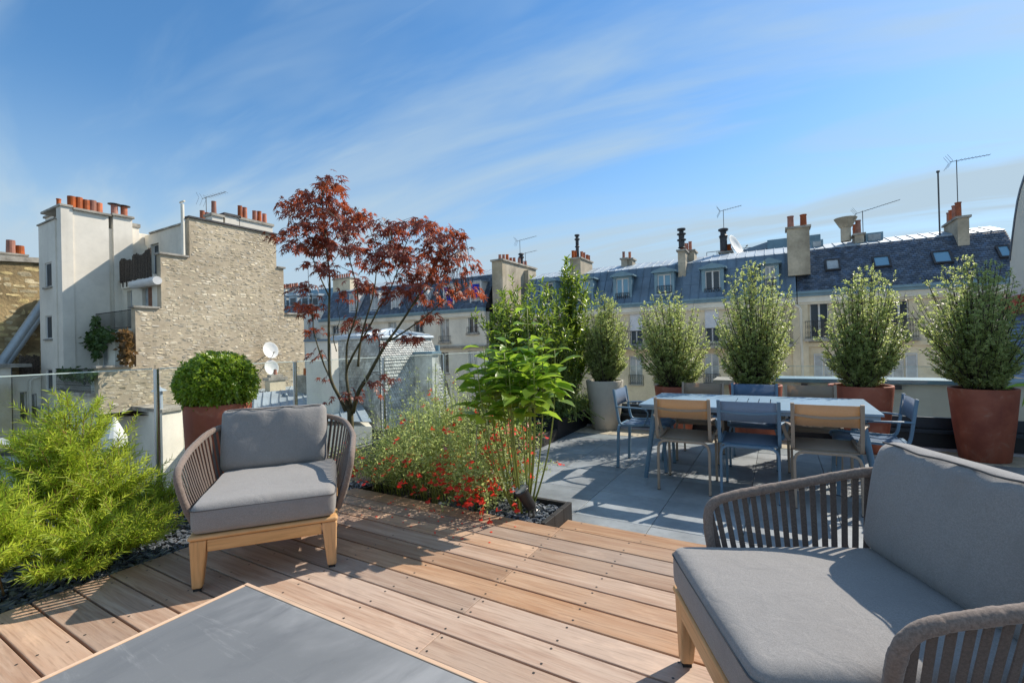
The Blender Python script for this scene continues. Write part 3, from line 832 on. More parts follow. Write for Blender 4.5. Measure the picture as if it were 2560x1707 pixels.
# ================================================================== buildings
m_cream = plain('cream_render', (.80, .755, .65), .85, streak=.35, var=.10, scale=.5, geo=True, bmp=.1, bscale=8)
m_white = plain('white_render', (.80, .75, .655), .85, streak=.22, var=.09, scale=.45, geo=True, bmp=.1, bscale=8)
m_limestone = plain('limestone', (.78, .67, .48), .85, streak=.25, var=.13, scale=.7, geo=True)
m_chim = plain('chimney_render', (.52, .455, .345), .9, streak=.6, var=.25, scale=.8, geo=True)
m_mortar = plain('mortar', (.53, .445, .32), .95, var=.25, scale=.55, geo=True, bmp=.25, bscale=14, col2=(.42, .345, .245), bdist=.02)
m_stone = plain('rubble_stone', (.67, .58, .42), .9, var=.25, scale=2.5, geo=True, rand=.24, bmp=.2, bscale=14, bdist=.04)
m_stonei = plain('rubble_stone_mass', (.62, .53, .38), .9, var=.25, scale=2.5, geo=True, island=.3, bmp=.2, bscale=14, bdist=.04)
m_mortar2 = plain('old_mortar', (.42, .31, .16), .95, var=.35, scale=.6, geo=True, bmp=.6, bscale=8, bdist=.06)
m_stone2 = plain('yellow_stone', (.66, .53, .28), .9, var=.3, scale=2, geo=True, rand=.25, bmp=.5, bscale=12, bdist=.04)
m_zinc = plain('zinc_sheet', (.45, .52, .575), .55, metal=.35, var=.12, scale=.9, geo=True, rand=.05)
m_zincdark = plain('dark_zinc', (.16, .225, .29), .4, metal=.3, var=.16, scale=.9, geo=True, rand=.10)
m_zincblue = plain('painted_zinc', (.19, .31, .38), .5, var=.1, scale=2, geo=True)
m_slate = plain('slate', (.085, .115, .165), .38, var=.25, scale=3, geo=True, rand=.3)
m_slatei = plain('slate_mass', (.085, .115, .165), .38, var=.25, scale=3, geo=True, island=.38)
m_slatelight = plain('weathered_slate', (.54, .57, .54), .36, var=.25, scale=2, geo=True, rand=.2)
m_slatelighti = plain('weathered_slate_mass', (.54, .57, .54), .36, var=.25, scale=2, geo=True, island=.25)
m_frame = plain('white_joinery', (.66, .66, .65), .5, var=.05)
m_pane = panemat('window_pane', (.035, .05, .065), .1)
m_panedull = plain('dull_pane', (.06, .075, .085), .5, var=.1, spec=.1)
m_panelight = plain('curtained_pane', (.42, .46, .48), .12, var=.25, scale=1.5, geo=True, spec=.8)
m_paneblue = panemat('blind_pane', (.16, .33, .46), .12)
m_shutter = plain('white_shutter', (.62, .62, .60), .6, var=.08)
m_blind = plain('roller_blind', (.72, .73, .76), .6, var=.04)
m_iron = plain('wrought_iron', (.018, .019, .022), .5)
m_pot = plain('chimney_pot', (.46, .14, .065), .7, var=.2, geo=True, rand=.3)
m_brown = plain('brown_shutter', (.20, .075, .03), .6)
m_capstone = plain('coping_stone', (.42, .39, .335), .9, var=.3, scale=1.5, geo=True)
m_lead = plain('dark_flashing', (.05, .05, .055), .6, var=.3, geo=True)
m_asphalt = plain('asphalt', (.12, .118, .11), .95, scale=.3, geo=True)
m_reed = plain('reed_screen', (.11, .085, .065), .9, var=.4, scale=14)
m_dish = plain('dish_white', (.80, .79, .75), .5, var=.03)
m_alum = plain('antenna_metal', (.10, .10, .10), .5)
m_bluecloth = plain('blue_cloth', (.008, .03, .42), .8, var=.15)

gnd = MB().box(-260, 260, -120, 330, -20.3, -20).build('ground', m_asphalt); gnd['kind'] = 'structure'
GZ = -20.0

def root(name, label, cat, x, y, group=None): return thing(name, label, cat, (x, y, GZ), 0, group)
def P(mb, name, mat, rt, parent=None, **kw):
    """a part given in world coordinates; parent may be a part whose origin is the root's"""
    return mb.build(name, mat, parent if parent is not None else rt, shift=rt.location, **kw)
def holed(x0, x1, z0, z1, holes, depth, y, mb=None):
    """wall in the plane y, facing -y, with openings and their reveals"""
    mb = mb or MB()
    xs = sorted({x0, x1, *[h[0] for h in holes], *[h[1] for h in holes]}); zs = sorted({z0, z1, *[h[2] for h in holes], *[h[3] for h in holes]})
    xs = [x for x in xs if x0 <= x <= x1]; zs = [z for z in zs if z0 <= z <= z1]
    for a, b in zip(xs[:-1], xs[1:]):
        for c, d in zip(zs[:-1], zs[1:]):
            mx, mz = (a + b) / 2, (c + d) / 2
            if any(h[0] < mx < h[1] and h[2] < mz < h[3] for h in holes): continue
            mb.add([(a, y, c), (b, y, c), (b, y, d), (a, y, d)], [(0, 1, 2, 3)])
    for (a, b, c, d) in holes:
        e = y + depth
        mb.add([(a, y, c), (a, e, c), (a, e, d), (a, y, d)], [(0, 1, 2, 3)])
        mb.add([(b, y, c), (b, e, c), (b, e, d), (b, y, d)], [(3, 2, 1, 0)])
        mb.add([(a, y, d), (b, y, d), (b, e, d), (a, e, d)], [(3, 2, 1, 0)])
        mb.add([(a, y, c), (b, y, c), (b, e, c), (a, e, c)], [(0, 1, 2, 3)])
    return mb
def window(rt, h, y, pane=None, leaves=2, sill=True, bars=0, fr=None, fw=.06, curtain=False, rec=.16):
    """casement window set back in the opening h of the wall plane y"""
    a, b, c, d = h; fr = fr or m_frame; e = y + rec
    mb = MB().box(a, a + fw, e, e + .05, c, d).box(b - fw, b, e, e + .05, c, d).box(a + fw, b - fw, e, e + .05, d - fw, d).box(a + fw, b - fw, e, e + .05, c, c + fw)
    for i in range(1, leaves):
        x = a + (b - a) * i / leaves; mb.box(x - fw * .8, x + fw * .8, e - .01, e + .05, c + fw, d - fw)
    for i in range(bars):
        z = c + (d - c) * (i + 1) / (bars + 1)
        for l in range(leaves):
            mb.box(a + (b - a) * l / leaves + fw, a + (b - a) * (l + 1) / leaves - fw, e + .002, e + .048, z - .015, z + .015)
    w = P(mb, 'window', fr, rt)
    for l in range(leaves):
        xa = a + (b - a) * l / leaves + fw * .8; xb = a + (b - a) * (l + 1) / leaves - fw * .8
        P(MB().box(xa, xb, e + .022, e + .032, c + fw * .8, d - fw * .8), 'pane', pane or m_pane, rt, w)
    if sill: P(MB().box(a - .08, b + .08, y - .09, y + rec - .005, c - .09, c - .003), 'sill', m_capstone if fr is m_frame else fr, rt, w)
    return w
def louvred(rt, a, b, c, d, y, mat=None):
    mat = mat or m_shutter
    mb = MB().box(a, a + .06, y - .06, y - .012, c, d).box(b - .06, b, y - .06, y - .012, c, d).box(a + .06, b - .06, y - .06, y - .012, d - .07, d).box(a + .06, b - .06, y - .06, y - .012, c, c + .09)
    s = P(mb, 'shutter', mat, rt)
    mb = MB(); n = int((d - c) / .075)
    for i in range(n):
        z = c + .1 + (d - c - .2) * i / n
        mb.add([(a + .06, y - .055, z), (b - .06, y - .055, z), (b - .06, y - .02, z + .05), (a + .06, y - .02, z + .05), (a + .06, y - .055, z + .008), (b - .06, y - .055, z + .008), (b - .06, y - .02, z + .058), (a + .06, y - .02, z + .058)], [(0, 1, 2, 3), (7, 6, 5, 4), (0, 4, 5, 1)])
    o = P(mb, 'louvre', mat, rt, s); o['kind'] = 'stuff'
def balcony(rt, x0, x1, y, z0, z1, proj=.0, step=.11, curls=False, mat=None):
    mb = MB(); yy = y - proj - .03
    mb.box(x0, x1, yy - .02, yy + .02, z1 - .035, z1).box(x0, x1, yy - .012, yy + .012, z0 + .06, z0 + .09)
    n = max(2, int((x1 - x0) / step))
    for i in range(n + 1):
        x = x0 + (x1 - x0) * i / n; mb.box(x - .008, x + .008, yy - .008, yy + .008, z0, z1 - .035)
    if curls:
        for i in range(n):
            x = x0 + (x1 - x0) * (i + .5) / n; rr = (x1 - x0) / n * .42
            for zc in (z0 + (z1 - z0) * .35, z0 + (z1 - z0) * .68):
                mb.tube([(x + rr * math.cos(q), yy, zc + rr * 1.5 * math.sin(q)) for q in [j * PI / 5 for j in range(11)]], .007, 3, False)
    if proj > 0:
        for x in (x0, x1): mb.box(x - .012, x + .012, yy + .021, y, z1 - .034, z1 - .001).box(x - .01, x + .01, yy + .021, y, z0 + .06, z0 + .09)
        P(MB().box(x0 - .08, x1 + .08, yy - .06, y - .003, z0 - .16, z0 - .002), 'balcony_slab', m_capstone, rt)
    return P(mb, 'balcony_rail', mat or m_iron, rt)
def chimney(rt, u0, u1, vt, vb, Y, depth, sh, pots=(), ph=.55, pr=.13, mat=None, cap=True, side=0.0):
    """masonry stack seen between u0..u1 at distance Y, with clay pots at the given picture positions"""
    a = ony(sh(u0, vt), Y); b = ony(sh(u1, vt), Y); z1 = (a.z + b.z) / 2; z0 = ony(sh((u0 + u1) / 2, vb), Y).z
    c = P(MB().box(a.x, b.x, Y, Y + depth, z0, z1 - .12), 'chimney', mat or m_chim, rt)
    if cap: P(MB().box(a.x - .09, b.x + .09, Y - .09, Y + depth + .09, z1 - .1195, z1), 'chimney_cap', m_capstone, rt, c)
    for p in pots:
        u, hh, yy = p if isinstance(p, tuple) else (p, ph, .5)
        yy = Y + depth * yy; d_ = ray(*sh(u, vt)); x = d_.x / d_.y * yy
        if not a.x + .12 < x < b.x - .12:
            x = max(a.x + .16, min(b.x - .16, x)); yy = max(Y + .15, min(Y + depth - .15, x * d_.y / d_.x))
        mb = MB().lathe([(pr * .1, 0), (pr, 0), (pr * 1.02, .05), (pr * .88, .08), (pr * .82, hh - .06), (pr * .95, hh - .05), (pr * .95, hh), (pr * .7, hh), (pr * .65, hh - .2)], 12)
        pt = mb.build('chimney_pot', m_pot, c, loc=(x - rt.location.x, yy - rt.location.y, z1 - rt.location.z))
    return c, z1
def slates(rt, name, quad, rows, cols, m_one, m_many, limit=300, prefer=None, th=.018, parent=None, jitter=.012, gap=.04):
    """overlapping slates on the quad A(bottom left) B(bottom right) C(top right) D(top left)"""
    A, B_, C_, D = [Vector(q) for q in quad]
    nrm = (B_ - A).cross(D - A).normalized()
    cells = []
    for r in range(rows):
        t0, t1 = r / rows, (r + 1.35) / rows; t1 = min(t1, 1.0)
        off = .5 if r % 2 else 0
        for c in range(cols + 1):
            a, b = (c - off) / cols, (c + 1 - off) / cols
            a, b = max(a, 0), min(b, 1)
            if b - a < .2 / cols: continue
            cells.append((r, a, b, t0, t1))
    rs = np.random.RandomState(rows * 7 + cols)
    def verts(cell):
        r, a, b, t0, t1 = cell; g = gap / cols
        j = rs.uniform(-jitter, jitter, 3) * .5
        def at(s, t): return (A.lerp(B_, s)).lerp(D.lerp(C_, s), t)
        lo1, lo2 = at(a + g, t0) + nrm * (th * 1.6 + j[0] * .5), at(b - g, t0) + nrm * (th * 1.6 + j[1] * .5)
        hi1, hi2 = at(a + g, t1) + nrm * .004, at(b - g, t1) + nrm * .004
        d = (D - A).normalized() * j[2]
        v = [lo1 + d, lo2 + d, hi2, hi1]
        return v + [lo1 + d - nrm * th, lo2 + d - nrm * th]
    F = [(0, 1, 2, 3), (0, 4, 5, 1), (0, 3, 4), (1, 5, 2)]
    order = list(range(len(cells)))
    if prefer: order.sort(key=lambda i: prefer(cells[i]))
    one = set(order[:limit]); many = MB()
    for i, c in enumerate(cells):
        v = verts(c)
        if i in one:
            ctr = (v[0] + v[2]) / 2
            mb = MB().add([p - ctr for p in v], F)
            mb.build(name, m_one, parent or rt, loc=ctr - Vector(rt.location))
        else: many.add(v, F)
    if many.v:
        o = P(many, name, m_many, rt, parent); o['kind'] = 'stuff'
def seams(rt, quad, n, name='roof_panel', mat=None, parent=None, w=.035, h=.045, cross=()):
    """standing-seam sheets: one panel object per bay, each with its own upstand"""
    A, B_, C_, D = [Vector(q) for q in quad]; mat = mat or m_zinc
    nrm = (B_ - A).cross(D - A).normalized(); sx = (B_ - A).normalized()
    for i in range(n):
        a0, a1 = A.lerp(B_, i / n), A.lerp(B_, (i + 1) / n); d0, d1 = D.lerp(C_, i / n), D.lerp(C_, (i + 1) / n)
        mb = MB(); ctr = (a0 + d1) / 2
        q = [p - ctr for p in (a0, a1, d1, d0)]; g = sx * .002
        mb.add([q[0] + g, q[1] - g, q[2] - g, q[3] + g] + [x - nrm * .03 for x in (q[0] + g, q[1] - g, q[2] - g, q[3] + g)], [(0, 1, 2, 3), (7, 6, 5, 4), (0, 4, 5, 1), (2, 6, 7, 3), (0, 3, 7, 4), (1, 5, 6, 2)])
        s0, s1 = q[0] + g, q[3] + g
        mb.add([s0, s0 + sx * w, s1 + sx * w, s1] + [x + nrm * h for x in (s0, s0 + sx * w, s1 + sx * w, s1)], [(4, 5, 6, 7), (0, 4, 7, 3), (1, 2, 6, 5), (0, 1, 5, 4)])
        for t in cross:
            c0, c1 = q[0].lerp(q[3], t), q[1].lerp(q[2], t); dd = (q[3] - q[0]).normalized() * .03
            mb.add([c0, c1, c1 + dd, c0 + dd] + [x + nrm * .015 for x in (c0, c1, c1 + dd, c0 + dd)], [(4, 5, 6, 7), (0, 1, 5, 4)])
        mb.build(name, mat, parent or rt, loc=ctr - Vector(rt.location))
def stones(rt, name, x_of, plane, zs, region, m_one, m_many, limit, seed, size, cover=.6, near=None, axis='x'):
    """rubble stones bedded in a wall face; plane 'x' = face x const looking +x, frame(s,z)->point"""
    rs = np.random.RandomState(seed); items = []
    z = zs[0]
    while z < zs[1]:
        hrow = rs.uniform(*size[1]); s = zs[2] + rs.uniform(0, .3)
        while s < zs[3]:
            w = rs.uniform(*size[0])
            if rs.rand() < cover and region(s, z) and region(s + w, z + hrow):
                items.append((s + w / 2, z + hrow / 2 + rs.uniform(-.03, .03), w * rs.uniform(.72, .97), hrow * rs.uniform(.5, .97), rs.randint(1 << 30)))
            s += w
        z += hrow
    order = sorted(range(len(items)), key=near) if near is None else sorted(range(len(items)), key=lambda i: near(items[i]))
    one = set(order[:limit]); many = MB()
    def block(it):
        s, z, w, h, sd = it; r = np.random.RandomState(sd); vs = []
        n = 7
        ang = np.linspace(0, 2 * PI, n, endpoint=False) + r.uniform(-.25, .25, n)
        pr = r.uniform(.001, .013)
        tilt = r.normal(0, .006, 2)
        for sc_, out in ((1.0, -.02), (1.0, pr * .55), (.72, pr)):
            for k_ in range(n):
                cx, cz = math.cos(ang[k_]), math.sin(ang[k_])
                m_ = max(abs(cx), abs(cz)) ** .75
                vs.append((cx / m_ * w / 2 * sc_, cz / m_ * h / 2 * sc_, out + tilt[0] * cx + tilt[1] * cz + (r.uniform(-.005, .005) if out > 0 else 0)))
        fs = []
        for l in range(2):
            for k_ in range(n):
                fs.append((l * n + k_, l * n + (k_ + 1) % n, (l + 1) * n + (k_ + 1) % n, (l + 1) * n + k_))
        fs.append(tuple(2 * n + k_ for k_ in range(n)))
        return vs, fs
    for i, it in enumerate(items):
        vs, fs = block(it); o3, ax, az, an = x_of(it[0], it[1])
        w3 = [ax * v[0] + az * v[1] + an * v[2] for v in vs]
        if i in one: MB().add(w3, fs).build(name, m_one, rt, loc=o3 - Vector(rt.location))
        else: many.add([o3 + p for p in w3], fs)
    if many.v:
        o = P(many, name, m_many, rt); o['kind'] = 'stuff'
    return len(items)

# ------------------------------------------------ stone party-wall building (left)
XW = -26.0
yz = lambda a, b: onx(s1(a, b), XW)
Y1, Y2, Y3, Y4 = yz(1350, 400).y, yz(1147, 700).y, yz(967, 1100).y, yz(700, 1420).y
Z1, Z2, Z3, Z4 = yz(1500, 300).z, yz(1230, 540).z, yz(1050, 915).z, yz(850, 1335).z
R1, R2, R3 = yz(1968, 500).y, yz(2024, 800).y, yz(2168, 1100).y
ZR2, ZR3 = yz(2000, 630).z, yz(2090, 960).z
XI = ony(s1(865, 700), Y2).x        # where the terraced front meets the white wall behind
pw = root('stone_wall_building', 'house with a tall stepped rubble stone party wall and terraces', 'building', XW, 13)
prof = [(Y4, GZ), (Y4, Z4), (Y3, Z4), (Y3, Z3), (Y2, Z3), (Y2, Z2), (Y1, Z2), (Y1, Z1), (R1, Z1), (R1, ZR2), (R2, ZR2), (R2, ZR3), (R3, ZR3), (R3, GZ)]
P(MB().prism([(XW - .42, y, z) for y, z in prof], (.42, 0, 0)), 'party_wall', m_mortar, pw)
TD = .95   # parapet height above each terrace
T1, T2, T3, T4 = Z1 - .25, Z2 - TD, Z3 - TD, Z4 - TD
def hz(sh, Y, a, b, t, bt):
    p = ony(sh(a, t), Y); q = ony(sh(b, bt), Y); return (min(p.x, q.x), max(p.x, q.x), min(p.z, q.z), max(p.z, q.z))
h2a = hz(s1, Y2, 905, 943, 792, 912); h2b = hz(s1, Y2, 1012, 1086, 770, 908); h2a = (h2a[0], h2a[1], T3 + .02, h2a[3]); h2b = (h2b[0], h2b[1], T3 + .02, h2b[3])
h1a = hz(s1, Y1, 1072, 1132, 462, 520); h1a = (h1a[0], h1a[1], T2 + .02, h1a[3])
h3a = hz(s1, Y3, 705, 772, 1172, 1312); h3b = hz(s1, Y3, 818, 860, 1150, 1320); h3a = (h3a[0], h3a[1], T4 + .75, h3a[3]); h3b = (h3b[0], h3b[1], T4 + .02, h3b[3])
XE = XW - .422
mb = MB()
holed(XI - .5, XE, GZ, T4, [], .2, Y4 + .02, mb); holed(XI - .5, XE, T4, T3, [h3a, h3b], .22, Y3, mb); holed(XI - .5, XE, T3, T2, [h2a, h2b], .22, Y2, mb); holed(XI - .5, XE, T2, T1, [h1a], .22, Y1, mb)
for (ya, yb, z) in ((Y4 + .02, Y3, T4), (Y3, Y2, T3), (Y2, Y1, T2)): mb.add([(XI - .5, ya, z), (XE, ya, z), (XE, yb, z), (XI - .5, yb, z)], [(0, 1, 2, 3)])
mb.add([(XI - .5, Y1, T1), (XE, Y1, T1), (XE, R1, T1), (XI - .5, R1, T1)], [(0, 1, 2, 3)])
mb.box(XI - .5, XE, R3 - .3, R3, GZ, ZR3 - .3)
P(mb, 'facade', m_cream, pw)
# solid terrace parapets
P(MB().box(XI + .02, XE, Y2 - .15, Y2 - .003, T2 + .0, T2 + .02).box(XI + .4, XE, Y2 - .16, Y2 - .0, T2 - .45, T2 + .012), 'terrace_parapet', m_cream, pw)
# copings
for (ya, yb, z) in ((Y1 - .05, R1 + .05, Z1), (Y2 - .08, Y1 - .055, Z2), (Y3 - .1, Y2 - .085, Z3), (Y4 - .1, Y3 - .105, Z4), (R1 + .055, R2 + .1, ZR2), (R2 + .105, R3 + .1, ZR3)):
    P(MB().box(XW - .5, XW + .09, ya, yb, z + .001, z + .10), 'coping', m_capstone if z != Z1 else m_lead, pw, bevel=.01, seg=1)
P(MB().box(XE - 3.8, XW - .5, Y1 - .08, Y1 + .15, T1 + .001, T1 + .08), 'coping', m_capstone, pw)
window(pw, h2a, Y2, m_pane, 1, False); window(pw, h1a, Y1, m_pane, 1, False); window(pw, h3a, Y3, m_panelight, 2, True); window(pw, h3b, Y3, m_panelight, 1, False)
mx = (h2b[0] + h2b[1]) / 2
P(MB().box(mx, h2b[1] - .02, Y2 + .05, Y2 + .09, h2b[2], h2b[3] - .03), 'sliding_shutter', m_brown, pw)
P(MB().box(h2b[0], mx - .01, Y2 + .15, Y2 + .18, h2b[2], h2b[3]), 'window_leaf', m_panelight, pw)
a_ = ony(s1(938, 748), Y2 - .3); b_ = ony(s1(1114, 745), Y2 - .3)
P(MB().cyl((a_.x, Y2 - .25, a_.z), (b_.x, Y2 - .25, a_.z), .2, n=14), 'awning_cassette', m_frame, pw)
# reed screen in front of the upper terrace, ragged at top and bottom
rs_ = random.Random(5); n = 46; xa, xb = XI + .35, XE - .05
for i in range(n):
    x = xa + (xb - xa) * i / n
    if 0: pass
rd = MB()
for i in range(n * 3):
    x = xa + (xb - xa) * i / (n * 3); w_ = (xb - xa) / (n * 3)
    top = T2 + .98 + .22 * (i / n / 3) + .10 * math.sin(i * .11) + rs_.uniform(-.05, .04) - (.12 if 50 < i < 58 else 0)
    bot = T2 - .08 + rs_.uniform(-.08, .05) - (.25 if i in (12, 13, 14, 30, 31, 47, 48) else 0)
    rd.box(x, x + w_ * .85, Y2 - .21 + rs_.uniform(-.015, .015), Y2 - .18, bot, top)
o = P(rd, 'reed_screen', m_reed, pw); o['kind'] = 'stuff'
balcony(pw, ony(s1(690, 950), Y3).x, XE, Y3, T3 + .0, Z3 - .05, 0, .12)
balcony(pw, ony(s1(425, 1330), Y4).x, ony(s1(668, 1330), Y4).x, Y4, T4 - .15, Z4 - .02, .1, .12, True)
# downpipe and cowled flue
x_ = ony(s1(865, 800), Y2).x
P(MB().cyl((x_, Y2 - .12, T3), (x_, Y2 - .12, ony(s1(865, 755), Y2).z), .06, n=10), 'downpipe', m_cream, pw)
fl = ony(s1(1312, 400), Y1 - .2)
P(MB().cyl((fl.x, Y1 - .25, T2), (fl.x, Y1 - .25, T1 + .9), .08, n=10).cyl((fl.x - .22, Y1 - .25, T1 + 1.02), (fl.x + .22, Y1 - .25, T1 + 1.02), .05, n=8), 'flue_pipe', m_cream, pw)
# stacks on top
def chimney_side(rt, u0, u1, vt, sh, XP, pots, mat, capmat):
    """stack whose long side lies in the plane x = XP"""
    a = onx(sh(u0, vt), XP); b = onx(sh(u1, vt), XP); z1 = (a.z + b.z) / 2
    c = P(MB().box(XP - .7, XP, a.y, b.y, Z1 - .6, z1 - .1), 'chimney', mat, rt)
    P(MB().box(XP - .78, XP + .07, a.y - .07, b.y + .07, z1 - .0995, z1 + .04), 'chimney_cap', capmat, rt, c)
    for u, hh in pots:
        y = onx(sh(u, vt), XP).y
        MB().lathe([(.05, 0), (.13, 0), (.115, hh - .06), (.125, hh), (.09, hh), (.08, hh - .2)], 12).build('chimney_pot', m_pot, c, loc=Vector((XP - .35, y, z1 + .04)) - Vector(rt.location))
chimney_side(pw, 1512, 1590, 248, s1, XW - .55, [(1550, .75)], m_white, m_capstone)
chimney_side(pw, 1455, 1510, 292, s1, XW - 1.2, [(1467, .55), (1503, .5)], m_white, m_capstone)
chimney_side(pw, 1604, 1704, 250, s1, XW - .55, [], m_white, m_lead)
chimney_side(pw, 1710, 1942, 296, s1, XW - .55, [(1737, .75), (1771, .72), (1840, .66), (1874, .7), (1910, .62)], m_white, m_capstone)
def reg(s, z):
    top = Z4 if s < Y3 else Z3 if s < Y2 else Z2 if s < Y1 else Z1 if s < R1 else ZR2 if s < R2 else ZR3
    return Y4 + .02 < s < R3 - .02 and z < top - .03
nst = stones(pw, 'stone', lambda s, z: (Vector((XW, s, z)), Vector((0, 1, 0)), Vector((0, 0, 1)), Vector((1, 0, 0))), 'x', (-4.5, Z1, Y4, R3), reg, m_stone, m_stonei, 300, 3, ((.12, .40), (.085, .165)), .80, near=lambda it: abs(it[1] - 3.5) + abs(it[0] - 12) * .4 - it[2] * 6)

# ------------------------------------------------ white chimney-wall building behind it
XB = XI
wy = lambda a, b: onx(s1(a, b), XB)
wb = root('white_chimney_building', 'white rendered house with a stair tower and row of clay chimney pots', 'building', XB, 12)
ya, yb_, yc, yd, ye, yf = wy(443, 900).y, wy(520, 500).y, wy(776, 400).y, wy(808, 400).y, wy(946, 500).y, wy(1010, 380).y
zp, zw, zs_, zt = wy(480, 196).z, wy(650, 238).z, wy(875, 268).z, wy(975, 305).z
P(MB().box(onx(s1(402, 900), XB - .55).x + .003, XB + .06, ya, yb_, GZ, zp), 'wall_pier', m_white, wb)
P(MB().box(XB - 2.5, XB, yb_ + .002, yc, GZ, zw), 'chimney_wall', m_white, wb)
P(MB().box(XB - 2.5, XB - .12, yc + .002, yd - .002, GZ, wy(790, 345).z), 'link_wall', m_cream, wb)
P(MB().box(XB - 1.2, XB + .02, yd, ye, GZ, zs_), 'chimney_stack', m_white, wb)
P(MB().box(XB - 1.0, XB - .3, ye + .002, yf, GZ, zt - .2), 'link_wall', m_white, wb)
P(MB().box(XB - 4, XB - .32, yf, R1, GZ, T1 - .6), 'rear_wall', m_cream, wb)
P(MB().box(XB - 1.05, XB - .25, ye, yf + .05, zt - .198, zt), 'vent_cap', m_capstone, wb)
for (a, b, z, ov) in ((ya - .06, yb_ - .0, zp, .12), (yb_ + .003, yc + .08, zw, .14), (yd - .08, ye + .08, zs_, .13)):
    P(MB().box(XB - 2.55 if ov != .13 else XB - 1.3, XB + ov, a, b, z + .001, z + .12), 'coping', m_capstone, wb, bevel=.015, seg=1)
def clay(rt, p, hh, r, hat=False):
    mb = MB().lathe([(r * .3, 0), (r, 0), (r, hh), (r * .75, hh), (r * .7, hh - .3)], 14)
    o = mb.build('chimney_pot', m_pot, rt, loc=p - Vector(rt.location))
    if hat:
        MB().lathe([(0, hh + .10), (r * 1.9, hh + .05), (r * 1.9, hh + .02), (0, hh + .03)], 14).cyl((r * .6, 0, hh - .1), (r * .6, 0, hh + .05), .02, n=4).cyl((-r * .6, 0, hh - .1), (-r * .6, 0, hh + .05), .02, n=4).build('cowl', m_lead, o)
for a, hh in ((536, .66), (589, .68), (638, .62), (686, .66), (732, .60)):
    clay(wb, Vector((XB - .45, wy(a, 230).y, zw + .12)), hh, .145 + .01 * (a % 3))
for a in (842, 911): clay(wb, Vector((XB - .45, wy(a, 250).y, zs_ + .12)), .58, .15, True)
# stair tower with three windows
XT = XB - .55; YT = onx(s1(402, 900), XT).y
tx0 = ony(s1(284, 900), YT).x; zt0 = (ony(s1(283, 333), YT).z + onx(s1(402, 276), XT).z) / 2
hs = [hz(s1, YT, 318, 370, 596, 756), hz(s1, YT, 322, 372, 970, 1130), hz(s1, YT, 328, 376, 1346, 1500)]
mb = holed(tx0, XT, GZ, zt0, hs, .22, YT)
mb.add([(XT, YT, GZ), (XT, YT + 8, GZ), (XT, YT + 8, zt0), (XT, YT, zt0)], [(0, 1, 2, 3)]); mb.add([(tx0, YT, GZ), (tx0, YT + 8, GZ), (tx0, YT + 8, zt0), (tx0, YT, zt0)], [(3, 2, 1, 0)])
mb.add([(tx0, YT, zt0), (XT, YT, zt0), (XT, YT + 8, zt0), (tx0, YT + 8, zt0)], [(0, 1, 2, 3)])
P(mb, 'stair_tower', m_white, wb)
P(MB().box(tx0 - .05, XT + .06, YT - .06, YT + .12, zt0 + .001, zt0 + .07), 'coping', m_capstone, wb)
for h in hs: window(wb, h, YT, m_panedull, 1, True, rec=.05)
chimney(wb, 322, 410, 243, 300, YT + 1.6, .8, s1, [(420, .9, .3)], mat=m_white)
# solid core so that no gaps show
P(MB().box(tx0 + .3, XB - 2.52, YT + .5, R1, GZ, zt0 - 1.0), 'core_wall', m_white, wb)

# ------------------------------------------------ yellow stone building at far left
XY = -36.0
g0, g1 = onx(s1(-40, 576), XY), onx(s1(286, 592), XY)
fl_ = root('yellow_stone_building', 'ochre stone gable wall at the far left behind the stair tower', 'building', XY, g0.y)
sl_ = (g1.z - g0.z) / (g1.y - g0.y); ztop = lambda y: g0.z + sl_ * (y - g0.y)
e0, e1 = g0.y - 5, g1.y + 8
P(MB().prism([(XY, e0, GZ), (XY, e1, GZ), (XY, e1, ztop(e1)), (XY, e0, ztop(e0))], (-4, 0, 0)), 'gable_wall', m_mortar2, fl_)
P(MB().prism([(XY + .12, e0, ztop(e0) + .001), (XY + .12, e1, ztop(e1) + .001), (XY + .12, e1, ztop(e1) + .28), (XY + .12, e0, ztop(e0) + .28)], (-4.2, 0, 0)), 'coping', m_capstone, fl_)
a_, b_ = onx(s1(-60, 535), XY - .4), onx(s1(186, 545), XY - .4)
cc = P(MB().box(XY - 1.1, XY - .4, a_.y, b_.y, ztop(a_.y) + .2, b_.z), 'chimney', m_white, fl_)
P(MB().box(XY - 1.2, XY - .3, a_.y, b_.y + .1, b_.z + .001, b_.z + .1), 'chimney_cap', m_capstone, fl_, cc)
for a, hh in ((78, .75), (142, .5)):
    q = onx(s1(a, 535), XY - .7)
    MB().lathe([(.05, 0), (.2, 0), (.18, hh), (.13, hh), (.12, hh - .2)], 14).build('chimney_pot', m_pot, cc, loc=Vector((XY - .7, q.y, b_.z + .1)) - Vector(fl_.location))
stones(fl_, 'stone', lambda s, z: (Vector((XY, s, z)), Vector((0, 1, 0)), Vector((0, 0, 1)), Vector((1, 0, 0))), 'x', (-4, g0.z + 1, g0.y - 1, g1.y + 3), lambda s, z: z < ztop(s) - .05, m_stone2, m_stone2, 300, 8, ((.3, .8), (.2, .38)), .8, near=lambda it: -it[1] + abs(it[0] - g0.y) * .2)
for (a, b, c, d, r) in ((20, 1290, 282, 915, .22), (55, 1300, 288, 970, .16)):
    q0, q1 = onx(s1(a, b), XY + .5), onx(s1(c, d), XY + .5)
    P(MB().tube([q0 + Vector((0, 0, -1.2)), q0, q1, q1 + (q1 - q0) * .3], r, 12), 'flue_duct', m_zinc, fl_, smooth=True)

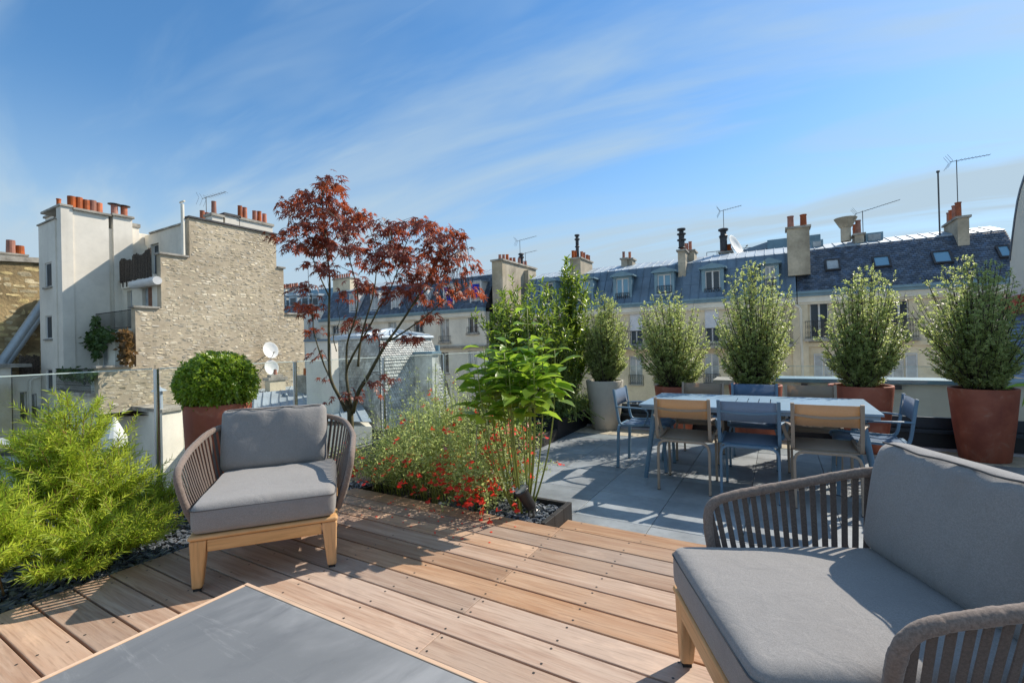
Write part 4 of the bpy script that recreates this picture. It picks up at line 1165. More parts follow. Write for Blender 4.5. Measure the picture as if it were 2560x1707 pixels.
# ------------------------------------------------ the street of roofs to the north
YS = 32.0
def X(sh, a, b=600): return ony(sh(a, b), YS).x
def mansard(rt, xa, xb, ze, yb, zb, yr, zr, mat, ym=None):
    """gutter, steep lower slope to (yb,zb), shallow top to the ridge (yr,zr)"""
    mb = MB()
    pts = [(YS - .02, ze), (yb, zb), (yr, zr), (yr + 6, zr - .8), (yr + 6, GZ), (YS + .6, GZ), (YS + .6, ze)]
    mb.prism([(xa, y, z) for y, z in pts], (xb - xa, 0, 0))
    return P(mb, 'roof_body', mat, rt)
def gutter(rt, xa, xb, z):
    P(MB().box(xa, xb, YS - .38, YS - .001, z - .12, z + .02).box(xa, xb, YS - .3, YS - .001, z - .28, z - .121), 'gutter', m_zincblue, rt)
    P(MB().box(xa, xb, YS - .22, YS - .001, z - .62, z - .281).box(xa, xb, YS - .12, YS - .001, z - .74, z - .621), 'cornice', m_cream, rt)
def slope_pt(ze, yb, zb, y): return ze + (zb - ze) * (y - YS) / (yb - YS)

# --- cream house with the dark slate mansard (centre left)
ze = ony(s3(1200, 985), YS).z
xa, xb = X(s3, 395, 980), X(s3, 1475, 980)
YBc = YS + 1.7; zb = ony(s3(1350, 770), YBc).z; YRc = YS + 4.5; zr = ony(s3(1350, 738), YRc).z
cb = root('cream_mansard_house', 'cream house with a steep slate mansard and bright blue cloth in its attic windows', 'building', (xa + xb) / 2, YS, 'street houses')
H = [hz(sC, YS, 1742, 1845, 680, 932), hz(sC, YS, 2048, 2152, 662, 835), hz(sC, YS, 1462, 1556, 700, 830), hz(sC, YS, 1180, 1270, 715, 835), hz(sC, YS, 900, 985, 730, 840), hz(sC, YS, 1735, 1840, 1045, 1275), hz(sC, YS, 2050, 2152, 1030, 1260), hz(sC, YS, 1440, 1545, 1055, 1280), hz(sC, YS, 560, 640, 745, 845)]
P(holed(xa, xb, GZ, ze - .25, H, .22, YS), 'facade', m_cream, cb)
P(MB().box(xa + .01, xb - .01, YS + .3, YS + 10, GZ, ze - .3), 'core_wall', m_cream, cb)
for i, h in enumerate(H): window(cb, h, YS, m_pane if i % 3 else m_panelight, 2, True)
for h in H[:3]:
    balcony(cb, h[0] - .12, h[1] + .12, YS, h[2], h[2] + .5, .05, .16)
    P(MB().box(h[0], h[1], YS - .05, YS - .02, h[3] + .01, h[3] + .12), 'lintel', m_limestone, cb)
zb2 = ony(sC(1900, 985), YS).z
P(MB().box(xa, xb, YS - .35, YS - .001, zb2 - .15, zb2 + .05), 'string_course', m_capstone, cb)
gutter(cb, xa, xb, ze)
mansard(cb, xa, xb, ze, YBc, zb, YRc, zr, m_lead)
nrm_off = .05
qd = [(xa, YS - .02, ze + .03), (xb, YS - .02, ze + .03), (xb, YBc, zb + .03), (xa, YBc, zb + .03)]
slates(cb, 'roof_slate', qd, 16, 90, m_slate, m_slatei, 300, lambda c: -c[1], jitter=.008)
seams(cb, [(xa, YBc, zb + .05), (xb, YBc, zb + .05), (xb, YRc, zr + .05), (xa, YRc, zr + .05)], 26, 'roof_sheet', m_zinc)
def dormer(rt, h, ze, yb, zb, pane, ped=True, matf=None, wide=.22, railing=True, leaves=2):
    """attic window standing out of the lower slope: cheeks, front frame, little roof, sashes"""
    a, b, c, d = h; mat = matf or m_zincblue; yf = YS + .25
    yk = YS + (d + .5 - ze) / (zb - ze) * (yb - YS) + .3
    dm = P(MB().box(a - wide, a - .0, yf, yf + .12, c - .1, d + .12).box(b, b + wide, yf, yf + .12, c - .1, d + .12).box(a, b, yf, yf + .12, d, d + .12)
           .box(a - wide + .02, a - wide + .08, yf + .121, yk, c - .1, d + .12).box(b + wide - .08, b + wide - .02, yf + .121, yk, c - .1, d + .12), 'dormer', mat, rt)
    if ped:
        mx = (a + b) / 2; mb = MB()
        mb.prism([(a - wide - .16, yf - .22, d + .121), (b + wide + .16, yf - .22, d + .121), (b + wide + .16, yf - .22, d + .22), (mx, yf - .22, d + .50), (a - wide - .16, yf - .22, d + .22)], (0, yk - yf + .3, 0))
        P(mb, 'dormer_roof', m_zincblue, rt, dm)
    else:
        P(MB().box(a - wide - .05, b + wide + .05, yf - .1, yk + .2, d + .121, d + .2), 'dormer_roof', m_zinc, rt, dm)
    e = yf + .06; fw = .06
    mb = MB().box(a, a + fw, e, e + .05, c, d).box(b - fw, b, e, e + .05, c, d).box(a + fw, b - fw, e, e + .05, d - fw, d).box(a + fw, b - fw, e, e + .05, c, c + fw)
    if leaves == 2: mb.box((a + b) / 2 - .05, (a + b) / 2 + .05, e - .01, e + .05, c + fw, d - fw)
    P(mb, 'dormer_frame', m_frame, rt, dm)
    for i in range(leaves):
        P(MB().box(a + fw * .7 + (b - a) * i / leaves, a - fw * .7 + (b - a) * (i + 1) / leaves, e + .02, e + .03, c + fw * .7, d - fw * .7), 'pane', pane, rt, dm)
    P(MB().box(a - wide, b + wide, yf - .05, yf + .3, c - .2, c - .101), 'dormer_sill', m_zinc, rt, dm)
    if railing: balcony(rt, a - .05, b + .05, yf - .02, c - .08, c + .45, 0, .14, True)
    return dm
for (a, b, t, bt, cl) in ((1785, 1885, 330, 540, 1), (2075, 2185, 300, 520, 1), (1500, 1600, 375, 555, 1), (1215, 1295, 400, 570, 0), (990, 1070, 410, 580, 0), (760, 840, 430, 590, 0)):
    h = hz(sC, YS + .25, a, b, t, bt)
    dormer(cb, h, ze, YBc, zb, m_panelight, False, m_frame, .12, False)
    if cl:
        yy = YS + .22; hh = h[3] - h[2]; ww = h[1] - h[0]; mb = MB()
        if a == 1785: poly = [(0, .95), (.55, .9), (.75, .45), (1.0, .3), (.7, .02), (.45, .1), (.3, .4), (.1, .75)]
        elif a == 2075: poly = [(.1, .95), (.85, .95), (.85, .35), (.6, .3), (.3, .42), (.15, .4)]
        else: poly = [(.1, .97), (.6, .97), (.55, .75), (.12, .78)]
        mb.prism([(h[0] + p * ww, yy + .03 * math.sin(i * 2.1), h[2] + q * hh) for i, (p, q) in enumerate(poly)], (0, .02, 0))
        P(mb, 'blue_cloth', m_bluecloth, cb)
chimney(cb, 575, 760, 240, 420, YS + 2.2, .9, sC, [580, 605, 630, 655, 680, 705, 730, (755, .5, .5)], .5, .12, m_limestone)
gt_ = ony(s5(300, 285), YS + .6)
# --- big gable stack between the houses
gs = root('gable_chimney_stack', 'wide rendered gable stack with a row of clay pots behind the laurel', 'chimney stack', ony(s5(330, 400), YS).x, YS + 1)
a_, b_ = ony(s5(226, 285), YS + .4), ony(s5(300, 285), YS + .4)
zt_ = a_.z
stk = P(MB().box(a_.x, b_.x, YS + .4, YS + 6.5, GZ, zt_ - .15), 'stack_wall', m_chim, gs)
P(MB().box(a_.x - .1, b_.x + .12, YS + .3, YS + 6.6, zt_ - .149, zt_), 'stack_cap', m_capstone, gs)
P(MB().box(b_.x + .002, b_.x + .4, YS + 4.2, YS + 5.2, GZ, zt_ - .5), 'flue_rib', m_chim, gs)
for i, y in enumerate((.9, 1.5, 2.1, 2.7, 3.3, 4.2, 4.8, 5.4)):
    for dx_ in (0,):
        hh = .45 + .2 * ((i * 7) % 3) / 2
        MB().lathe([(.05, 0), (.15, 0), (.12, hh - .05), (.14, hh), (.1, hh)], 12).build('chimney_pot', m_pot, stk, loc=Vector(((a_.x + b_.x) / 2, YS + y, zt_)) - Vector(gs.location))
MB().lathe([(.05, 0), (.17, 0), (.17, .7), (.26, .72), (.26, .84), (.17, .86), (.17, 1.0), (.3, 1.05), (.2, 1.15), (0, 1.17)], 12).build('cowl', m_lead, stk, loc=Vector(((a_.x + b_.x) / 2, YS + 4.6, zt_)) - Vector(gs.location))

# --- zinc mansard house (centre)
ze = ony(s5(1450, 580), YS).z
xa, xb = X(s5, 440, 600), X(s6, 600, 700)
YBz = YS + 1.6; zb = ony(s5(1250, 352), YBz).z; YRz = YS + 4.0; zr = ony(s5(1250, 318), YRz).z
zh = root('zinc_mansard_house', 'house with a blue grey zinc mansard and a row of pedimented dormers', 'building', (xa + xb) / 2, YS, 'street houses')
up = [hz(s5, YS, 1208, 1302, 655, 890), hz(s5, YS, 1742, 1850, 632, 870), hz(s5, YS, 1470, 1570, 645, 880), hz(s5, YS, 2010, 2110, 620, 860), hz(s5, YS, 960, 1050, 668, 895), hz(s5, YS, 720, 810, 680, 900)]
lo = [hz(s5, YS, 1205, 1303, 968, 1172), hz(s5, YS, 1385, 1485, 962, 1170), hz(s5, YS, 1740, 1850, 950, 1170), hz(s5, YS, 2010, 2110, 945, 1170), hz(s5, YS, 960, 1055, 978, 1175), hz(s5, YS, 720, 815, 985, 1178)]
l2 = [(a, b, c - 3.3, d - 3.1) for (a, b, c, d) in lo]
P(holed(xa, xb, GZ, ze - .25, up + lo + l2, .22, YS), 'facade', m_limestone, zh)
P(MB().box(xa + .01, xb - .01, YS + .3, YS + 10, GZ, ze - .3), 'core_wall', m_limestone, zh)
for i, h in enumerate(up):
    if i < 2:
        window(zh, h, YS, m_pane, 2, False); P(MB().box(h[0], h[1], YS + .05, YS + .09, h[2] + (h[3] - h[2]) * .42, h[3]), 'roller_blind', m_blind, zh)
    else: window(zh, h, YS, m_panelight if i % 2 else m_pane, 2, False)
for i, h in enumerate(lo):
    window(zh, h, YS, m_panelight if i != 4 else m_pane, 2, True); balcony(zh, h[0] - .06, h[1] + .06, YS, h[2], h[2] + .65, 0, .14, True)
for h in l2: window(zh, h, YS, m_pane, 2, True)
zbal = ony(s5(1290, 892), YS).z
P(MB().box(xa, xb - .2, YS - .75, YS - .001, zbal - .28, zbal - .1), 'balcony_ledge', m_capstone, zh)
balcony(zh, xa, xb - .25, YS - .68, zbal - .1, zbal + 1.0, 0, .12, False)
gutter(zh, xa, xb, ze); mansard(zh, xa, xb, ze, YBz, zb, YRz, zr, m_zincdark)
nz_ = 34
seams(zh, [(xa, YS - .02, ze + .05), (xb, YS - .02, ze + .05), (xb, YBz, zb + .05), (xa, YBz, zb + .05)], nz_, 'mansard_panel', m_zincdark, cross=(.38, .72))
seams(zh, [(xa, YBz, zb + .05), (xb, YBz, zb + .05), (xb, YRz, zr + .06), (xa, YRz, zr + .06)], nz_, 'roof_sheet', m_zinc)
for (a, b, t, bt, pn) in ((846, 930, 440, 572, m_paneblue), (1112, 1204, 420, 562, m_paneblue), (1407, 1505, 392, 512, m_paneblue), (1746, 1856, 366, 532, m_pane), (2172, 2246, 332, 470, m_panelight), (590, 665, 455, 580, m_pane)):
    dormer(zh, hz(s5, YS + .25, a, b, t, bt), ze, YBz, zb, pn)
chimney(zh, 782, 858, 268, 500, YS + 1.1, 2.6, s5, [(806, .6, .1), (822, .65, .25), (868, .6, .4), (884, .6, .6), (906, .5, .8), (918, .5, .95)], .6, .13)
tall = MB(); p_ = ony(s5(838, 268), YS + 2.0); ptop = ony(s5(835, 100), YS + 2.0).z
tall.cyl((p_.x, YS + 2, p_.z), (p_.x, YS + 2, ptop - .5), .13, n=12).lathe([(.13, 0), (.2, .05), (.13, .12)], 12, (p_.x, YS + 2, p_.z + .8)).lathe([(.13, 0), (.2, .03), (.22, .1), (.12, .16), (.12, .3), (.2, .34), (.2, .44), (0, .46)], 12, (p_.x, YS + 2, ptop - .5))
P(tall, 'flue_pipe', m_lead, zh)
chimney(zh, 1148, 1190, 270, 350, YS + 3.2, .9, s5, [(1167, .5, .5)], .45, .12); chimney(zh, 1192, 1228, 272, 345, YS + 3.4, .9, s5, [(1205, .5, .5)], .45, .12)
chimney(zh, 1551, 1604, 210, 460, YS + 1.0, 1.9, s5, [(1582, .4, .3), (1606, .6, .6), (1618, .5, .8), (1636, .7, .95)], .55, .12)
p_ = ony(s5(1581, 205), YS + 1.4)
P(MB().lathe([(.2, 0), (.26, .05), (.2, .1), (.2, .5), (.3, .54), (.3, .62), (.18, .66), (.2, .9), (.3, .95), (.3, 1.02), (.15, 1.08), (.15, 1.2), (.28, 1.25), (.28, 1.36), (0, 1.4)], 12, (p_.x, YS + 1.4, p_.z + .02)), 'flue_pipe', m_lead, zh)
chimney(zh, 1622, 1668, 212, 370, YS + 2.4, 1.2, s5, [(1634, .6, .5)], .55, .13)
chimney(zh, 1850, 1935, 222, 250, YS + 4.4, 1.0, s5, [(1862, .5, .5), (1874, .6, .5), (1905, .55, .5), (1922, .55, .5)], .55, .13)
p_ = ony(s5(1880, 220), YS + 4.6); pt_ = ony(s5(1878, 55), YS + 4.6).z
P(MB().lathe([(.24, 0), (.24, .9), (.3, .95), (.22, 1.05), (.22, pt_ - p_.z - .7), (.32, pt_ - p_.z - .62), (.2, pt_ - p_.z - .5), (.2, pt_ - p_.z - .3), (.34, pt_ - p_.z - .22), (.34, pt_ - p_.z - .1), (0, pt_ - p_.z)], 12, (p_.x, YS + 4.6, p_.z)), 'flue_pipe', m_lead, zh)
# plant rooms and ducts beyond the ridge
a_, b_ = ony(s5(1760, 255), YS + 8), ony(s5(2281, 200), YS + 8)
pr_ = root('rooftop_plant_room', 'pale corrugated plant room behind the zinc ridge', 'plant room', (a_.x + b_.x) / 2, YS + 9)
P(MB().box(a_.x, b_.x + 1, YS + 8, YS + 12, zr - 3, b_.z - .1), 'wall', m_capstone, pr_)
for i in range(22):
    x = a_.x + (b_.x + 1 - a_.x) * i / 22; P(MB().box(x, x + .28, YS + 7.93, YS + 7.998, zr - 1.5, b_.z - .1), 'cladding_panel', m_zinc, pr_)
mb = MB().box(a_.x, b_.x + 1, YS + 7.9, YS + 7.94, b_.z + .25, b_.z + .29)
for i in range(9):
    x = a_.x + (b_.x + 1 - a_.x) * i / 8; mb.box(x - .02, x + .02, YS + 7.9, YS + 7.94, b_.z - .1, b_.z + .25)
P(mb, 'guard_rail', m_alum, pr_)
a_, b_ = ony(s5(2190, 145), YS + 7), ony(s5(2290, 200), YS + 7)
dk_ = root('ventilation_duct', 'blue grey ventilation duct on the roof beside the tall chimney wall', 'duct', a_.x, YS + 7)
P(MB().box(a_.x, b_.x + 2.4, YS + 7, YS + 8.2, b_.z, a_.z), 'duct_body', m_zincblue, dk_)
P(MB().prism([(a_.x - 1.6, YS + 7.1, b_.z - .1), (a_.x - .002, YS + 7.1, b_.z + .1), (a_.x - .002, YS + 7.1, a_.z - .1), (a_.x - 1.6, YS + 7.1, a_.z - .5)], (0, 1, 0)), 'duct_elbow', m_zincdark, dk_)

# --- slate house (right)
xa, xb = X(s6, 606, 700), X(s6, 2130, 700)
ze = ony(s6(1300, 768), YS).z; YBr = YS + 2.6; zb = ony(s6(1300, 478), YBr).z; YRr = YS + 4.6; zr = ony(s6(1300, 450), YRr).z
sh_ = root('slate_roof_house', 'limestone house with dark slate roof, four skylights and louvred shutters', 'building', (xa + xb) / 2, YS, 'street houses')
up = [hz(s6, YS, 1212, 1345, 868, 1108), hz(s6, YS, 690, 820, 885, 1112), hz(s6, YS, 1640, 1780, 855, 1100)]
lo = [hz(s6, YS, 1160, 1312, 1210, 1368), hz(s6, YS, 782, 905, 1213, 1364), hz(s6, YS, 1640, 1780, 1205, 1375)]
lo = [(a, b, c - .8, d) for a, b, c, d in lo]
l2 = [(a, b, c - 3.1, d - 3.0) for a, b, c, d in lo]
P(holed(xa, xb, GZ, ze - .25, up + lo + l2, .22, YS), 'facade', m_limestone, sh_)
P(MB().box(xa + .01, xb - .01, YS + .3, YS + 10, GZ, ze - .3), 'core_wall', m_limestone, sh_)
for i, h in enumerate(up):
    window(sh_, h, YS, m_pane, 2, False, 0); balcony(sh_, h[0] - .25, h[1] + .3, YS, h[2], h[2] + 1.02, .35, .11, True)
for h in lo:
    window(sh_, h, YS, m_panelight, 2, True); w_ = (h[1] - h[0]) * .52
    louvred(sh_, h[0] - w_ - .04, h[0] - .04, h[2], h[3], YS); louvred(sh_, h[1] + .04, h[1] + w_ + .04, h[2], h[3], YS)
for h in l2: window(sh_, h, YS, m_pane, 2, True)
zs2 = ony(s6(1000, 1150), YS).z
P(MB().box(xa + .4, xb, YS - .14, YS - .001, zs2 - .1, zs2 + .12), 'string_course', m_limestone, sh_)
gutter(sh_, xa, xb, ze); mansard(sh_, xa, xb, ze, YBr, zb, YRr, zr, m_lead)
qd = [(xa, YS - .02, ze + .03), (xb, YS - .02, ze + .03), (xb, YBr, zb + .03), (xa, YBr, zb + .03)]
slates(sh_, 'roof_slate', qd, 22, 46, m_slate, m_slatei, 300, lambda c: abs(c[1] - .45) + abs(c[3] - .6) * .6, jitter=.012)
seams(sh_, [(xa, YBr, zb + .06), (xb, YBr, zb + .06), (xb, YRr, zr + .07), (xa, YRr, zr + .07)], 18, 'roof_sheet', m_zinc)
def skylight(rt, sh, a, b, t, bt, ze, yb, zb, pane):
    dirs = Vector((0, yb - YS, zb - ze)).normalized(); nr = Vector((0, -dirs.z, dirs.y))
    pl = Vector((0, YS - .02, ze + .03))
    def hit(u, v):
        d = ray(*sh(u, v)); return _C + d * ((pl - _C).dot(nr) / d.dot(nr))
    c0 = hit((a + b) / 2, bt); c1 = hit((a + b) / 2, t); xl, xr = hit(a, (t + bt) / 2).x, hit(b, (t + bt) / 2).x
    M_ = Matrix(((1, 0, 0), (0, dirs.y, nr.y), (0, dirs.z, nr.z)))
    def bx(x0, x1, s0, s1, n0, n1, mb):
        b_ = MB().box(x0, x1, s0, s1, n0, n1)
        return mb.add([Vector((p[0], c0.y, c0.z)) + dirs * p[1] + nr * p[2] for p in b_.v], b_.f)
    L = (c1 - c0).dot(dirs); f = .09
    mb = MB(); bx(xl, xl + f, 0, L, .0, .14, mb); bx(xr - f, xr, 0, L, .0, .14, mb); bx(xl + f, xr - f, 0, f, 0, .14, mb); bx(xl + f, xr - f, L - f, L, 0, .14, mb)
    s = P(mb, 'skylight', m_lead, rt)
    mb = MB(); bx(xl + f, xr - f, f, L - f, .05, .1, mb); P(mb, 'pane', pane, rt, s)
for (a, b, t, bt, pn) in ((790, 890, 605, 675, m_panelight), (1100, 1220, 585, 655, m_paneblue), (1487, 1622, 552, 630, m_paneblue), (1912, 2010, 515, 594, m_paneblue)):
    skylight(sh_, s6, a, b, t, bt, ze, YBr, zb, pn)
for (a, b, t, bt) in ((696, 778, 478, 512), (1052, 1168, 432, 470)):
    h = hz(s6, YS + 3.8, a, b, t, bt)
    s = P(MB().box(h[0], h[1], YS + 3.6, YS + 4.4, h[2] - .2, h[3]), 'roof_hatch', m_zincblue, sh_); P(MB().box(h[0] + .12, h[1] - .12, YS + 3.57, YS + 3.598, h[2], h[3] - .1), 'pane', m_panelight, sh_, s)
c_ = chimney(sh_, 541, 688, 380, 700, YS + .5, 1.0, s6, [(566, .75, .5), (650, .75, .5)], .7, .2)
chimney(sh_, 985, 1045, 425, 490, YS + 3.2, 1.2, s6, [(965, .5, .6), (985, .75, .6), (1008, .9, .5)], .6, .17)
chimney(sh_, 1655, 1732, 312, 520, YS + 1.9, 2.4, s6, [(1604, .7, .95), (1618, .75, .8), (1640, .85, .5), (1662, .85, .2)], .7, .16)
q0 = ony(s6(928, 480), YS + 3.6); q1 = ony(s6(928, 330), YS + 3.6).z
P(MB().lathe([(.27, 0), (.27, q1 - q0.z - .6), (.33, q1 - q0.z - .55), (.62, q1 - q0.z), (.6, q1 - q0.z + .02), (.25, q1 - q0.z - .3)], 16, (q0.x, YS + 3.6, q0.z)).box(q0.x - .16, q0.x + .16, YS + 3.5, YS + 3.7, q1, q1 + .1), 'vent_funnel', m_chim, sh_)
# downpipe with swan neck at the junction of the two houses
pp = [ony(s6(*p), YS - .25) for p in ((582, 852), (584, 880), (596, 896), (620, 908), (632, 925))]
P(MB().tube([(p.x, YS - .25 + .03 * i, p.z) for i, p in enumerate(pp)] + [(pp[-1].x, YS - .1, GZ)], .085, 10), 'downpipe', m_cream, sh_, smooth=True)
P(MB().box(pp[-1].x - .45, pp[-1].x + .35, YS - .16, YS - .002, GZ, ze - .75), 'quoin_pier', m_limestone, sh_)

# ------------------------------------------------ antennas and dishes (things of their own)
def antenna(label, base, h, az, n=7, boom=1.6, group='television aerials on the roofs', vee=True, el=8):
    t = thing('tv_antenna', label, 'antenna', base, 0, group)
    MB().cyl((0, 0, -.3), (0, 0, h), .022, n=6).build('mast', m_alum, t)
    d = Vector((math.cos(az), math.sin(az), math.tan(math.radians(el)))).normalized(); s = Vector((-math.sin(az), math.cos(az), 0))
    mb = MB(); p = Vector((0, 0, h - .05)); mb.tube([p - d * boom * .2, p + d * boom], .016, 5)
    mb.build('boom', m_alum, t)
    mb = MB()
    for i in range(n):
        q = p + d * (boom * (.1 + .88 * i / (n - 1))); l = .26 - .012 * i; mb.tube([q - s * l, q + s * l], .008, 4)
    if vee:
        q = p - d * boom * .18
        for k_ in (-1, 1):
            for j in range(3): mb.tube([q + s * (-.3), q + s * (-.3) + Vector((0, 0, k_ * .35)) - d * .18], .008, 4) if 0 else mb.tube([q + s * (j - 1) * .25, q + s * (j - 1) * .25 + Vector((0, 0, k_ * .38)) - d * .22], .008, 4)
    o = mb.build('element', m_alum, t); o['kind'] = 'stuff'
    return t
q = ony(s1(1472, 270), 15.2); antenna('aerial with a long boom beside the white stacks of the stone-walled house', (q.x, 15.2, q.z), 1.3, .3, 8, 1.5)
q = ony(s5(430, 300), YS + 4.4); antenna('aerial above the gable stack behind the laurel', (q.x, YS + 4.4, q.z), 2.0, .15, 7, 1.6)
q = ony(s5(468, 325), YS + 5.6); antenna('small aerial at the rear of the gable stack', (q.x, YS + 5.6, q.z), 1.2, .2, 5, 1.1, vee=False)
q = ony(s5(1884, 200), YS + 4.9); antenna('aerial strapped to the flue pipe beside the roof dish', (q.x, YS + 4.9, q.z), 2.8, .05, 7, 1.2)
q = ony(s6(1040, 440), YS + 3.3); antenna('long aerial pointing up beside the vent funnel', (q.x, YS + 3.3, q.z), 1.5, .1, 10, 1.9, el=14)
q = ony(s6(1660, 300), YS + 2.6); antenna('tall aerial on the right-hand chimney of the slate roof', (q.x, YS + 2.6, q.z), 3.0, .1, 9, 1.4, el=3)
q = ony(s6(1540, 410), YS + 3.0)
t = thing('mast', 'plain thin mast left of the right-hand chimney', 'mast', (q.x, YS + 3, q.z)); MB().cyl((0, 0, -.4), (0, 0, 3.3), .04, n=8).lathe([(0, 3.3), (.08, 3.32), (.08, 3.42), (0, 3.45)], 8).build('pole', m_alum, t)
def dish(name, label, c, r, nrm, post=None, group=None):
    """offset satellite dish: shallow bowl, arm and receiver, wall bracket"""
    t = thing(name, label, 'satellite dish', c, 0, group); nr = Vector(nrm).normalized()
    R3_ = nr.to_track_quat('Z', 'Y').to_matrix()
    mb = MB().lathe([(0, 0), (r * .4, r * .03), (r * .75, r * .1), (r, r * .2), (r * 1.02, r * .2), (r * 1.0, r * .17), (r * .7, r * .06), (0, -r * .05)], 28)
    mb.v = [tuple(R3_ @ Vector((p[0] * .92, p[1] * 1.06, p[2]))) for p in mb.v]; mb.build('reflector', m_dish, t, smooth=True)
    up_ = R3_ @ Vector((0, -1, 0))
    if up_.z > 0: up_ = -up_
    f = nr * r * .95 + up_ * r * .55
    MB().tube([up_ * r * .95 + nr * r * .1, f], .015, 6).build('feed_arm', m_alum, t)
    MB().cyl(f - nr * .06, f + nr * .07, .045, n=10).build('receiver', m_capstone, t)
    if post is not None: MB().tube([-nr * .03, -nr * .25, Vector(post)], .03, 8).build('bracket', m_alum, t)
    return t
GD = 'satellite dishes'
q = onx(s1(1925, 1215), XW + .6); dish('satellite_dish', 'upper of the two white dishes fixed to the stone wall', q, .46, (.9, -.12, .3), (-.62, .1, -.3), GD)
q = onx(s1(1932, 1338), XW + .8); dish('satellite_dish', 'lower of the two white dishes fixed to the stone wall', q, .42, (.9, -.12, .25), (-.82, .1, .1), GD)
q = ony(s5(1957, 190), YS + 5); dish('satellite_dish', 'grey satellite dish on the zinc ridge beside the aerial', q, .8, (.75, -.3, .35), (0, .6, -1.0), GD)

# ------------------------------------------------ distant blue roofs left of the maple
YD = 52.0
fd = root('distant_mansard_house', 'distant house with blue zinc dormers left of the maple', 'building', ony(sC(240, 500), YD).x, YD + 2)
xa, xb = ony(sC(-60, 500), YD).x, ony(sC(560, 500), YD).x
zed = ony(sC(250, 610), YD).z; zbd = ony(sC(250, 385), YD + 2).z
P(MB().box(xa, xb, YD, YD + 8, GZ, zed), 'facade', m_white, fd)
P(MB().prism([(xa, YD, zed + .01), (xa, YD + 2, zbd), (xa, YD + 8, zbd + 1.2), (xa, YD + 8, zed + .01)], (xb - xa, 0, 0)), 'roof', m_zincblue, fd)
for (a, b) in ((95, 190), (225, 320), (340, 430), (10, 70)):
    h = hz(sC, YD - .1, a, b, 440, 540)
    d_ = P(MB().box(h[0], h[1], YD - .1, YD + 3, h[2], h[3]), 'dormer', m_zinc, fd)
    P(MB().box(h[0] + .5, h[1] - .5, YD - .16, YD - .102, h[2] + .2, h[3] - .4), 'pane', m_pane, fd, d_); P(MB().box(h[0] - .2, h[1] + .2, YD - .4, YD + 3, h[3] + .002, h[3] + .35), 'dormer_roof', m_zinc, fd, d_)
balcony(fd, xa, xb, YD - .5, zed, ony(sC(250, 500), YD).z, 0, .3)
for (a, b, t) in ((80, 258, 340), (-10, 60, 355)):
    chimney(fd, a, b, t, 400, YD + 4, 1, sC, [a + 35, a + 60, a + 85, a + 105] + ([a + 155] if b > 100 else []), .9, .22, m_white)
mid = root('side_house', 'narrow white house front with an iron balcony beside the stone wall', 'building', ony(sC(350, 800), 40).x, 41)
xa, xb = ony(sC(255, 800), 40).x, ony(sC(470, 800), 40).x; zt_ = ony(sC(350, 625), 40).z
hm = hz(sC, 40, 305, 375, 690, 900)
P(holed(xa, xb, GZ, zt_, [hm], .3, 40), 'facade', m_white, mid); P(MB().box(xa, xb, 40.4, 46, GZ, zt_ - .05), 'core_wall', m_white, mid); window(mid, hm, 40, m_panelight, 2, False)
balcony(mid, xa + .2, ony(sC(422, 800), 40).x, 40, hm[2], ony(sC(350, 815), 40).z, .3, .16, True)

# ------------------------------------------------ lower roofs and walls around the terrace
# low cream wing under the stair tower: its long wall looks east (+x)
XL = tx0 + .05
yy = lambda a, b: onx(sA(a, b), XL)
yw0, yw1 = yy(132, 500).y, YT - .02
zl = (yy(140, 252).z + yy(415, 240).z) / 2
lw_ = root('low_cream_wing', 'low cream wing with two small barred windows under the stair tower', 'building', XL, (yw0 + yw1) / 2)
def hx(a, b, t, bt):
    p, q = yy(a, t), yy(b, bt); return (p.y, q.y, q.z, p.z)
HL = [hx(204, 283, 410, 688), hx(329, 385, 430, 655), hx(210, 286, 893, 1060)]
tmp = holed(yw0, yw1, GZ, zl, HL, .28, 0)        # built facing -y, then turned to face +x
turn = lambda mb: [setattr(mb, 'v', [(XL - p[1], p[0], p[2]) for p in mb.v]), mb][1]
P(turn(tmp), 'facade', m_cream, lw_)
P(MB().box(XL - .25, XL + .06, yw0, yw1, zl + .001, zl + .07), 'coping', m_capstone, lw_)
for (a, b, c, d) in HL:
    e = .2; fw = .05
    w = P(turn(MB().box(a, a + fw, e, e + .05, c, d).box(b - fw, b, e, e + .05, c, d).box(a + fw, b - fw, e, e + .05, d - fw, d).box(a + fw, b - fw, e, e + .05, c, c + fw)), 'window', m_frame, lw_)
    P(turn(MB().box(a + fw * .8, b - fw * .8, e + .02, e + .03, c + fw * .8, d - fw * .8)), 'pane', m_panedull, lw_, w)
    P(turn(MB().box(a - .06, b + .06, -.1, e - .005, c - .08, c - .003)), 'sill', m_capstone, lw_, w)
    mb = MB()
    for i in range(5): mb.box(a + .05 + (b - a - .1) * i / 4, a + .07 + (b - a - .1) * i / 4, -.05, -.03, c, c + .45)
    mb.box(a, b, -.055, -.025, c + .45, c + .48); P(turn(mb), 'window_guard', m_iron, lw_, w)
P(MB().box(XL - 5, XL - .3, yw0 + .02, yw1, GZ, zl - .02), 'core_wall', m_cream, lw_)
q = yy(302, 300); P(MB().tube([(XL + .1, yy(420, 255).y, yy(420, 255).z), (XL + .1, yy(335, 268).y, yy(335, 268).z), (XL + .1, q.y, q.z), (XL + .1, q.y, q.z - 6)], .06, 8), 'downpipe', m_cream, lw_, smooth=True)
q = ony(sA(602, 420), Y4 - .1); P(MB().tube([Vector((q.x + .12, Y4, q.z + .25)), Vector((q.x, Y4 - .1, q.z)), Vector((q.x, Y4 - .1, q.z - 6))], .09, 8), 'downpipe', m_cream, pw, smooth=True)
XL2 = XL + .9
pe = onx(sA(112, 160), XL2)
lb = root('cream_end_block', 'plain cream block with rust streak at the left edge of the view', 'building', XL2, pe.y - 3)
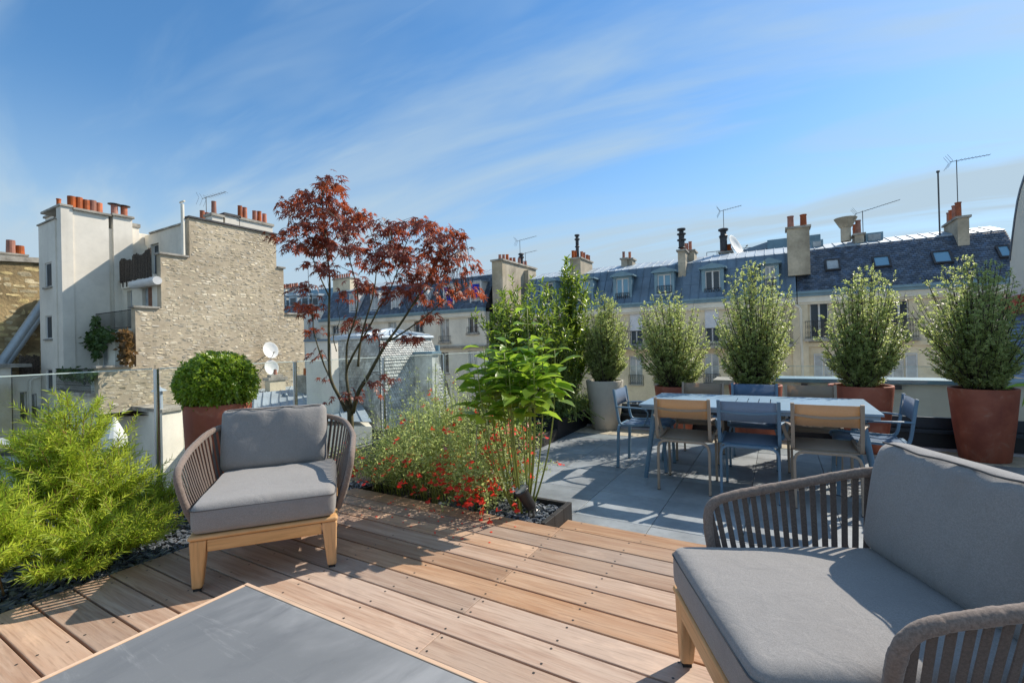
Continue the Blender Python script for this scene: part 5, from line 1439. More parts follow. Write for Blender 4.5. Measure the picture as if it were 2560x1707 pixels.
m_streak = plain('streaked_render', (.66, .61, .52), .85, var=.2, scale=.6, geo=True, col2=(.50, .41, .27))
P(MB().box(XL2 - 4, XL2, pe.y - 8, pe.y, GZ, pe.z), 'wall', m_streak, lb)
P(MB().box(XL2 - 4.1, XL2 + .12, pe.y - 8, pe.y + .7, pe.z + .001, pe.z + .16), 'coping', m_capstone, lb)
YL = yw0
a_, b_ = onx(sA(195, 20), XL - .6), onx(sA(414, 235), XL - .6)
fc = thing('garden_screen', 'dark timber screen on the roof of the low wing', 'screen', (XL - .6, a_.y, zl - .02))
for i in range(9):
    w_ = (b_.y - a_.y) / 9; MB().box(-.03, .03, i * w_, i * w_ + w_ * .9, 0, (a_.z - zl) * (.98 - .04 * (i % 3))).build('board', m_reed, fc)

# flat-roofed wing with zinc gutter in front of the stone wall, chimney block at its corner
ZF = -1.45
p0, p1, p2, p3 = [onz(sA(*q), ZF) for q in ((655, 462), (1372, 600), (1672, 640), (1880, 600))]
ext = (p1 - p0).normalized()
fw_ = root('flat_zinc_wing', 'low wing with a long zinc gutter and a chimney block at its corner', 'building', p1.x, p1.y + 2)
pA = Vector((XW - .3, p0.y + 5, ZF)); back = Vector((-.0, 1, 0))
pend = Vector((p2.x - .2, R3, ZF))
poly = [p0 + ext * 0, p1, Vector((p2.x - .6, p2.y + .6, ZF)), Vector((p2.x - .6, R3 - 4, ZF)), Vector((XW + .15, R3 - 4, ZF)), Vector((XW + .15, Y4 - .2, ZF)), Vector((p0.x, Y4 - .2, ZF))]
P(MB().prism([tuple(Vector((q.x, q.y, GZ))) for q in poly], (0, 0, ZF - GZ - .12)), 'wall', m_cream, fw_)
P(MB().prism([tuple(Vector((q.x, q.y, ZF - .119))) for q in poly], (0, 0, .119)), 'flat_roof', m_zinc, fw_)
nn = Vector((ext.y, -ext.x, 0))
P(MB().bar([p0 + nn * .12 + Vector((0, 0, -.05)), p1 + nn * .12 + Vector((0, 0, -.05))], .2, .16, nn), 'gutter', m_zinc, fw_)
for i in range(10):
    q0 = Vector((p1.x - 1.0 - i * 1.15, p1.y + 1.2 + i * .02, ZF + .003)); q1 = q0 + Vector((.0, 4.5, 0))
    if q0.x > XW + 1: P(MB().bar([q0, q1], .04, .06, (1, 0, 0)), 'roof_seam', m_zinc, fw_)
e2 = (p3 - p2).normalized(); e1 = (p2 - p1).normalized()
blk = [p1, p2, p3, p3 - e1 * (p2 - p1).length]
P(MB().prism([tuple(Vector((q.x, q.y, GZ))) for q in blk], (0, 0, ZF - GZ + .06)), 'chimney_block', m_white, fw_)
cpt = [q + (q - (p1 + p3) / 2).normalized() * .14 for q in blk]
cap_ = P(MB().prism([tuple(Vector((q.x, q.y, ZF + .061))) for q in cpt], (0, 0, .14)), 'coping', m_capstone, fw_)
q = onz(sA(1645, 585), ZF + .2)
P(MB().lathe([(.13, 0), (.13, .75), (.11, .8), (.3, .78), (0, .98)], 14, tuple(q)), 'flue_pipe', m_zinc, fw_)
a_, b_ = onz(sA(1195, 500), ZF + .02), onz(sA(1480, 540), ZF + .02)
P(MB().prism([tuple(a_), tuple(b_), tuple(b_ + Vector((0, 0, .35))), tuple(a_ + Vector((0, 0, .35)))], (-.5, .9, 0)), 'roof_light', m_zinc, fw_)
for i, (u, v) in enumerate(((690, 640), (805, 668), (905, 700))):
    d = ray(*sA(u, v)); q = Vector(p0); t_ = ((q - _C).dot(nn) + .35) / d.dot(nn); c = _C + d * t_
    acu = thing('air_conditioner', ['boxy white air conditioner on the shaded wall, furthest left', 'boxy white air conditioner on the shaded wall, middle one', 'boxy white air conditioner on the shaded wall, partly behind the shrub'][i], 'air conditioner', c + Vector((0, 0, -.8)), math.atan2(ext.y, ext.x), 'air conditioners on the shaded wall')
    MB().box(-.48, .48, -.2, .2, 0, .8).build('casing', m_frame, acu, bevel=.02); MB().lathe([(.0, .0), (.28, 0), (.30, .02), (.27, .03), (0, .03)], 18).build('fan_grille', m_capstone, acu).matrix_local = Matrix.Translation((0, -.201, .4)) @ Matrix.Rotation(PI / 2, 4, 'X')

# zinc and slate roof just below the railing
lr = root('lower_zinc_roof', 'sloping zinc and slate roof just below the glass railing', 'building', -9.5, 2)
quad = [(-7.0, -6, -3.4), (-7.0, 4.2, -3.4), (-14.5, 4.2, -1.9), (-14.5, -6, -1.9)]
quad = [(-5.6, -7, -2.3), (-5.6, 2.2, -2.3), (-14.0, 2.2, -3.1), (-14.0, -7, -3.1)]
seams(lr, quad, 13, 'roof_sheet', m_zinc)
P(MB().box(-14, -5.0, -7, 6.5, GZ, -3.25), 'core_wall', m_cream, lr)
q2 = [(-5.2, 2.25, -1.75), (-5.2, 6.4, -1.75), (-9.6, 6.4, -2.9), (-9.6, 2.25, -2.9)]
P(MB().add(q2 + [(x, y, z - .3) for x, y, z in q2], [(0, 1, 2, 3), (7, 6, 5, 4), (0, 4, 5, 1), (1, 5, 6, 2), (2, 6, 7, 3), (3, 7, 4, 0)]), 'roof_deck', m_lead, lr)
slates(lr, 'roof_slate', [(q2[3][0], q2[3][1], q2[3][2] + .02), (q2[0][0], q2[0][1], q2[0][2] + .02), (-5.2, 3.5, -1.73), (-9.6, 3.5, -2.88)][0:4], 7, 16, m_slatelight, m_slatelighti, 200)
P(MB().add([(-5.2, 3.55, -1.70), (-9.6, 3.55, -2.85), (-9.6, 4.3, -2.75), (-5.2, 4.3, -1.6)], [(0, 1, 2, 3)]), 'valley_sheet', m_zinc, lr)
# dark coped parapet and dish at the left edge
a_, b_ = onz(sA(-40, 1010), -1.6), onz(sA(330, 985), -1.6)
dp = root('dark_coped_wall', 'low wall with a dark stone coping behind the yellow-green shrub', 'wall', (a_.x + b_.x) / 2, a_.y)
P(MB().bar([a_ + Vector((0, 0, -2)), b_ + Vector((0, 0, -2))], .5, 3.7, Vector((0, 1, 0))), 'wall', m_zinc, dp)
P(MB().bar([a_ + Vector((0, 0, -.06)), b_ + Vector((0, 0, -.06))], .7, .16, Vector((0, 1, 0))), 'coping', m_lead, dp)
q = _C + ray(*sA(8, 965)) * 18.0; dish('satellite_dish', 'pale dish cut by the left edge of the picture', q, .27, (.8, -.2, .3), (-.2, .3, -.6), GD)
q = onz(sA(1180, 890), -2.2)
cv = thing('vent_cone', 'white cone-shaped vent cover beyond the shrub', 'vent', (q.x, q.y, q.z - .3)); MB().lathe([(.42, 0), (.40, .35), (.05, 1.15), (0, 1.16)], 16).build('cone', m_dish, cv); MB().lathe([(.3, -1.2), (.3, 0)], 12).build('base', m_zinc, cv)

# blue zinc roof in the middle distance, with stack, pots and vent
ZR0 = -.95
C_, D_ = onz(sB(1640, 592), ZR0), onz(sB(900, 668), ZR0)
zr2 = root('blue_zinc_roof', 'pale blue standing-seam zinc roof between the boxwood and the maple', 'building', (C_.x + D_.x) / 2, (C_.y + D_.y) / 2)
A_, B2_ = onz(sB(880, 960), -1.75), onz(sB(2350, 985), -1.75)
C2_ = C_ + (C_ - D_) * .75; 
seams(zr2, [A_, B2_, C2_, D_], 14, 'roof_sheet', m_zinc)
P(MB().prism([tuple(Vector((q.x, q.y, GZ))) for q in (A_, B2_, C2_, D_)], (0, 0, -1.95 - GZ)), 'core_wall', m_cream, zr2)
E_, F_ = onz(sB(1640, 515), -1.1), onz(sB(1130, 520), -1.1)
seams(zr2, [D_ + Vector((0, .05, -.1)), C_ + Vector((0, .05, -.1)), E_, F_], 8, 'roof_sheet', m_zinc)
P(MB().prism([tuple(Vector((q.x, q.y, GZ))) for q in (D_ + Vector((0, .1, 0)), C_ + Vector((0, .1, 0)), E_, F_)], (0, 0, -1.35 - GZ)), 'core_wall', m_cream, zr2)
q = onz(sB(1150, 640), ZR0 - .1); dpt = (q - _C).dot(FW); sz_ = dpt / FPX * .2168
zt_ = q.z + 125 * sz_
st_ = P(MB().box(q.x - 50 * sz_, q.x + 45 * sz_, q.y, q.y + .9, q.z - 1, zt_), 'chimney', m_limestone, zr2)
P(MB().box(q.x - 62 * sz_, q.x + 57 * sz_, q.y - .1, q.y + 1, zt_ + .001, zt_ + .16).box(q.x - 40 * sz_, q.x + 35 * sz_, q.y + .1, q.y + .8, zt_ + .161, zt_ + .3), 'chimney_cap', m_capstone, zr2, st_)
MB().lathe([(.05, 0), (20 * sz_, 0), (17 * sz_, 50 * sz_), (20 * sz_, 56 * sz_), (14 * sz_, 56 * sz_)], 14).build('chimney_pot', m_pot, st_, loc=Vector((q.x, q.y + .45, zt_ + .3)) - Vector(zr2.location))
q = onz(sB(1350, 705), ZR0 - .25); P(MB().lathe([(.16, 0), (.14, .12), (.08, .2), (0, .22)], 12, tuple(q)), 'roof_vent', m_zincdark, zr2)
# beige block in front of the slate tower
YK = 13.2
x0, x1 = ony(sB(1590, 300), YK).x, ony(sB(1885, 300), YK).x; zk = ony(sB(1700, 62), YK).z; yk2 = onx(sB(1966, 300), x1).y
bb = root('beige_block', 'plain beige rendered block in front of the slate tower', 'building', (x0 + x1) / 2, YK + 1)
P(MB().box(x0, x1, YK, yk2, GZ, zk), 'wall', m_white, bb)
P(MB().box(x0 - .06, x1 + .06, YK - .06, yk2 + .06, zk + .001, zk + .09), 'coping', m_zincdark, bb)
q = ony(sB(1545, 455), YK + 2)
tp = P(MB().box(q.x - .7, q.x + .7, YK + 2, YK + 2.8, GZ, q.z), 'low_stack', m_capstone, bb)
for dx_ in (-.18, .22): MB().lathe([(.05, 0), (.16, 0), (.15, .36), (.11, .36)], 12).build('chimney_pot', m_pot, tp, loc=Vector((q.x + dx_, YK + 2.4, q.z)) - Vector(bb.location))

# slate tower
YW = 15.0
ct_ = ony(sC(1080, 905), YW); XC = ct_.x; zt_ = ct_.z; xw0 = ony(sC(560, 1000), YW).x
yR = onx(sC(1640, 895), XC).y; pm = onx(sC(1712, 1100), XC); pb_ = onx(sC(1835, 1400), XC); zlo = onx(sC(1400, 1600), XC).z - 1
stw = root('slate_tower', 'pavilion roof clad in weathered grey slates with a zinc cap', 'building', XC - 3, YW + 2)
prof = [(YW, GZ), (YW, zt_), (yR, zt_), (pm.y, pm.z), (pb_.y, pb_.z), (pb_.y + .5, zlo), (pb_.y + .5, GZ)]
P(MB().prism([(xw0, y, z) for y, z in prof], (XC - xw0 - .02, 0, 0)), 'tower_body', m_lead, stw)
slates(stw, 'slate', [(XC, YW, pm.z), (XC, pm.y, pm.z), (XC, yR, zt_), (XC, YW, zt_)], 9, 24, m_slatelight, m_slatelighti, 190, None, jitter=.02, th=.04, gap=.07)
slates(stw, 'slate', [(XC, YW, zlo), (XC, pb_.y + .4, zlo), (XC, pm.y, pm.z), (XC, YW, pm.z)], 20, 30, m_slatelight, m_slatelighti, 110, lambda c: -c[3], jitter=.02, th=.04, gap=.07)
slates(stw, 'shaded_slate', [(xw0, YW, zlo), (XC, YW, zlo), (XC, YW, zt_), (xw0, YW, zt_)], 28, 30, m_slatelight, m_slatelighti, 60, lambda c: -c[3] - c[1], jitter=.02, th=.04, gap=.07)
# zinc cap: rolled eaves and a low pyramid with rolls
mb = MB().box(xw0 - .1, XC + .14, YW - .14, yR + .14, zt_ + .002, zt_ + .16); P(mb, 'eaves_roll', m_zinc, stw, bevel=.07, seg=3)
apx = Vector(((xw0 + XC) / 2 + .6, (YW + yR) / 2, ony(sC(1160, 800), (YW + yR) / 2).z)); xa, xb, ya2, yb2 = xw0 - .05, XC + .08, YW - .08, yR + .08; zc_ = zt_ + .165
P(MB().add([(xa, ya2, zc_), (xb, ya2, zc_), (xb, yb2, zc_), (xa, yb2, zc_), tuple(apx)], [(0, 1, 4), (1, 2, 4), (2, 3, 4), (3, 0, 4)]), 'zinc_cap', m_zinc, stw)
mb = MB()
for i in range(8):
    f = (i + .5) / 8; mb.tube([Vector((xb, ya2 + (yb2 - ya2) * f, zc_ + .02)), apx + Vector((0, 0, .03))], .045, 6); mb.tube([Vector((xa + (xb - xa) * f, ya2, zc_ + .02)), apx + Vector((0, 0, .03))], .045, 6)
P(mb, 'cap_roll', m_zinc, stw)
ya3, yb3 = onx(sC(1392, 1100), XC).y, onx(sC(1532, 1100), XC).y
zd_ = onx(sC(1450, 1035), XC).z
P(MB().box(XC - .3, XC + 1.15, yb3 - .5, yb3, GZ + 14, zd_ - .15), 'dormer_cheek', m_slatelight, stw); P(MB().box(XC - .4, XC + 1.25, yb3 - .6, yb3 + .1, zd_ - .149, zd_ - .03).box(XC + 1.0, XC + 1.2, yb3 - .05, yb3 + .05, zd_ - .02, zd_ + .25), 'dormer_roof', m_zincblue, stw)

# ------------------------------------------------ neighbours close to the parapet on the right
YN = 9.0
nl = root('low_capped_wall', 'low cream wall with a blue zinc capping beyond the glass parapet', 'wall', 2.4, YN + .2)
P(MB().box(-.12, 7.5, YN, YN + .4, GZ, .44), 'wall', m_cream, nl)
P(MB().box(-.16, 7.5, YN - .07, YN + .47, .441, .508), 'zinc_capping', m_zincblue, nl, bevel=.01)
for x in (.3, 1.5, 2.7, 3.9): P(MB().box(x, x + .09, YN - .05, YN - .001, .36, .42), 'bracket', m_lead, nl)
ow = root('old_coped_wall', 'weathered garden wall with stone coping left of the zinc-capped wall', 'wall', -1.2, YN + .5)
P(MB().box(-1.9, -.2, YN + .3, YN + .7, GZ, .20), 'wall', m_capstone, ow); P(MB().box(-1.0, -.45, YN + .15, YN + .75, GZ, .36), 'pier', m_limestone, ow)
P(MB().box(-1.06, -.39, YN + .08, YN + .82, .361, .45), 'pier_cap', m_capstone, ow); P(MB().box(-1.95, -1.07, YN + .24, YN + .76, .201, .27), 'coping', m_capstone, ow)
sG = sheet(2300, 420, .3829); YG = 11.5
XG = 3.4
gp_ = [onx(sG(*p), XG) for p in ((700, 10), (679, 62), (655, 135), (636, 215), (618, 330), (603, 450), (590, 560), (586, 600))]
yg = gp_[-1].y; ztop = gp_[0].z + 1.6
ngb = root('curved_gable_house', 'pale stone gable with a dark curved roof edge at the right edge of the picture', 'building', XG + 2, yg - 2)
gp_ = [Vector((XG, gp_[0].y - 2.2, ztop)), Vector((XG, gp_[0].y - .7, gp_[0].z + 1.0))] + gp_
poly = [(XG, p.y, p.z) for p in gp_] + [(XG, yg - .02, GZ), (XG, yg - 6, GZ), (XG, yg - 6, ztop)]
P(MB().prism(poly, (7, 0, 0)), 'gable_wall', m_white, ngb)
P(MB().bar([(XG + 3.53, p.y - .01, p.z - .01) for p in gp_], 7.08, .05, (1, 0, 0)), 'roof_edge', m_slate, ngb)
a_, b_ = onx(sG(627, 842), XG), onx(sG(760, 890), XG)
P(MB().box(XG - .22, XG - .003, b_.y, a_.y, a_.z - .28, a_.z), 'awning_box', plain('red_awning', (.38, .05, .02), .5), ngb, bevel=.03)
a_, b_ = onx(sG(597, 893), XG), onx(sG(790, 1355), XG)
m_bluesh = plain('blue_louvre', (.16, .26, .47), .5, var=.08)
ya_, yb_2, zt2, zb2 = b_.y, a_.y, a_.z, onx(sG(600, 1355), XG).z
P(MB().box(XG - .045, XG - .002, ya_, yb_2, zb2, zt2), 'shutter', m_bluesh, ngb)
mb = MB(); n_ = int((zt2 - zb2) / .06)
for i in range(n_):
    z = zb2 + .05 + (zt2 - zb2 - .1) * i / n_
    mb.add([(XG - .055, ya_, z), (XG - .055, yb_2 - .06, z), (XG - .085, yb_2 - .06, z - .04), (XG - .085, ya_, z - .04), (XG - .046, ya_, z - .045), (XG - .046, yb_2 - .06, z - .045)], [(0, 1, 2, 3), (3, 2, 5, 4)])
P(mb, 'louvre', m_bluesh, ngb).__setitem__('kind', 'stuff')

# ================================================================== planting
T_RHOMB = (np.array([(0, 0, 0), (.42, .5, .07), (1, 0, -.06), (.42, -.5, .07)]), [(0, 2, 1), (0, 3, 2)])
T_NEEDLE = (np.array([(0, 0, 0), (.35, .5, .0), (1, 0, -.16), (.35, -.5, .0)]), [(0, 2, 1), (0, 3, 2)])
T_OVAL = (np.array([(0, 0, 0), (.25, .40, .06), (.62, .44, .04), (1, 0, -.12), (.62, -.44, .04), (.25, -.40, .06), (.5, 0, -.02)]),
          [(0, 6, 1), (1, 6, 2), (2, 6, 3), (3, 6, 4), (4, 6, 5), (5, 6, 0)])
T_BIG = (np.array([(0, 0, 0), (.14, .26, .05), (.38, .48, .09), (.65, .40, .05), (.86, .17, -.06), (1, 0, -.16), (.86, -.17, -.06), (.65, -.40, .05), (.38, -.48, .09), (.14, -.26, .05), (.2, 0, .0), (.5, 0, .01), (.78, 0, -.05)]),
         [(0, 10, 1), (1, 10, 2), (10, 11, 2), (2, 11, 3), (11, 12, 3), (3, 12, 4), (12, 5, 4), (5, 12, 6), (12, 7, 6), (12, 11, 7), (11, 8, 7), (11, 10, 8), (10, 9, 8), (10, 0, 9)])
def _maple():
    tips = [(-128, .42), (-84, .72), (-40, .92), (0, 1.0), (40, .92), (84, .72), (128, .42)]
    v = [(0, 0, 0)]; ring = []
    for i, (a, r) in enumerate(tips):
        q = math.radians(a)
        if i: 
            qm = math.radians((a + tips[i - 1][0]) / 2); v.append((.26 * math.cos(qm), .26 * math.sin(qm), .02)); ring.append(len(v) - 1)
        w = .06
        for da, rr in ((-9, .58), (0, 1.0), (9, .58)):
            qq = q + math.radians(da); v.append((r * rr * math.cos(qq), r * rr * math.sin(qq), -.10 * (r * rr) ** 2 * (1 if da else 1.6))); ring.append(len(v) - 1)
    v = [(.18 + x * .62, y * .62, z) for x, y, z in v]; v[0] = (.18, 0, .03)
    v.append((0, .012, 0)); v.append((0, -.012, 0)); n = len(v)
    f = [(0, ring[i], ring[i + 1]) for i in range(len(ring) - 1)] + [(n - 2, n - 1, 0)]
    return np.array(v), f
T_MAPLE = _maple()
def leaf_arrays(P_, D, N, L, W, tmpl):
    tv, tf = tmpl; P_ = np.asarray(P_, float); D = np.asarray(D, float); N = np.asarray(N, float)
    D /= np.linalg.norm(D, axis=1, keepdims=True) + 1e-9
    S = np.cross(N, D); S /= np.linalg.norm(S, axis=1, keepdims=True) + 1e-9; U = np.cross(D, S)
    L = np.broadcast_to(L, (len(P_),))[:, None, None]; W = np.broadcast_to(W, (len(P_),))[:, None, None]
    V = P_[:, None, :] + tv[None, :, 0:1] * L * D[:, None, :] + tv[None, :, 1:2] * W * S[:, None, :] + tv[None, :, 2:3] * L * U[:, None, :]
    k = len(tv); F = (np.arange(len(P_))[:, None, None] * k + np.array(tf)[None]).reshape(-1, 3)
    return V.reshape(-1, 3), F
def leaf_stuff(name, A, tmpl, mat, parent, smooth=False):
    V, F = leaf_arrays(*A, tmpl)
    o = link(name, arr_mesh(name, V, 3, F, smooth), mat, parent); o['kind'] = 'stuff'
    return o
def leaf_parts(name, A, tmpl, mat, parent, idx, variants=4, seed=0):
    """one object per leaf, sharing a few meshes"""
    rs = np.random.RandomState(seed); P_, D, N, L, W = A
    tv, tf = tmpl; ms = []
    for q in range(variants):
        v = tv.copy(); v[:, 2] += rs.uniform(-.12, .08) * v[:, 0] ** 2 + rs.uniform(-.05, .1) * np.abs(v[:, 1]); v[:, 1] += rs.uniform(-.06, .06) * v[:, 0] ** 2
        me = arr_mesh(name, v, 3, np.array(tf), True); me.materials.append(mat); ms.append(me)
    for i in idx:
        d = Vector(D[i]).normalized(); s = Vector(N[i]).cross(d)
        s = s.normalized() if s.length > 1e-6 else d.orthogonal().normalized()
        u = d.cross(s); l, w = float(L[i]), float(W[i])
        o = bpy.data.objects.new(name, ms[i % variants]); COL.objects.link(o); o.parent = parent
        o.matrix_local = Matrix(((d.x * l, s.x * w, u.x * l, P_[i][0]), (d.y * l, s.y * w, u.y * l, P_[i][1]), (d.z * l, s.z * w, u.z * l, P_[i][2]), (0, 0, 0, 1)))
def bez(a, b, c, n):
    t = np.linspace(0, 1, n)[:, None]
    return (1 - t) ** 2 * a + 2 * t * (1 - t) * b + t * t * c
def unit(v): return v / (np.linalg.norm(v) + 1e-9)

m_bark = plain('green_bark', (.10, .085, .035), .7, var=.3, scale=20)
m_stemred = plain('dark_stem', (.045, .028, .02), .7)
m_stemgreen = plain('green_stem', (.23, .27, .05), .5, var=.2, scale=10)
m_greystem = plain('grey_green_stem', (.48, .50, .38), .7)

def shrub(label, name, loc, env, nst, ntw, nlf, Ll, Lw, mat, smat, tmpl, seed, up=.35, twig=.16, spread=.06, group=None, droop=0.0, cat='shrub', start=.25, lift=0.25, stemr=.006):
    """upright shrub: bent stems from the base, side twigs, leaves set round every twig.
    env(h 0..1, azimuth) -> crown radius; env.h = height, env.z0 = bare length"""
    rs = np.random.RandomState(seed); t = thing(name, label, cat, loc, 0, group)
    H = env['h']; sm = MB(); Ps, Ds, Ns, Ls = [], [], [], []
    for i in range(nst):
        hh = env['z0'] + (H - env['z0']) * rs.beta(*env.get('b', (1.25, 1.1))); az = rs.uniform(0, 2 * PI)
        r = env['r']((hh - env['z0']) / (H - env['z0'])) * rs.uniform(.04, 1.0) ** env.get('p', .42) * (1 + .15 * math.sin(3 * az + seed) + .1 * math.sin(5 * az + seed * 2))
        ln = env.get('lean', (0, 0)); tip = np.array([r * math.cos(az) + ln[0] * hh, r * math.sin(az) + ln[1] * hh, hh]); b0 = np.array([rs.normal(0, spread), rs.normal(0, spread), 0])
        bw = env.get('bow', .38); mid = b0 * .5 + tip * np.array([bw, bw, .55]); c = bez(b0, mid, tip, 9)
        sm.tube([tuple(p) for p in c], [stemr * (1 - .75 * k / 8) for k in range(9)], 4, False)
        for j in range(ntw):
            f = start + (1 - start) * (j + rs.rand()) / ntw; q = f * 8; k = min(7, int(q)); p = c[k] + (c[k + 1] - c[k]) * (q - k)
            tg = unit(c[k + 1] - c[k]); a2 = rs.uniform(0, 2 * PI)
            out = unit(np.array([math.cos(a2), math.sin(a2), lift]) + unit(np.array([p[0], p[1], .02])) * .5)
            d = unit(out * (1 - up) + tg * up + np.array([0, 0, -droop])); l = twig * rs.uniform(.5, 1.15) * (1.1 - .35 * f)
            if f > .97: d = tg
            e = p + d * l; sm.tube([tuple(p), tuple(e)], [.0022, .001], 3, False)
            for m in range(nlf):
                g = (m + .6) / nlf; lp = p + d * l * g; an = m * 2.4 + rs.uniform(-.4, .4)
                s = unit(np.cross(d, [0.1, 0.2, 1])); w = np.cross(d, s)
                o = s * math.cos(an) + w * math.sin(an)
                ld = unit(o * .85 + d * (.55 + .8 * (g > .85)) + np.array([0, 0, .15 - droop * .6])); nn = unit(d * .8 + np.array([rs.normal(0, .35), rs.normal(0, .35), .55]))
                Ps.append(lp); Ds.append(ld); Ns.append(nn); Ls.append(Ll * rs.uniform(.65, 1.2))
    sm.build('stem', smat, t).__setitem__('kind', 'stuff')
    Ls = np.array(Ls); A = (np.array(Ps), np.array(Ds), np.array(Ns), Ls, Ls * Lw)
    if env.get('clip'):                              # clipped outline: only a few shoots stand proud
        hn = (A[0][:, 2] - env['z0']) / (H - env['z0']); ln = env.get('lean', (0, 0))
        rr = np.hypot(A[0][:, 0] - ln[0] * A[0][:, 2], A[0][:, 1] - ln[1] * A[0][:, 2]); az = np.arctan2(A[0][:, 1], A[0][:, 0])
        lim = np.array([env['r'](min(1, max(0, h))) for h in hn]) * (1 + .10 * np.sin(3 * az + seed + 4 * hn) + .07 * np.sin(7 * az + 9 * hn))
        keep = ((rr < lim * 1.06) & (hn < 1.0)) | (rs.rand(len(rr)) < .07)
        A = tuple(x[keep] for x in A)
    return t, A

# ---- five pittosporums in the pots
m_pitto = leafmat('pittosporum_leaf', (.26, .31, .12), (.38, .42, .19), (.62, .72, .24), .36, .5)
prof = lambda pts: (lambda h: float(np.interp(h, [p[0] for p in pts], [p[1] for p in pts])))
egg = lambda R, k=1.0: [(0, .42 * R), (.18, .78 * R), (.42, R), (.68, .92 * R * k), (.86, .66 * R * k), (.95, .40 * R), (1, .12 * R)]
pit = [(0, 'upright pittosporum filling the tall beige planter', 1.38, .40, egg(.37)),
       (1, 'rounded pittosporum in the smallest terracotta pot', 1.42, .56, egg(.56, .92)),
       (2, 'tallest pittosporum, in the pot behind the blue far chair', 1.66, .56, egg(.51, 1.06)),
       (3, 'loose pittosporum with two top shoots, in the pot by the table end', 1.48, .52, egg(.45, .95)),
       (4, 'broad dark pittosporum in the largest terracotta pot', 1.46, .66, egg(.50, 1.05))]
for (i, lab, H, R_, pts) in pit:
    lx, ly, lz = pots[i][2]; h = pots[i][5]
    t, A = shrub(lab, 'pittosporum', (lx, ly, lz + h - .055), {'h': H, 'z0': .05, 'r': prof(pts), 'b': (1.1, 1.2), 'bow': .66, 'p': .38, 'clip': 1, 'lean': [(.02, 0), (-.06, .03), (.0, -.04), (.07, 0), (-.05, 0)][i]}, 200, 15, 10, .027, .64, m_pitto, m_stemred, T_RHOMB, 20 + i, .18, .105, .05, 'pittosporums in the pots', start=.26, lift=.25)
    leaf_stuff('leaf', A, T_RHOMB, m_pitto, t)

# ---- clipped boxwood ball
m_box = leafmat('boxwood_leaf', (.11, .20, .022), (.25, .34, .035), (.44, .60, .06), .3, .42, spec=.55)
m_boxin = plain('boxwood_inner_shade', (.012, .02, .006), .95)
bx = thing('boxwood', 'clipped round boxwood ball in the pot behind the armchair', 'shrub', (-3.86, 1.985, .74))
rs = np.random.RandomState(2); n = 2300
u = rs.normal(size=(n, 3)); u /= np.linalg.norm(u, axis=1, keepdims=True); u = u[u[:, 2] > -.66]
Ps, Ds, Ns = [], [], []
for q in u:
    r = .245 * (1 + .045 * math.sin(7 * q[0] + 3) * math.sin(6 * q[1] + 2 * q[2]) + abs(rs.normal(0, .05))); c = q * r * np.array([1.04, 1.04, .92]) + np.array([0, 0, .20])
    if c[2] < .02: c[2] = .02 + rs.rand() * .03; c[:2] *= .92
    ax = unit(q + rs.normal(0, .28, 3) + np.array([0, 0, .3])); s = unit(np.cross(ax, [.3, .2, 1])); w = np.cross(ax, s)
    for m in range(7):
        an = m * 2.4; Ps.append(c - ax * .03 + ax * .006 * m); Ds.append(unit(s * math.cos(an) + w * math.sin(an) + ax * (.45 + .12 * m))); Ns.append(ax + rs.normal(0, .2, 3))
Ls = np.random.RandomState(3).uniform(.022, .040, len(Ps))
leaf_stuff('leaf', (np.array(Ps), np.array(Ds), np.array(Ns), Ls, Ls * .5), T_OVAL, m_box, bx)
bm = bmesh.new(); bmesh.ops.create_icosphere(bm, subdivisions=3, radius=.215)  # solid core ball, coloured near-black as the shade between the leaves
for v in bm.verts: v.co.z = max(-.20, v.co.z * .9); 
me = bpy.data.meshes.new('dark_core'); bm.to_mesh(me); bm.free(); link('dark_core', me, m_boxin, bx, (0, 0, .185))

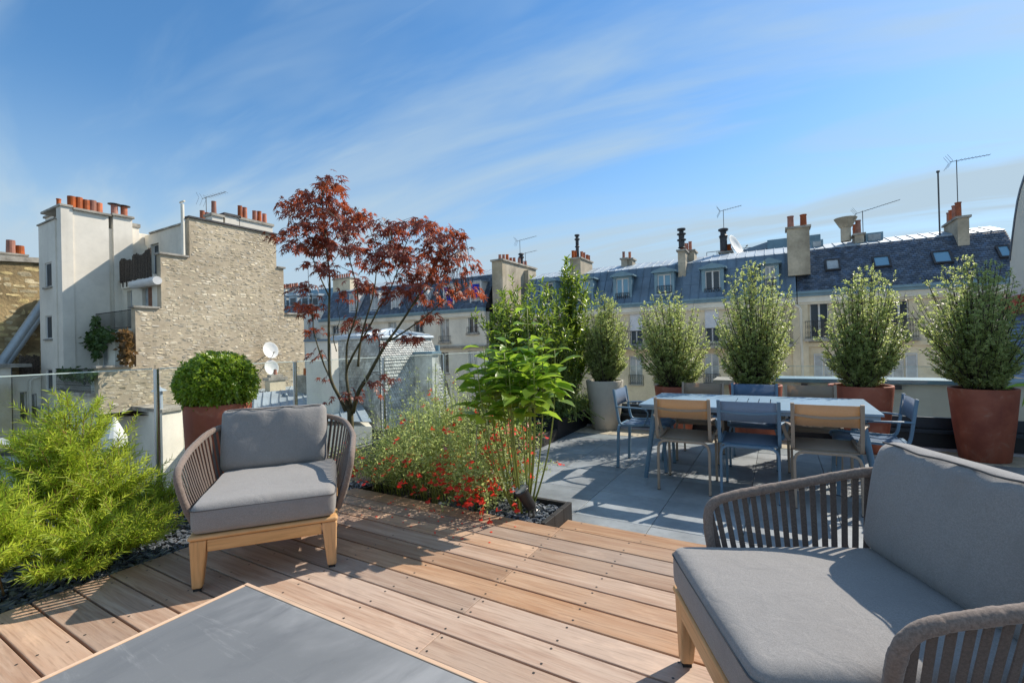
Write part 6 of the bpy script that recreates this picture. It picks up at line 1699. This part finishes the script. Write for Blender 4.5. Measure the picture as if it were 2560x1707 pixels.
# ---- feathery yellow-green shrubs at the left
m_feather = leafmat('feathery_leaf', (.20, .33, .03), (.52, .57, .06), (.62, .74, .08), .45, .45)
m_stemtan = plain('tan_stem', (.26, .15, .06), .8)
def feather(label, loc, H, R_, nst, seed, lean=(0, 0), ll=.055):
    rs = np.random.RandomState(seed); t = thing('feathery_shrub', label, 'shrub', loc, 0, 'feathery yellow-green shrubs'); sm = MB(); Ps, Ds, Ns, Ls = [], [], [], []
    for i in range(nst):
        az = rs.uniform(0, 2 * PI); q = math.sqrt(rs.uniform(0, 1)); hh = H * (1 - .62 * q ** 1.5) * rs.uniform(.72, 1.04)
        tip = np.array([R_ * q * math.cos(az) + lean[0] * hh, R_ * q * math.sin(az) + lean[1] * hh, hh]); b0 = np.append(rs.normal(0, .05, 2), 0)
        c = bez(b0, tip * np.array([.45, .45, .8]), tip, 10); sm.tube([tuple(p) for p in c], [.0045 * (1 - .7 * k / 9) for k in range(10)], 4, False)
        def plume(pts, n, l):
            m = len(pts) - 1
            for k in range(n):
                f = k / (n - 1) * m; j = min(m - 1, int(f)); p = pts[j] + (pts[j + 1] - pts[j]) * (f - j); tg = unit(pts[j + 1] - pts[j])
                s = unit(np.cross(tg, [.2, .1, 1])); w = np.cross(tg, s); an = k * 2.39996 + rs.uniform(-.3, .3)
                d = unit((s * math.cos(an) + w * math.sin(an)) * .8 + tg * (.75 + .5 * k / n)); Ps.append(p); Ds.append(d); Ns.append(tg + rs.normal(0, .15, 3)); Ls.append(l * rs.uniform(.7, 1.15))
        plume(c[4:], 46, ll)
        for j in range(7):
            f = rs.uniform(.3, .95) * 9; k = min(8, int(f)); p = c[k] + (c[k + 1] - c[k]) * (f - k); tg = unit(c[k + 1] - c[k]); a2 = rs.uniform(0, 2 * PI)
            d = unit(np.array([math.cos(a2), math.sin(a2), .35]) * .75 + tg * .5 + unit(np.array([p[0], p[1], 0.01])) * .3); l = rs.uniform(.09, .2); e = p + d * l + np.array([0, 0, .02])
            sm.tube([tuple(p), tuple(e)], [.002, .001], 3, False); plume(np.array([p, p + d * l * .5 + np.array([0, 0, .004]), e]), 30, ll * .9)
    sm.build('stem', m_stemtan, t).__setitem__('kind', 'stuff'); Ls = np.array(Ls)
    leaf_stuff('leaf', (np.array(Ps), np.array(Ds), np.array(Ns), Ls, np.full(len(Ls), .0062)), T_NEEDLE, m_feather, t)
feather('largest feathery yellow-green shrub, by the glass railing', (-3.82, 1.10, -.04), 1.02, .44, 70, 31)
feather('feathery yellow-green shrub cut by the left edge of the picture', (-3.52, .62, -.04), .62, .46, 44, 32)
feather('low feathery shrub spilling over the deck edge', (-3.42, 1.06, -.04), .40, .36, 36, 33, (.2, -.1))
feather('small feathery shrub at the railing foot behind the slate gravel', (-4.0, 1.5, -.04), .34, .28, 20, 34)

# ---- red japanese maple
m_maple = leafmat('maple_leaf', (.13, .038, .03), (.22, .058, .035), (.46, .105, .04), .38, .42)
m_mapleo = leafmat('maple_leaf_part', (.13, .038, .03), (.22, .058, .035), (.46, .105, .04), .38, .42, 'object')
DM = 4.6
def pdp(sh, a, b, dep): return _C + ray(*sh(a, b)) * dep
mb0 = _C + ray(*s3(590, 1660)) * DM; mbase = Vector((mb0.x, mb0.y, -.05))
mp_ = thing('maple_tree', 'red japanese maple with spreading stems behind the flowering bush', 'tree', mbase)
mstems = [[(560, 1640), (525, 1560), (462, 1430), (450, 1250), (450, 1000), (455, 800), (440, 620), (420, 420), (405, 240), (440, 120)],
          [(462, 1430), (420, 1340), (385, 1240), (352, 1120), (345, 1000), (330, 860), (290, 800)],
          [(600, 1640), (575, 1500), (565, 1380), (600, 1290), (650, 1200), (720, 1080), (780, 960), (835, 880), (900, 720), (950, 560), (1010, 420)],
          [(605, 1650), (640, 1520), (700, 1420), (760, 1310), (830, 1190), (890, 1110), (970, 990), (1050, 860), (1130, 720), (1220, 570), (1300, 480)],
          [(640, 1350), (655, 1200), (690, 1050), (740, 880), (760, 700), (740, 520), (690, 380)],
          [(830, 1190), (930, 1130), (1030, 1060), (1110, 1000), (1190, 930), (1290, 860), (1390, 800)],
          [(565, 1380), (570, 1200), (620, 1040), (640, 900), (610, 740), (560, 560), (520, 400)],
          [(970, 990), (1040, 900), (1120, 820), (1210, 740), (1310, 660)],
          [(455, 900), (400, 780), (340, 640), (250, 520), (180, 460)],
          [(760, 700), (830, 600), (860, 500), (830, 400)],
          [(500, 1250), (480, 1150), (520, 1050), (500, 950)]]
rs = np.random.RandomState(12); nodes = []; smb = MB(); mo = Vector(mbase)
for i, st in enumerate(mstems):
    off = [0, .12, -.15, .1, .25, -.2, -.3, .3, .2, -.35, .1][i]; n = len(st); pts = []
    for j, (a, b) in enumerate(st):
        dep = DM + off * (j / (n - 1)) + (rs.normal(0, .03) if j else 0)
        pts.append(pdp(s3, a, b, dep) - mo)
    c = spline(pts, n * 4); r0 = [.021, .011, .017, .024, .013, .011, .012, .009, .009, .008, .006][i]
    smb.tube(c, [r0 * (1 - .82 * (k / (len(c) - 1)) ** .8) for k in range(len(c))], 7)
    for k, p in enumerate(c):
        nodes.append((p, k / (len(c) - 1)))
smb.tube([Vector((0, 0, 0)), pdp(s3, 590, 1650, DM) - mo, pdp(s3, 560, 1560, DM) - mo], [.035, .03, .02], 8)
smb.build('trunk', m_bark, mp_, smooth=True)
outline = [(250, 170), (385, 150), (440, 95), (500, 150), (560, 300), (660, 300), (760, 330), (850, 380), (930, 420), (1000, 350), (1110, 370), (1190, 440), (1290, 430), (1365, 440), (1330, 540), (1385, 640), (1320, 720), (1430, 800), (1370, 930), (1260, 950), (1190, 1000), (1080, 1010), (980, 930), (900, 900), (800, 960), (700, 1060), (600, 1060), (520, 1000), (470, 760), (360, 690), (280, 680), (330, 620), (200, 540), (105, 470), (200, 400), (170, 280)]
def inside(x, y, poly):
    r = False; j = len(poly) - 1
    for i in range(len(poly)):
        (xi, yi), (xj, yj) = poly[i], poly[j]
        if (yi > y) != (yj > y) and x < (xj - xi) * (y - yi) / (yj - yi) + xi: r = not r
        j = i
    return r
NP = np.array([tuple(n_[0]) for n_ in nodes]); cl = []
while len(cl) < 200:
    a, b = rs.uniform(100, 1430), rs.uniform(95, 1060)
    if not inside(a, b, outline): continue
    dens = 1.0 if b < 650 else .5 if b < 850 else .24
    if 560 < a < 720 and 560 < b < 760: dens *= .4
    if rs.rand() > dens: continue
    cl.append((a, b, rs.normal(0, .26)))
cl += [(600, 1480, -.1), (570, 1510, .1), (690, 1430, -.15), (720, 1440, -.1), (790, 1410, -.2), (840, 1425, -.2), (390, 1240, .1), (400, 1235, .0), (1000, 1145, -.1), (980, 1140, 0), (430, 1430, .1), (520, 1530, .05), (690, 1505, -.1), (250, 920, .1), (290, 940, .1), (330, 970, .1), (370, 950, .1), (320, 800, 0), (270, 800, 0), (590, 1060, 0), (640, 1000, 0), (740, 1090, -.1), (770, 1100, -.1), (1130, 1000, 0), (1080, 1010, 0), (460, 105, 0), (480, 120, 0), (345, 1100, .1)]
tw = MB(); Ps, Ds, Ns, Ls = [], [], [], []
Fw = np.array(tuple(FW)); Rt = np.array(tuple(RT))
for (a, b, dz) in cl:
    c = np.array(tuple(pdp(s3, a, b, DM + dz) - mo))
    dd = NP - c; dd[:, 2] = dd[:, 2] * .7 + .12
    k = int(np.argmin((dd ** 2).sum(1))); p = NP[k]
    v = c - p; L_ = np.linalg.norm(v)
    if L_ > .05: tw.tube([tuple(p), tuple(p + v * .5 + np.array([0, 0, .03])), tuple(c)], [.0035, .0025, .0015], 4, False)
    out = unit(np.array([v[0], v[1], .0]) + rs.normal(0, .3, 3) * np.array([1, 1, .3]) * .3)
    sd = unit(np.cross(out, [0, 0, 1]))
    m = rs.randint(8, 15) if b < 1150 else rs.randint(4, 7)
    for j in range(m):
        g = rs.uniform(-.5, 1); w = rs.uniform(-1, 1)
        lp = c + out * g * .13 + sd * w * .10 * (1.1 - abs(g) * .5) + np.array([0, 0, rs.normal(.0, .022) - .05 * abs(w) - .03 * max(0, g)])
        d = unit(out * (.55 + g * .4) + sd * w * .8 + np.array([0, 0, -.42 - rs.rand() * .45])); Ps.append(lp); Ds.append(d)
        Ns.append(np.array([0, 0, 1]) + out * .35 + rs.normal(0, .28, 3)); Ls.append(rs.uniform(.075, .125))
tw.build('twig', m_stemred, mp_).__setitem__('kind', 'stuff')
Ls = np.array(Ls); A = (np.array(Ps), np.array(Ds), np.array(Ns), Ls, Ls)
depth_ = (A[0] @ Fw); order = np.argsort(depth_ - Ls * 4); big = order[:300]; rest = order[300:]
leaf_parts('leaf', A, T_MAPLE, m_mapleo, mp_, big, 4, 1)
leaf_stuff('foliage', tuple(x[rest] for x in A), T_MAPLE, m_maple, mp_)

# ---- hydrangea with long bare stems in the slate box
m_hyd = leafmat('hydrangea_leaf', (.11, .21, .028), (.19, .31, .04), (.42, .62, .06), .36, .48, 'object')
hy = thing('hydrangea', 'bright green large-leaved shrub on tall bare stems in the slate box', 'shrub', (-1.64, 2.92, -.04))
rs = np.random.RandomState(6); sm = MB(); Ps, Ds, Ns, Ls = [], [], [], []
for i in range(17):
    az = i * 2.4 + rs.uniform(-.3, .3); q = math.sqrt((i + .5) / 17); R_ = .30 * q
    hh = rs.uniform(1.12, 1.36) - .12 * q
    if i == 3: hh = 1.50
    top = np.array([R_ * math.cos(az) * 1.1 - .07, R_ * math.sin(az) * 1.1, hh]); b0 = np.array([.05 * math.cos(az), .05 * math.sin(az), 0])
    c = bez(b0, np.array([top[0] * .95 + .03, top[1] * .95, hh * .4]), top, 14); sm.tube([tuple(p) for p in c], [.0075 * (1 - .55 * k / 13) for k in range(14)], 6)
    lo_ = .73 if i != 3 else .74
    npair = 7 if i != 3 else 5
    for j in range(npair):
        f = lo_ + (1 - lo_) * j / (npair - 1); k = min(12, int(f * 13)); p = c[k] + (c[k + 1] - c[k]) * (f * 13 - k); base = j * PI / 2 + rs.uniform(-.5, .5) + i
        for s in (0, PI):
            an = base + s + rs.uniform(-.3, .3); d = unit(np.array([math.cos(an), math.sin(an), .25 - .35 * (1 - f) + rs.uniform(-.45, .15)]))
            pp = p + d * .03; sm.tube([tuple(p), tuple(pp)], .002, 4, False)
            Ps.append(pp); Ds.append(d + np.array([0, 0, .05])); Ns.append(np.array([0, 0, 1]) + d * .3 + rs.normal(0, .25, 3)); Ls.append(rs.uniform(.14, .20) * (1.0 if f < .93 else .72))
    for j in range(2):
        f = rs.uniform(lo_, .92); k = min(12, int(f * 13)); p = c[k]; an = rs.uniform(0, 2 * PI); d = unit(np.array([math.cos(an), math.sin(an), .5])); e = p + d * .10
        sm.tube([tuple(p), tuple(e)], [.003, .002], 4, False)
        for s in range(3):
            a3 = an + s * 2.1; dd = unit(np.array([math.cos(a3), math.sin(a3), .05 + rs.uniform(-.4, .25)])); Ps.append(e); Ds.append(dd); Ns.append(np.array([0, 0, 1]) + rs.normal(0, .3, 3)); Ls.append(rs.uniform(.11, .16))
sm.build('stem', m_stemgreen, hy, smooth=True)
Ls = np.array(Ls); A = (np.array(Ps), np.array(Ds), np.array(Ns), Ls, Ls * .62); print('hyd leaves', len(Ls))
od = np.argsort(A[0] @ np.array(tuple(FW)) - Ls)
leaf_parts('leaf', A, T_BIG, m_hyd, hy, od[:300], 5, 4)
m_hydi = leafmat('hydrangea_leaf_mass', (.11, .21, .028), (.19, .31, .04), (.42, .62, .06), .36, .48)
if len(Ls) > 300: leaf_stuff('foliage', tuple(x[od[300:]] for x in A), T_BIG, m_hydi, hy)

# ---- red-flowered salvia sprawling over the deck edge
m_sal = leafmat('salvia_leaf', (.28, .36, .13), (.44, .49, .25), (.68, .80, .28), .5, .52)
m_flower = leafmat('salvia_flower', (.78, .03, .016), (.85, .06, .035), (.9, .10, .05), .5, .4, 'object')
m_flowerw = leafmat('salvia_flower_pale', (.66, .16, .13), (.70, .30, .27), (.8, .3, .2), .5, .3, 'object')
sv = thing('salvia', 'sprawling salvia bush dotted with small red flowers at the deck edge', 'shrub', (-2.35, 3.0, -.04))
rs = np.random.RandomState(9); sm = MB(); gs_ = MB(); Ps, Ds, Ns, Ls = [], [], [], []; FP = []
for i in range(700):
    bx_, by_ = rs.uniform(-.92, .62), rs.uniform(-.2, .5)
    az = rs.uniform(0, 2 * PI); lat = rs.uniform(.04, .36) * (.55 if bx_ > .35 else 1); hh = rs.uniform(.30, .86) * (1.1 - .35 * abs(bx_) / .6) * (1.15 if bx_ < .15 else .8)
    tip = np.array([bx_ + lat * math.cos(az), by_ + lat * math.sin(az) * .85 - .05, hh]); b0 = np.array([bx_ * .8, by_, 0])
    if by_ < .08: tip[1] -= rs.uniform(.05, .30); tip[2] *= .55
    c = bez(b0, np.array([(b0[0] * 2 + tip[0]) / 3, (b0[1] * 2 + tip[1]) / 3, hh * 1.05]), tip, 9); sm.tube([tuple(p) for p in c], [.0022, .002, .0018, .0016, .0014, .0013, .0012, .001, .001], 3, False)
    for k in range(24):
        f = (.12 + .86 * (k // 2) / 12) * 8; j = min(7, int(f)); p = c[j] + (c[j + 1] - c[j]) * (f - j); tg = unit(c[j + 1] - c[j]); s = unit(np.cross(tg, [.1, .3, 1])); w = np.cross(tg, s)
        an = (k // 2) * PI / 2 + (k % 2) * PI + rs.uniform(-.4, .4); d = unit((s * math.cos(an) + w * math.sin(an)) + tg * .5 + np.array([0, 0, .15]))
        Ps.append(p + d * .004); Ds.append(d); Ns.append(tg + np.array([0, 0, .6]) + rs.normal(0, .2, 3)); Ls.append(rs.uniform(.020, .038))
    if (i % 2 == 0 or by_ < .1) and (bx_ > -.25 or i % 7 == 0) and (hh < .62 or i % 3 == 0) and len(FP) < 600:
        for q in range(rs.randint(1, 3)):
            FP.append((c[8 - q] + rs.normal(0, .012, 3), unit(np.array([math.cos(az), math.sin(az) - .4, .2]) + rs.normal(0, .3, 3))))
# tall grey spikes
for i in range(24):
    bx_ = rs.uniform(-.92, .40); b0 = np.array([bx_, rs.uniform(-.05, .35), 0]); hh = rs.uniform(.80, 1.16); tip = np.array([bx_ * 1.12 + rs.normal(-.06, .09), b0[1] + rs.normal(-.02, .06), hh]); c = bez(b0, (b0 + tip) / 2 + np.array([0, 0, .08]), tip, 10)
    gs_.tube([tuple(p) for p in c], [.0056 - .0003 * k for k in range(10)], 4, False)
    for k in range(26):
        f = (.2 + .8 * (k // 2) / 12.5) * 9; j = min(8, int(f)); p = c[j] + (c[j + 1] - c[j]) * (f - j); tg = unit(c[j + 1] - c[j]); s = unit(np.cross(tg, [.1, .3, 1])); w = np.cross(tg, s)
        an = (k // 2) * PI / 2 + (k % 2) * PI; d = unit((s * math.cos(an) + w * math.sin(an)) + tg * .6); Ps.append(p); Ds.append(d); Ns.append(tg + rs.normal(0, .2, 3)); Ls.append(rs.uniform(.035, .055) * (1.2 - .08 * f))
sm.build('stem', m_stemgreen, sv).__setitem__('kind', 'stuff'); gs_.build('spike_stem', m_greystem, sv).__setitem__('kind', 'stuff')
Ls = np.array(Ls); leaf_stuff('leaf', (np.array(Ps), np.array(Ds), np.array(Ns), Ls, Ls * .42), T_RHOMB, m_sal, sv)
# flowers: two-lipped, a hood and a broad notched lower lip
fl_v = np.array([(0, .004, 0), (0, -.004, 0), (.5, .12, .10), (.5, -.12, .10), (.8, 0, .22), (.45, 0, -.05), (.75, .42, -.30), (1.0, .20, -.42), (.95, 0, -.34), (1.0, -.20, -.42), (.75, -.42, -.30)])
fl_f = [(0, 1, 2), (1, 3, 2), (2, 3, 4), (0, 5, 1), (5, 6, 7), (5, 7, 8), (5, 8, 9), (5, 9, 10), (0, 2, 5), (1, 5, 3)]
order_ = sorted(range(len(FP)), key=lambda i: float(FP[i][0] @ np.array(tuple(FW)))); FP = [FP[i] for i in order_]; FX = FP[300:]; FP = FP[:300]; FA = (np.array([f[0] for f in FP]), np.array([f[1] for f in FP]), np.tile(np.array([0, 0, 1.0]), (len(FP), 1)), rs.uniform(.036, .062, len(FP)), np.zeros(len(FP))); FA = FA[:4] + (FA[3] * 1.1,)
front = [i for i in range(len(FP)) if FP[i][0][2] < .42 or i % 3]; back = [i for i in range(len(FP)) if i not in set(front)]
leaf_parts('flower', FA, (fl_v, fl_f), m_flower, sv, front, 3, 2); leaf_parts('flower', FA, (fl_v, fl_f), m_flowerw, sv, back, 2, 3)
if FX: leaf_stuff('blossom', (np.array([f[0] for f in FX]), np.array([f[1] for f in FX]), np.tile(np.array([0, 0, 1.0]), (len(FX), 1)), np.full(len(FX), .045), np.full(len(FX), .05)), (fl_v, fl_f), m_flower, sv)
# fallen petals on the boards
pt = MB()
for i in range(46):
    x, y = rs.uniform(-2.7, -1.5), rs.uniform(2.28, 2.70); q = rs.uniform(0, 6.3); s = rs.uniform(.006, .012)
    pt.add([(x + s * math.cos(q + a), y + s * .7 * math.sin(q + a), .002 + .003 * (a > 3)) for a in (0, 1.6, 3.1, 4.7)], [(0, 1, 2, 3)])
o = pt.build('fallen_petals', m_flower); tag(o, 'tiny red petals dropped on the boards below the salvia', 'petals', None, 'stuff')

# ---- light green shrub and ground cover behind the salvia
m_lg = leafmat('light_shrub_leaf', (.12, .20, .035), (.20, .29, .06), (.34, .46, .07), .45, .4)
m_dkg = leafmat('dark_cover_leaf', (.08, .135, .04), (.14, .20, .07), (.28, .40, .08), .4, .38)
t, A = shrub('light green leafy shrub between the salvia and the laurel', 'leafy_shrub', (-2.85, 4.6, -.05), {'h': .98, 'z0': .1, 'r': prof([(0, .3), (.5, .42), (1, .15)])}, 46, 8, 8, .06, .42, m_lg, m_stemgreen, T_RHOMB, 51, .4, .16)
leaf_stuff('leaf', A, T_OVAL, m_lg, t)
t, A = shrub('low dark green ground cover along the bed edge', 'ground_cover', (-3.0, 4.9, -.05), {'h': .42, 'z0': .05, 'r': prof([(0, .55), (.5, .55), (1, .3)])}, 60, 6, 7, .05, .3, m_dkg, m_stemgreen, T_RHOMB, 52, .4, .14, .25)
leaf_stuff('leaf', A, T_RHOMB, m_dkg, t)
t, A = shrub('low leafy cover beside the timber edge behind the hydrangea', 'ground_cover', (-3.05, 3.75, -.05), {'h': .40, 'z0': .05, 'r': prof([(0, .5), (.5, .52), (1, .3)])}, 70, 6, 7, .05, .34, m_dkg, m_stemgreen, T_RHOMB, 55, .4, .14, .25)
leaf_stuff('leaf', A, T_RHOMB, m_dkg, t)
t, A = shrub('grey green bush behind the maple stems', 'leafy_shrub', (-3.55, 4.3, -.05), {'h': .62, 'z0': .05, 'r': prof([(0, .35), (.5, .45), (1, .2)])}, 44, 7, 8, .045, .36, m_sal, m_stemgreen, T_RHOMB, 53, .4, .14, .15)
leaf_stuff('leaf', A, T_RHOMB, m_sal, t)

# ---- laurels and wispy greenery in the black trough
m_lau = leafmat('laurel_leaf', (.075, .13, .025), (.16, .23, .04), (.38, .52, .06), .27, .40, spec=.6)
m_lauo = leafmat('laurel_leaf_part', (.075, .13, .025), (.16, .23, .04), (.38, .52, .06), .27, .40, 'object', .6)
for (lab, loc, H, z0, pts, nst, seed, k300) in (
        ('broad glossy laurel rising from the black trough', (-3.42, 6.25, .07), 2.06, .55, [(0, .5), (.3, .78), (.6, .84), (.85, .62), (1, .3)], 84, 61, 300),
        ('taller laurel with a pointed leader beside the beige planter', (-3.0, 7.05, .07), 2.42, .62, [(0, .45), (.3, .66), (.6, .60), (.8, .32), (1, .06)], 70, 62, 300)):
    t, A = shrub(lab, 'laurel', loc, {'h': H, 'z0': z0, 'r': prof(pts)}, nst, 8, 8, .10, .36, m_lau, m_stemred, T_OVAL, seed, .55, .20, .05, 'laurels in the trough', start=.42, lift=.5, stemr=.010)
    dep = A[0] @ Fw; od = np.argsort(dep - A[3] * 6); leaf_parts('leaf', A, T_OVAL, m_lauo, t, od[:k300], 4, seed); leaf_stuff('foliage', tuple(x[od[k300:]] for x in A), T_OVAL, m_lau, t)
t, A = shrub('wispy thin-leaved bamboo in the black trough', 'bamboo', (-2.92, 6.35, .07), {'h': 1.25, 'z0': .1, 'r': prof([(0, .2), (.5, .34), (1, .42)])}, 60, 9, 6, .075, .10, m_dkg, m_stemgreen, T_NEEDLE, 63, .5, .12, .16, start=.2)
leaf_stuff('leaf', A, T_NEEDLE, m_dkg, t)
t, A = shrub('dark leafy weeds along the front of the black trough', 'trough_greenery', (-2.88, 6.6, .07), {'h': .44, 'z0': .05, 'r': prof([(0, .25), (.5, .28), (1, .2)])}, 90, 6, 8, .055, .22, m_dkg, m_stemgreen, T_RHOMB, 64, .4, .14, .30)
A[0][:, 1] *= 2.2
leaf_stuff('leaf', A, T_RHOMB, m_dkg, t)
# broad leaf plant reaching in at the right edge
hp = thing('broad_leaf_plant', 'few broad light leaves reaching in at the right picture edge', 'plant', (2.35, 4.1, -.15)); sm = MB()
q0 = _C + ray(*FR(2345, 905)) * 3.4 - Vector(hp.location)
sm.tube([(0, 0, 0), (.12, .05, .6), tuple(q0 + Vector((.12, 0, .05)))], .008, 6).build('stem', m_stemgreen, hp)
A = (np.array([tuple(q0 + Vector((.10, 0, .05)))] * 5), np.array([(-1, -.1, .1), (-.8, -.3, -.8), (1, .2, .3), (.2, 1, .2), (.2, -.6, .6)]), np.tile(np.array([.1, -.3, 1.0]), (5, 1)), np.array([.19, .18, .2, .2, .17]), np.array([.035, .035, .04, .04, .04]))
leaf_parts('leaf', A, T_BIG, m_hyd, hp, range(5), 2, 3)
# climbers on the terraces of the stone-walled house
m_ivy = leafmat('climber_leaf', (.03, .065, .015), (.07, .12, .03), (.10, .18, .03), .5, .25); m_ivyr = leafmat('autumn_climber_leaf', (.10, .06, .015), (.20, .10, .03), (.2, .12, .03), .5, .25)
def climber(name, label, areas, mat, n, seed, Yp):
    rs = np.random.RandomState(seed); Ps = []
    for (a, b, r, c) in areas:
        for _ in range(int(n * c)):
            p = ony(s1(a + rs.normal(0, r), b + rs.normal(0, r * .8)), Yp - .2 - abs(rs.normal(0, .15))); Ps.append(tuple(p))
    Ps = np.array(Ps); o = Vector((Ps[:, 0].mean(), Ps[:, 1].mean(), Ps[:, 2].min())); t = thing(name, label, 'climbing plant', o); Ps -= np.array(tuple(o)); m = len(Ps)
    leaf_stuff('leaf', (Ps, rs.normal(size=(m, 3)) + np.array([0, -.3, -.6]), rs.normal(size=(m, 3)) + np.array([.3, -1.2, .4]), rs.uniform(.14, .26, m), rs.uniform(.10, .2, m)), T_RHOMB, mat, t)
    sm = MB()
    for i in range(0, len(areas) - 1):
        a, b = ony(s1(*areas[i][:2]), Yp - .15) - o, ony(s1(*areas[i + 1][:2]), Yp - .15) - o; sm.tube([a, (a + b) / 2 + Vector((0, .05, -.1)), b], .025, 5)
    sm.build('vine', m_stemred, t)
climber('climbing_plant', 'dark green climber over the trellis on the lowest terrace', [(545, 1190, 22, 1), (575, 1150, 26, 1.3), (620, 1130, 28, 1.5), (680, 1110, 30, 1.6), (740, 1110, 28, 1.4), (790, 1110, 16, .7), (650, 1180, 22, .9), (700, 1180, 25, .9), (680, 1020, 14, .4), (690, 990, 10, .3), (690, 1250, 14, .5)], m_ivy, 130, 71, Y3)
climber('climbing_plant', 'russet climber beside the door on the lowest terrace', [(880, 1100, 16, .8), (905, 1100, 20, 1), (895, 1160, 20, 1), (905, 1220, 22, 1.2), (885, 1270, 18, .9), (910, 1290, 14, .6)], m_ivyr, 120, 72, Y3)
climber('balcony_plants', 'trailing greenery behind the lowest balcony rail', [(450, 1370, 16, .8), (490, 1380, 20, 1), (540, 1385, 22, 1), (590, 1390, 22, 1), (640, 1390, 18, .9)], m_ivy, 110, 73, Y4 + .15)
# trellis frames
tr = thing('garden_trellis', 'black square trellis behind the green climber', 'trellis', ony(s1(590, 1320), Y3 - .1)); mb = MB(); o = Vector(tr.location)
for (a, b, c, d) in ((538, 582, 1180, 1320), (598, 645, 1190, 1320)):
    p, q = ony(s1(a, d), Y3 - .1) - o, ony(s1(b, c), Y3 - .1) - o
    for i in range(4): x = p.x + (q.x - p.x) * i / 3; mb.box(x - .02, x + .02, -.02, .02, p.z, q.z)
    for i in range(8): z = p.z + (q.z - p.z) * i / 7; mb.box(p.x, q.x, -.015, .015, z - .02, z + .02)
mb.build('lattice', m_iron, tr)
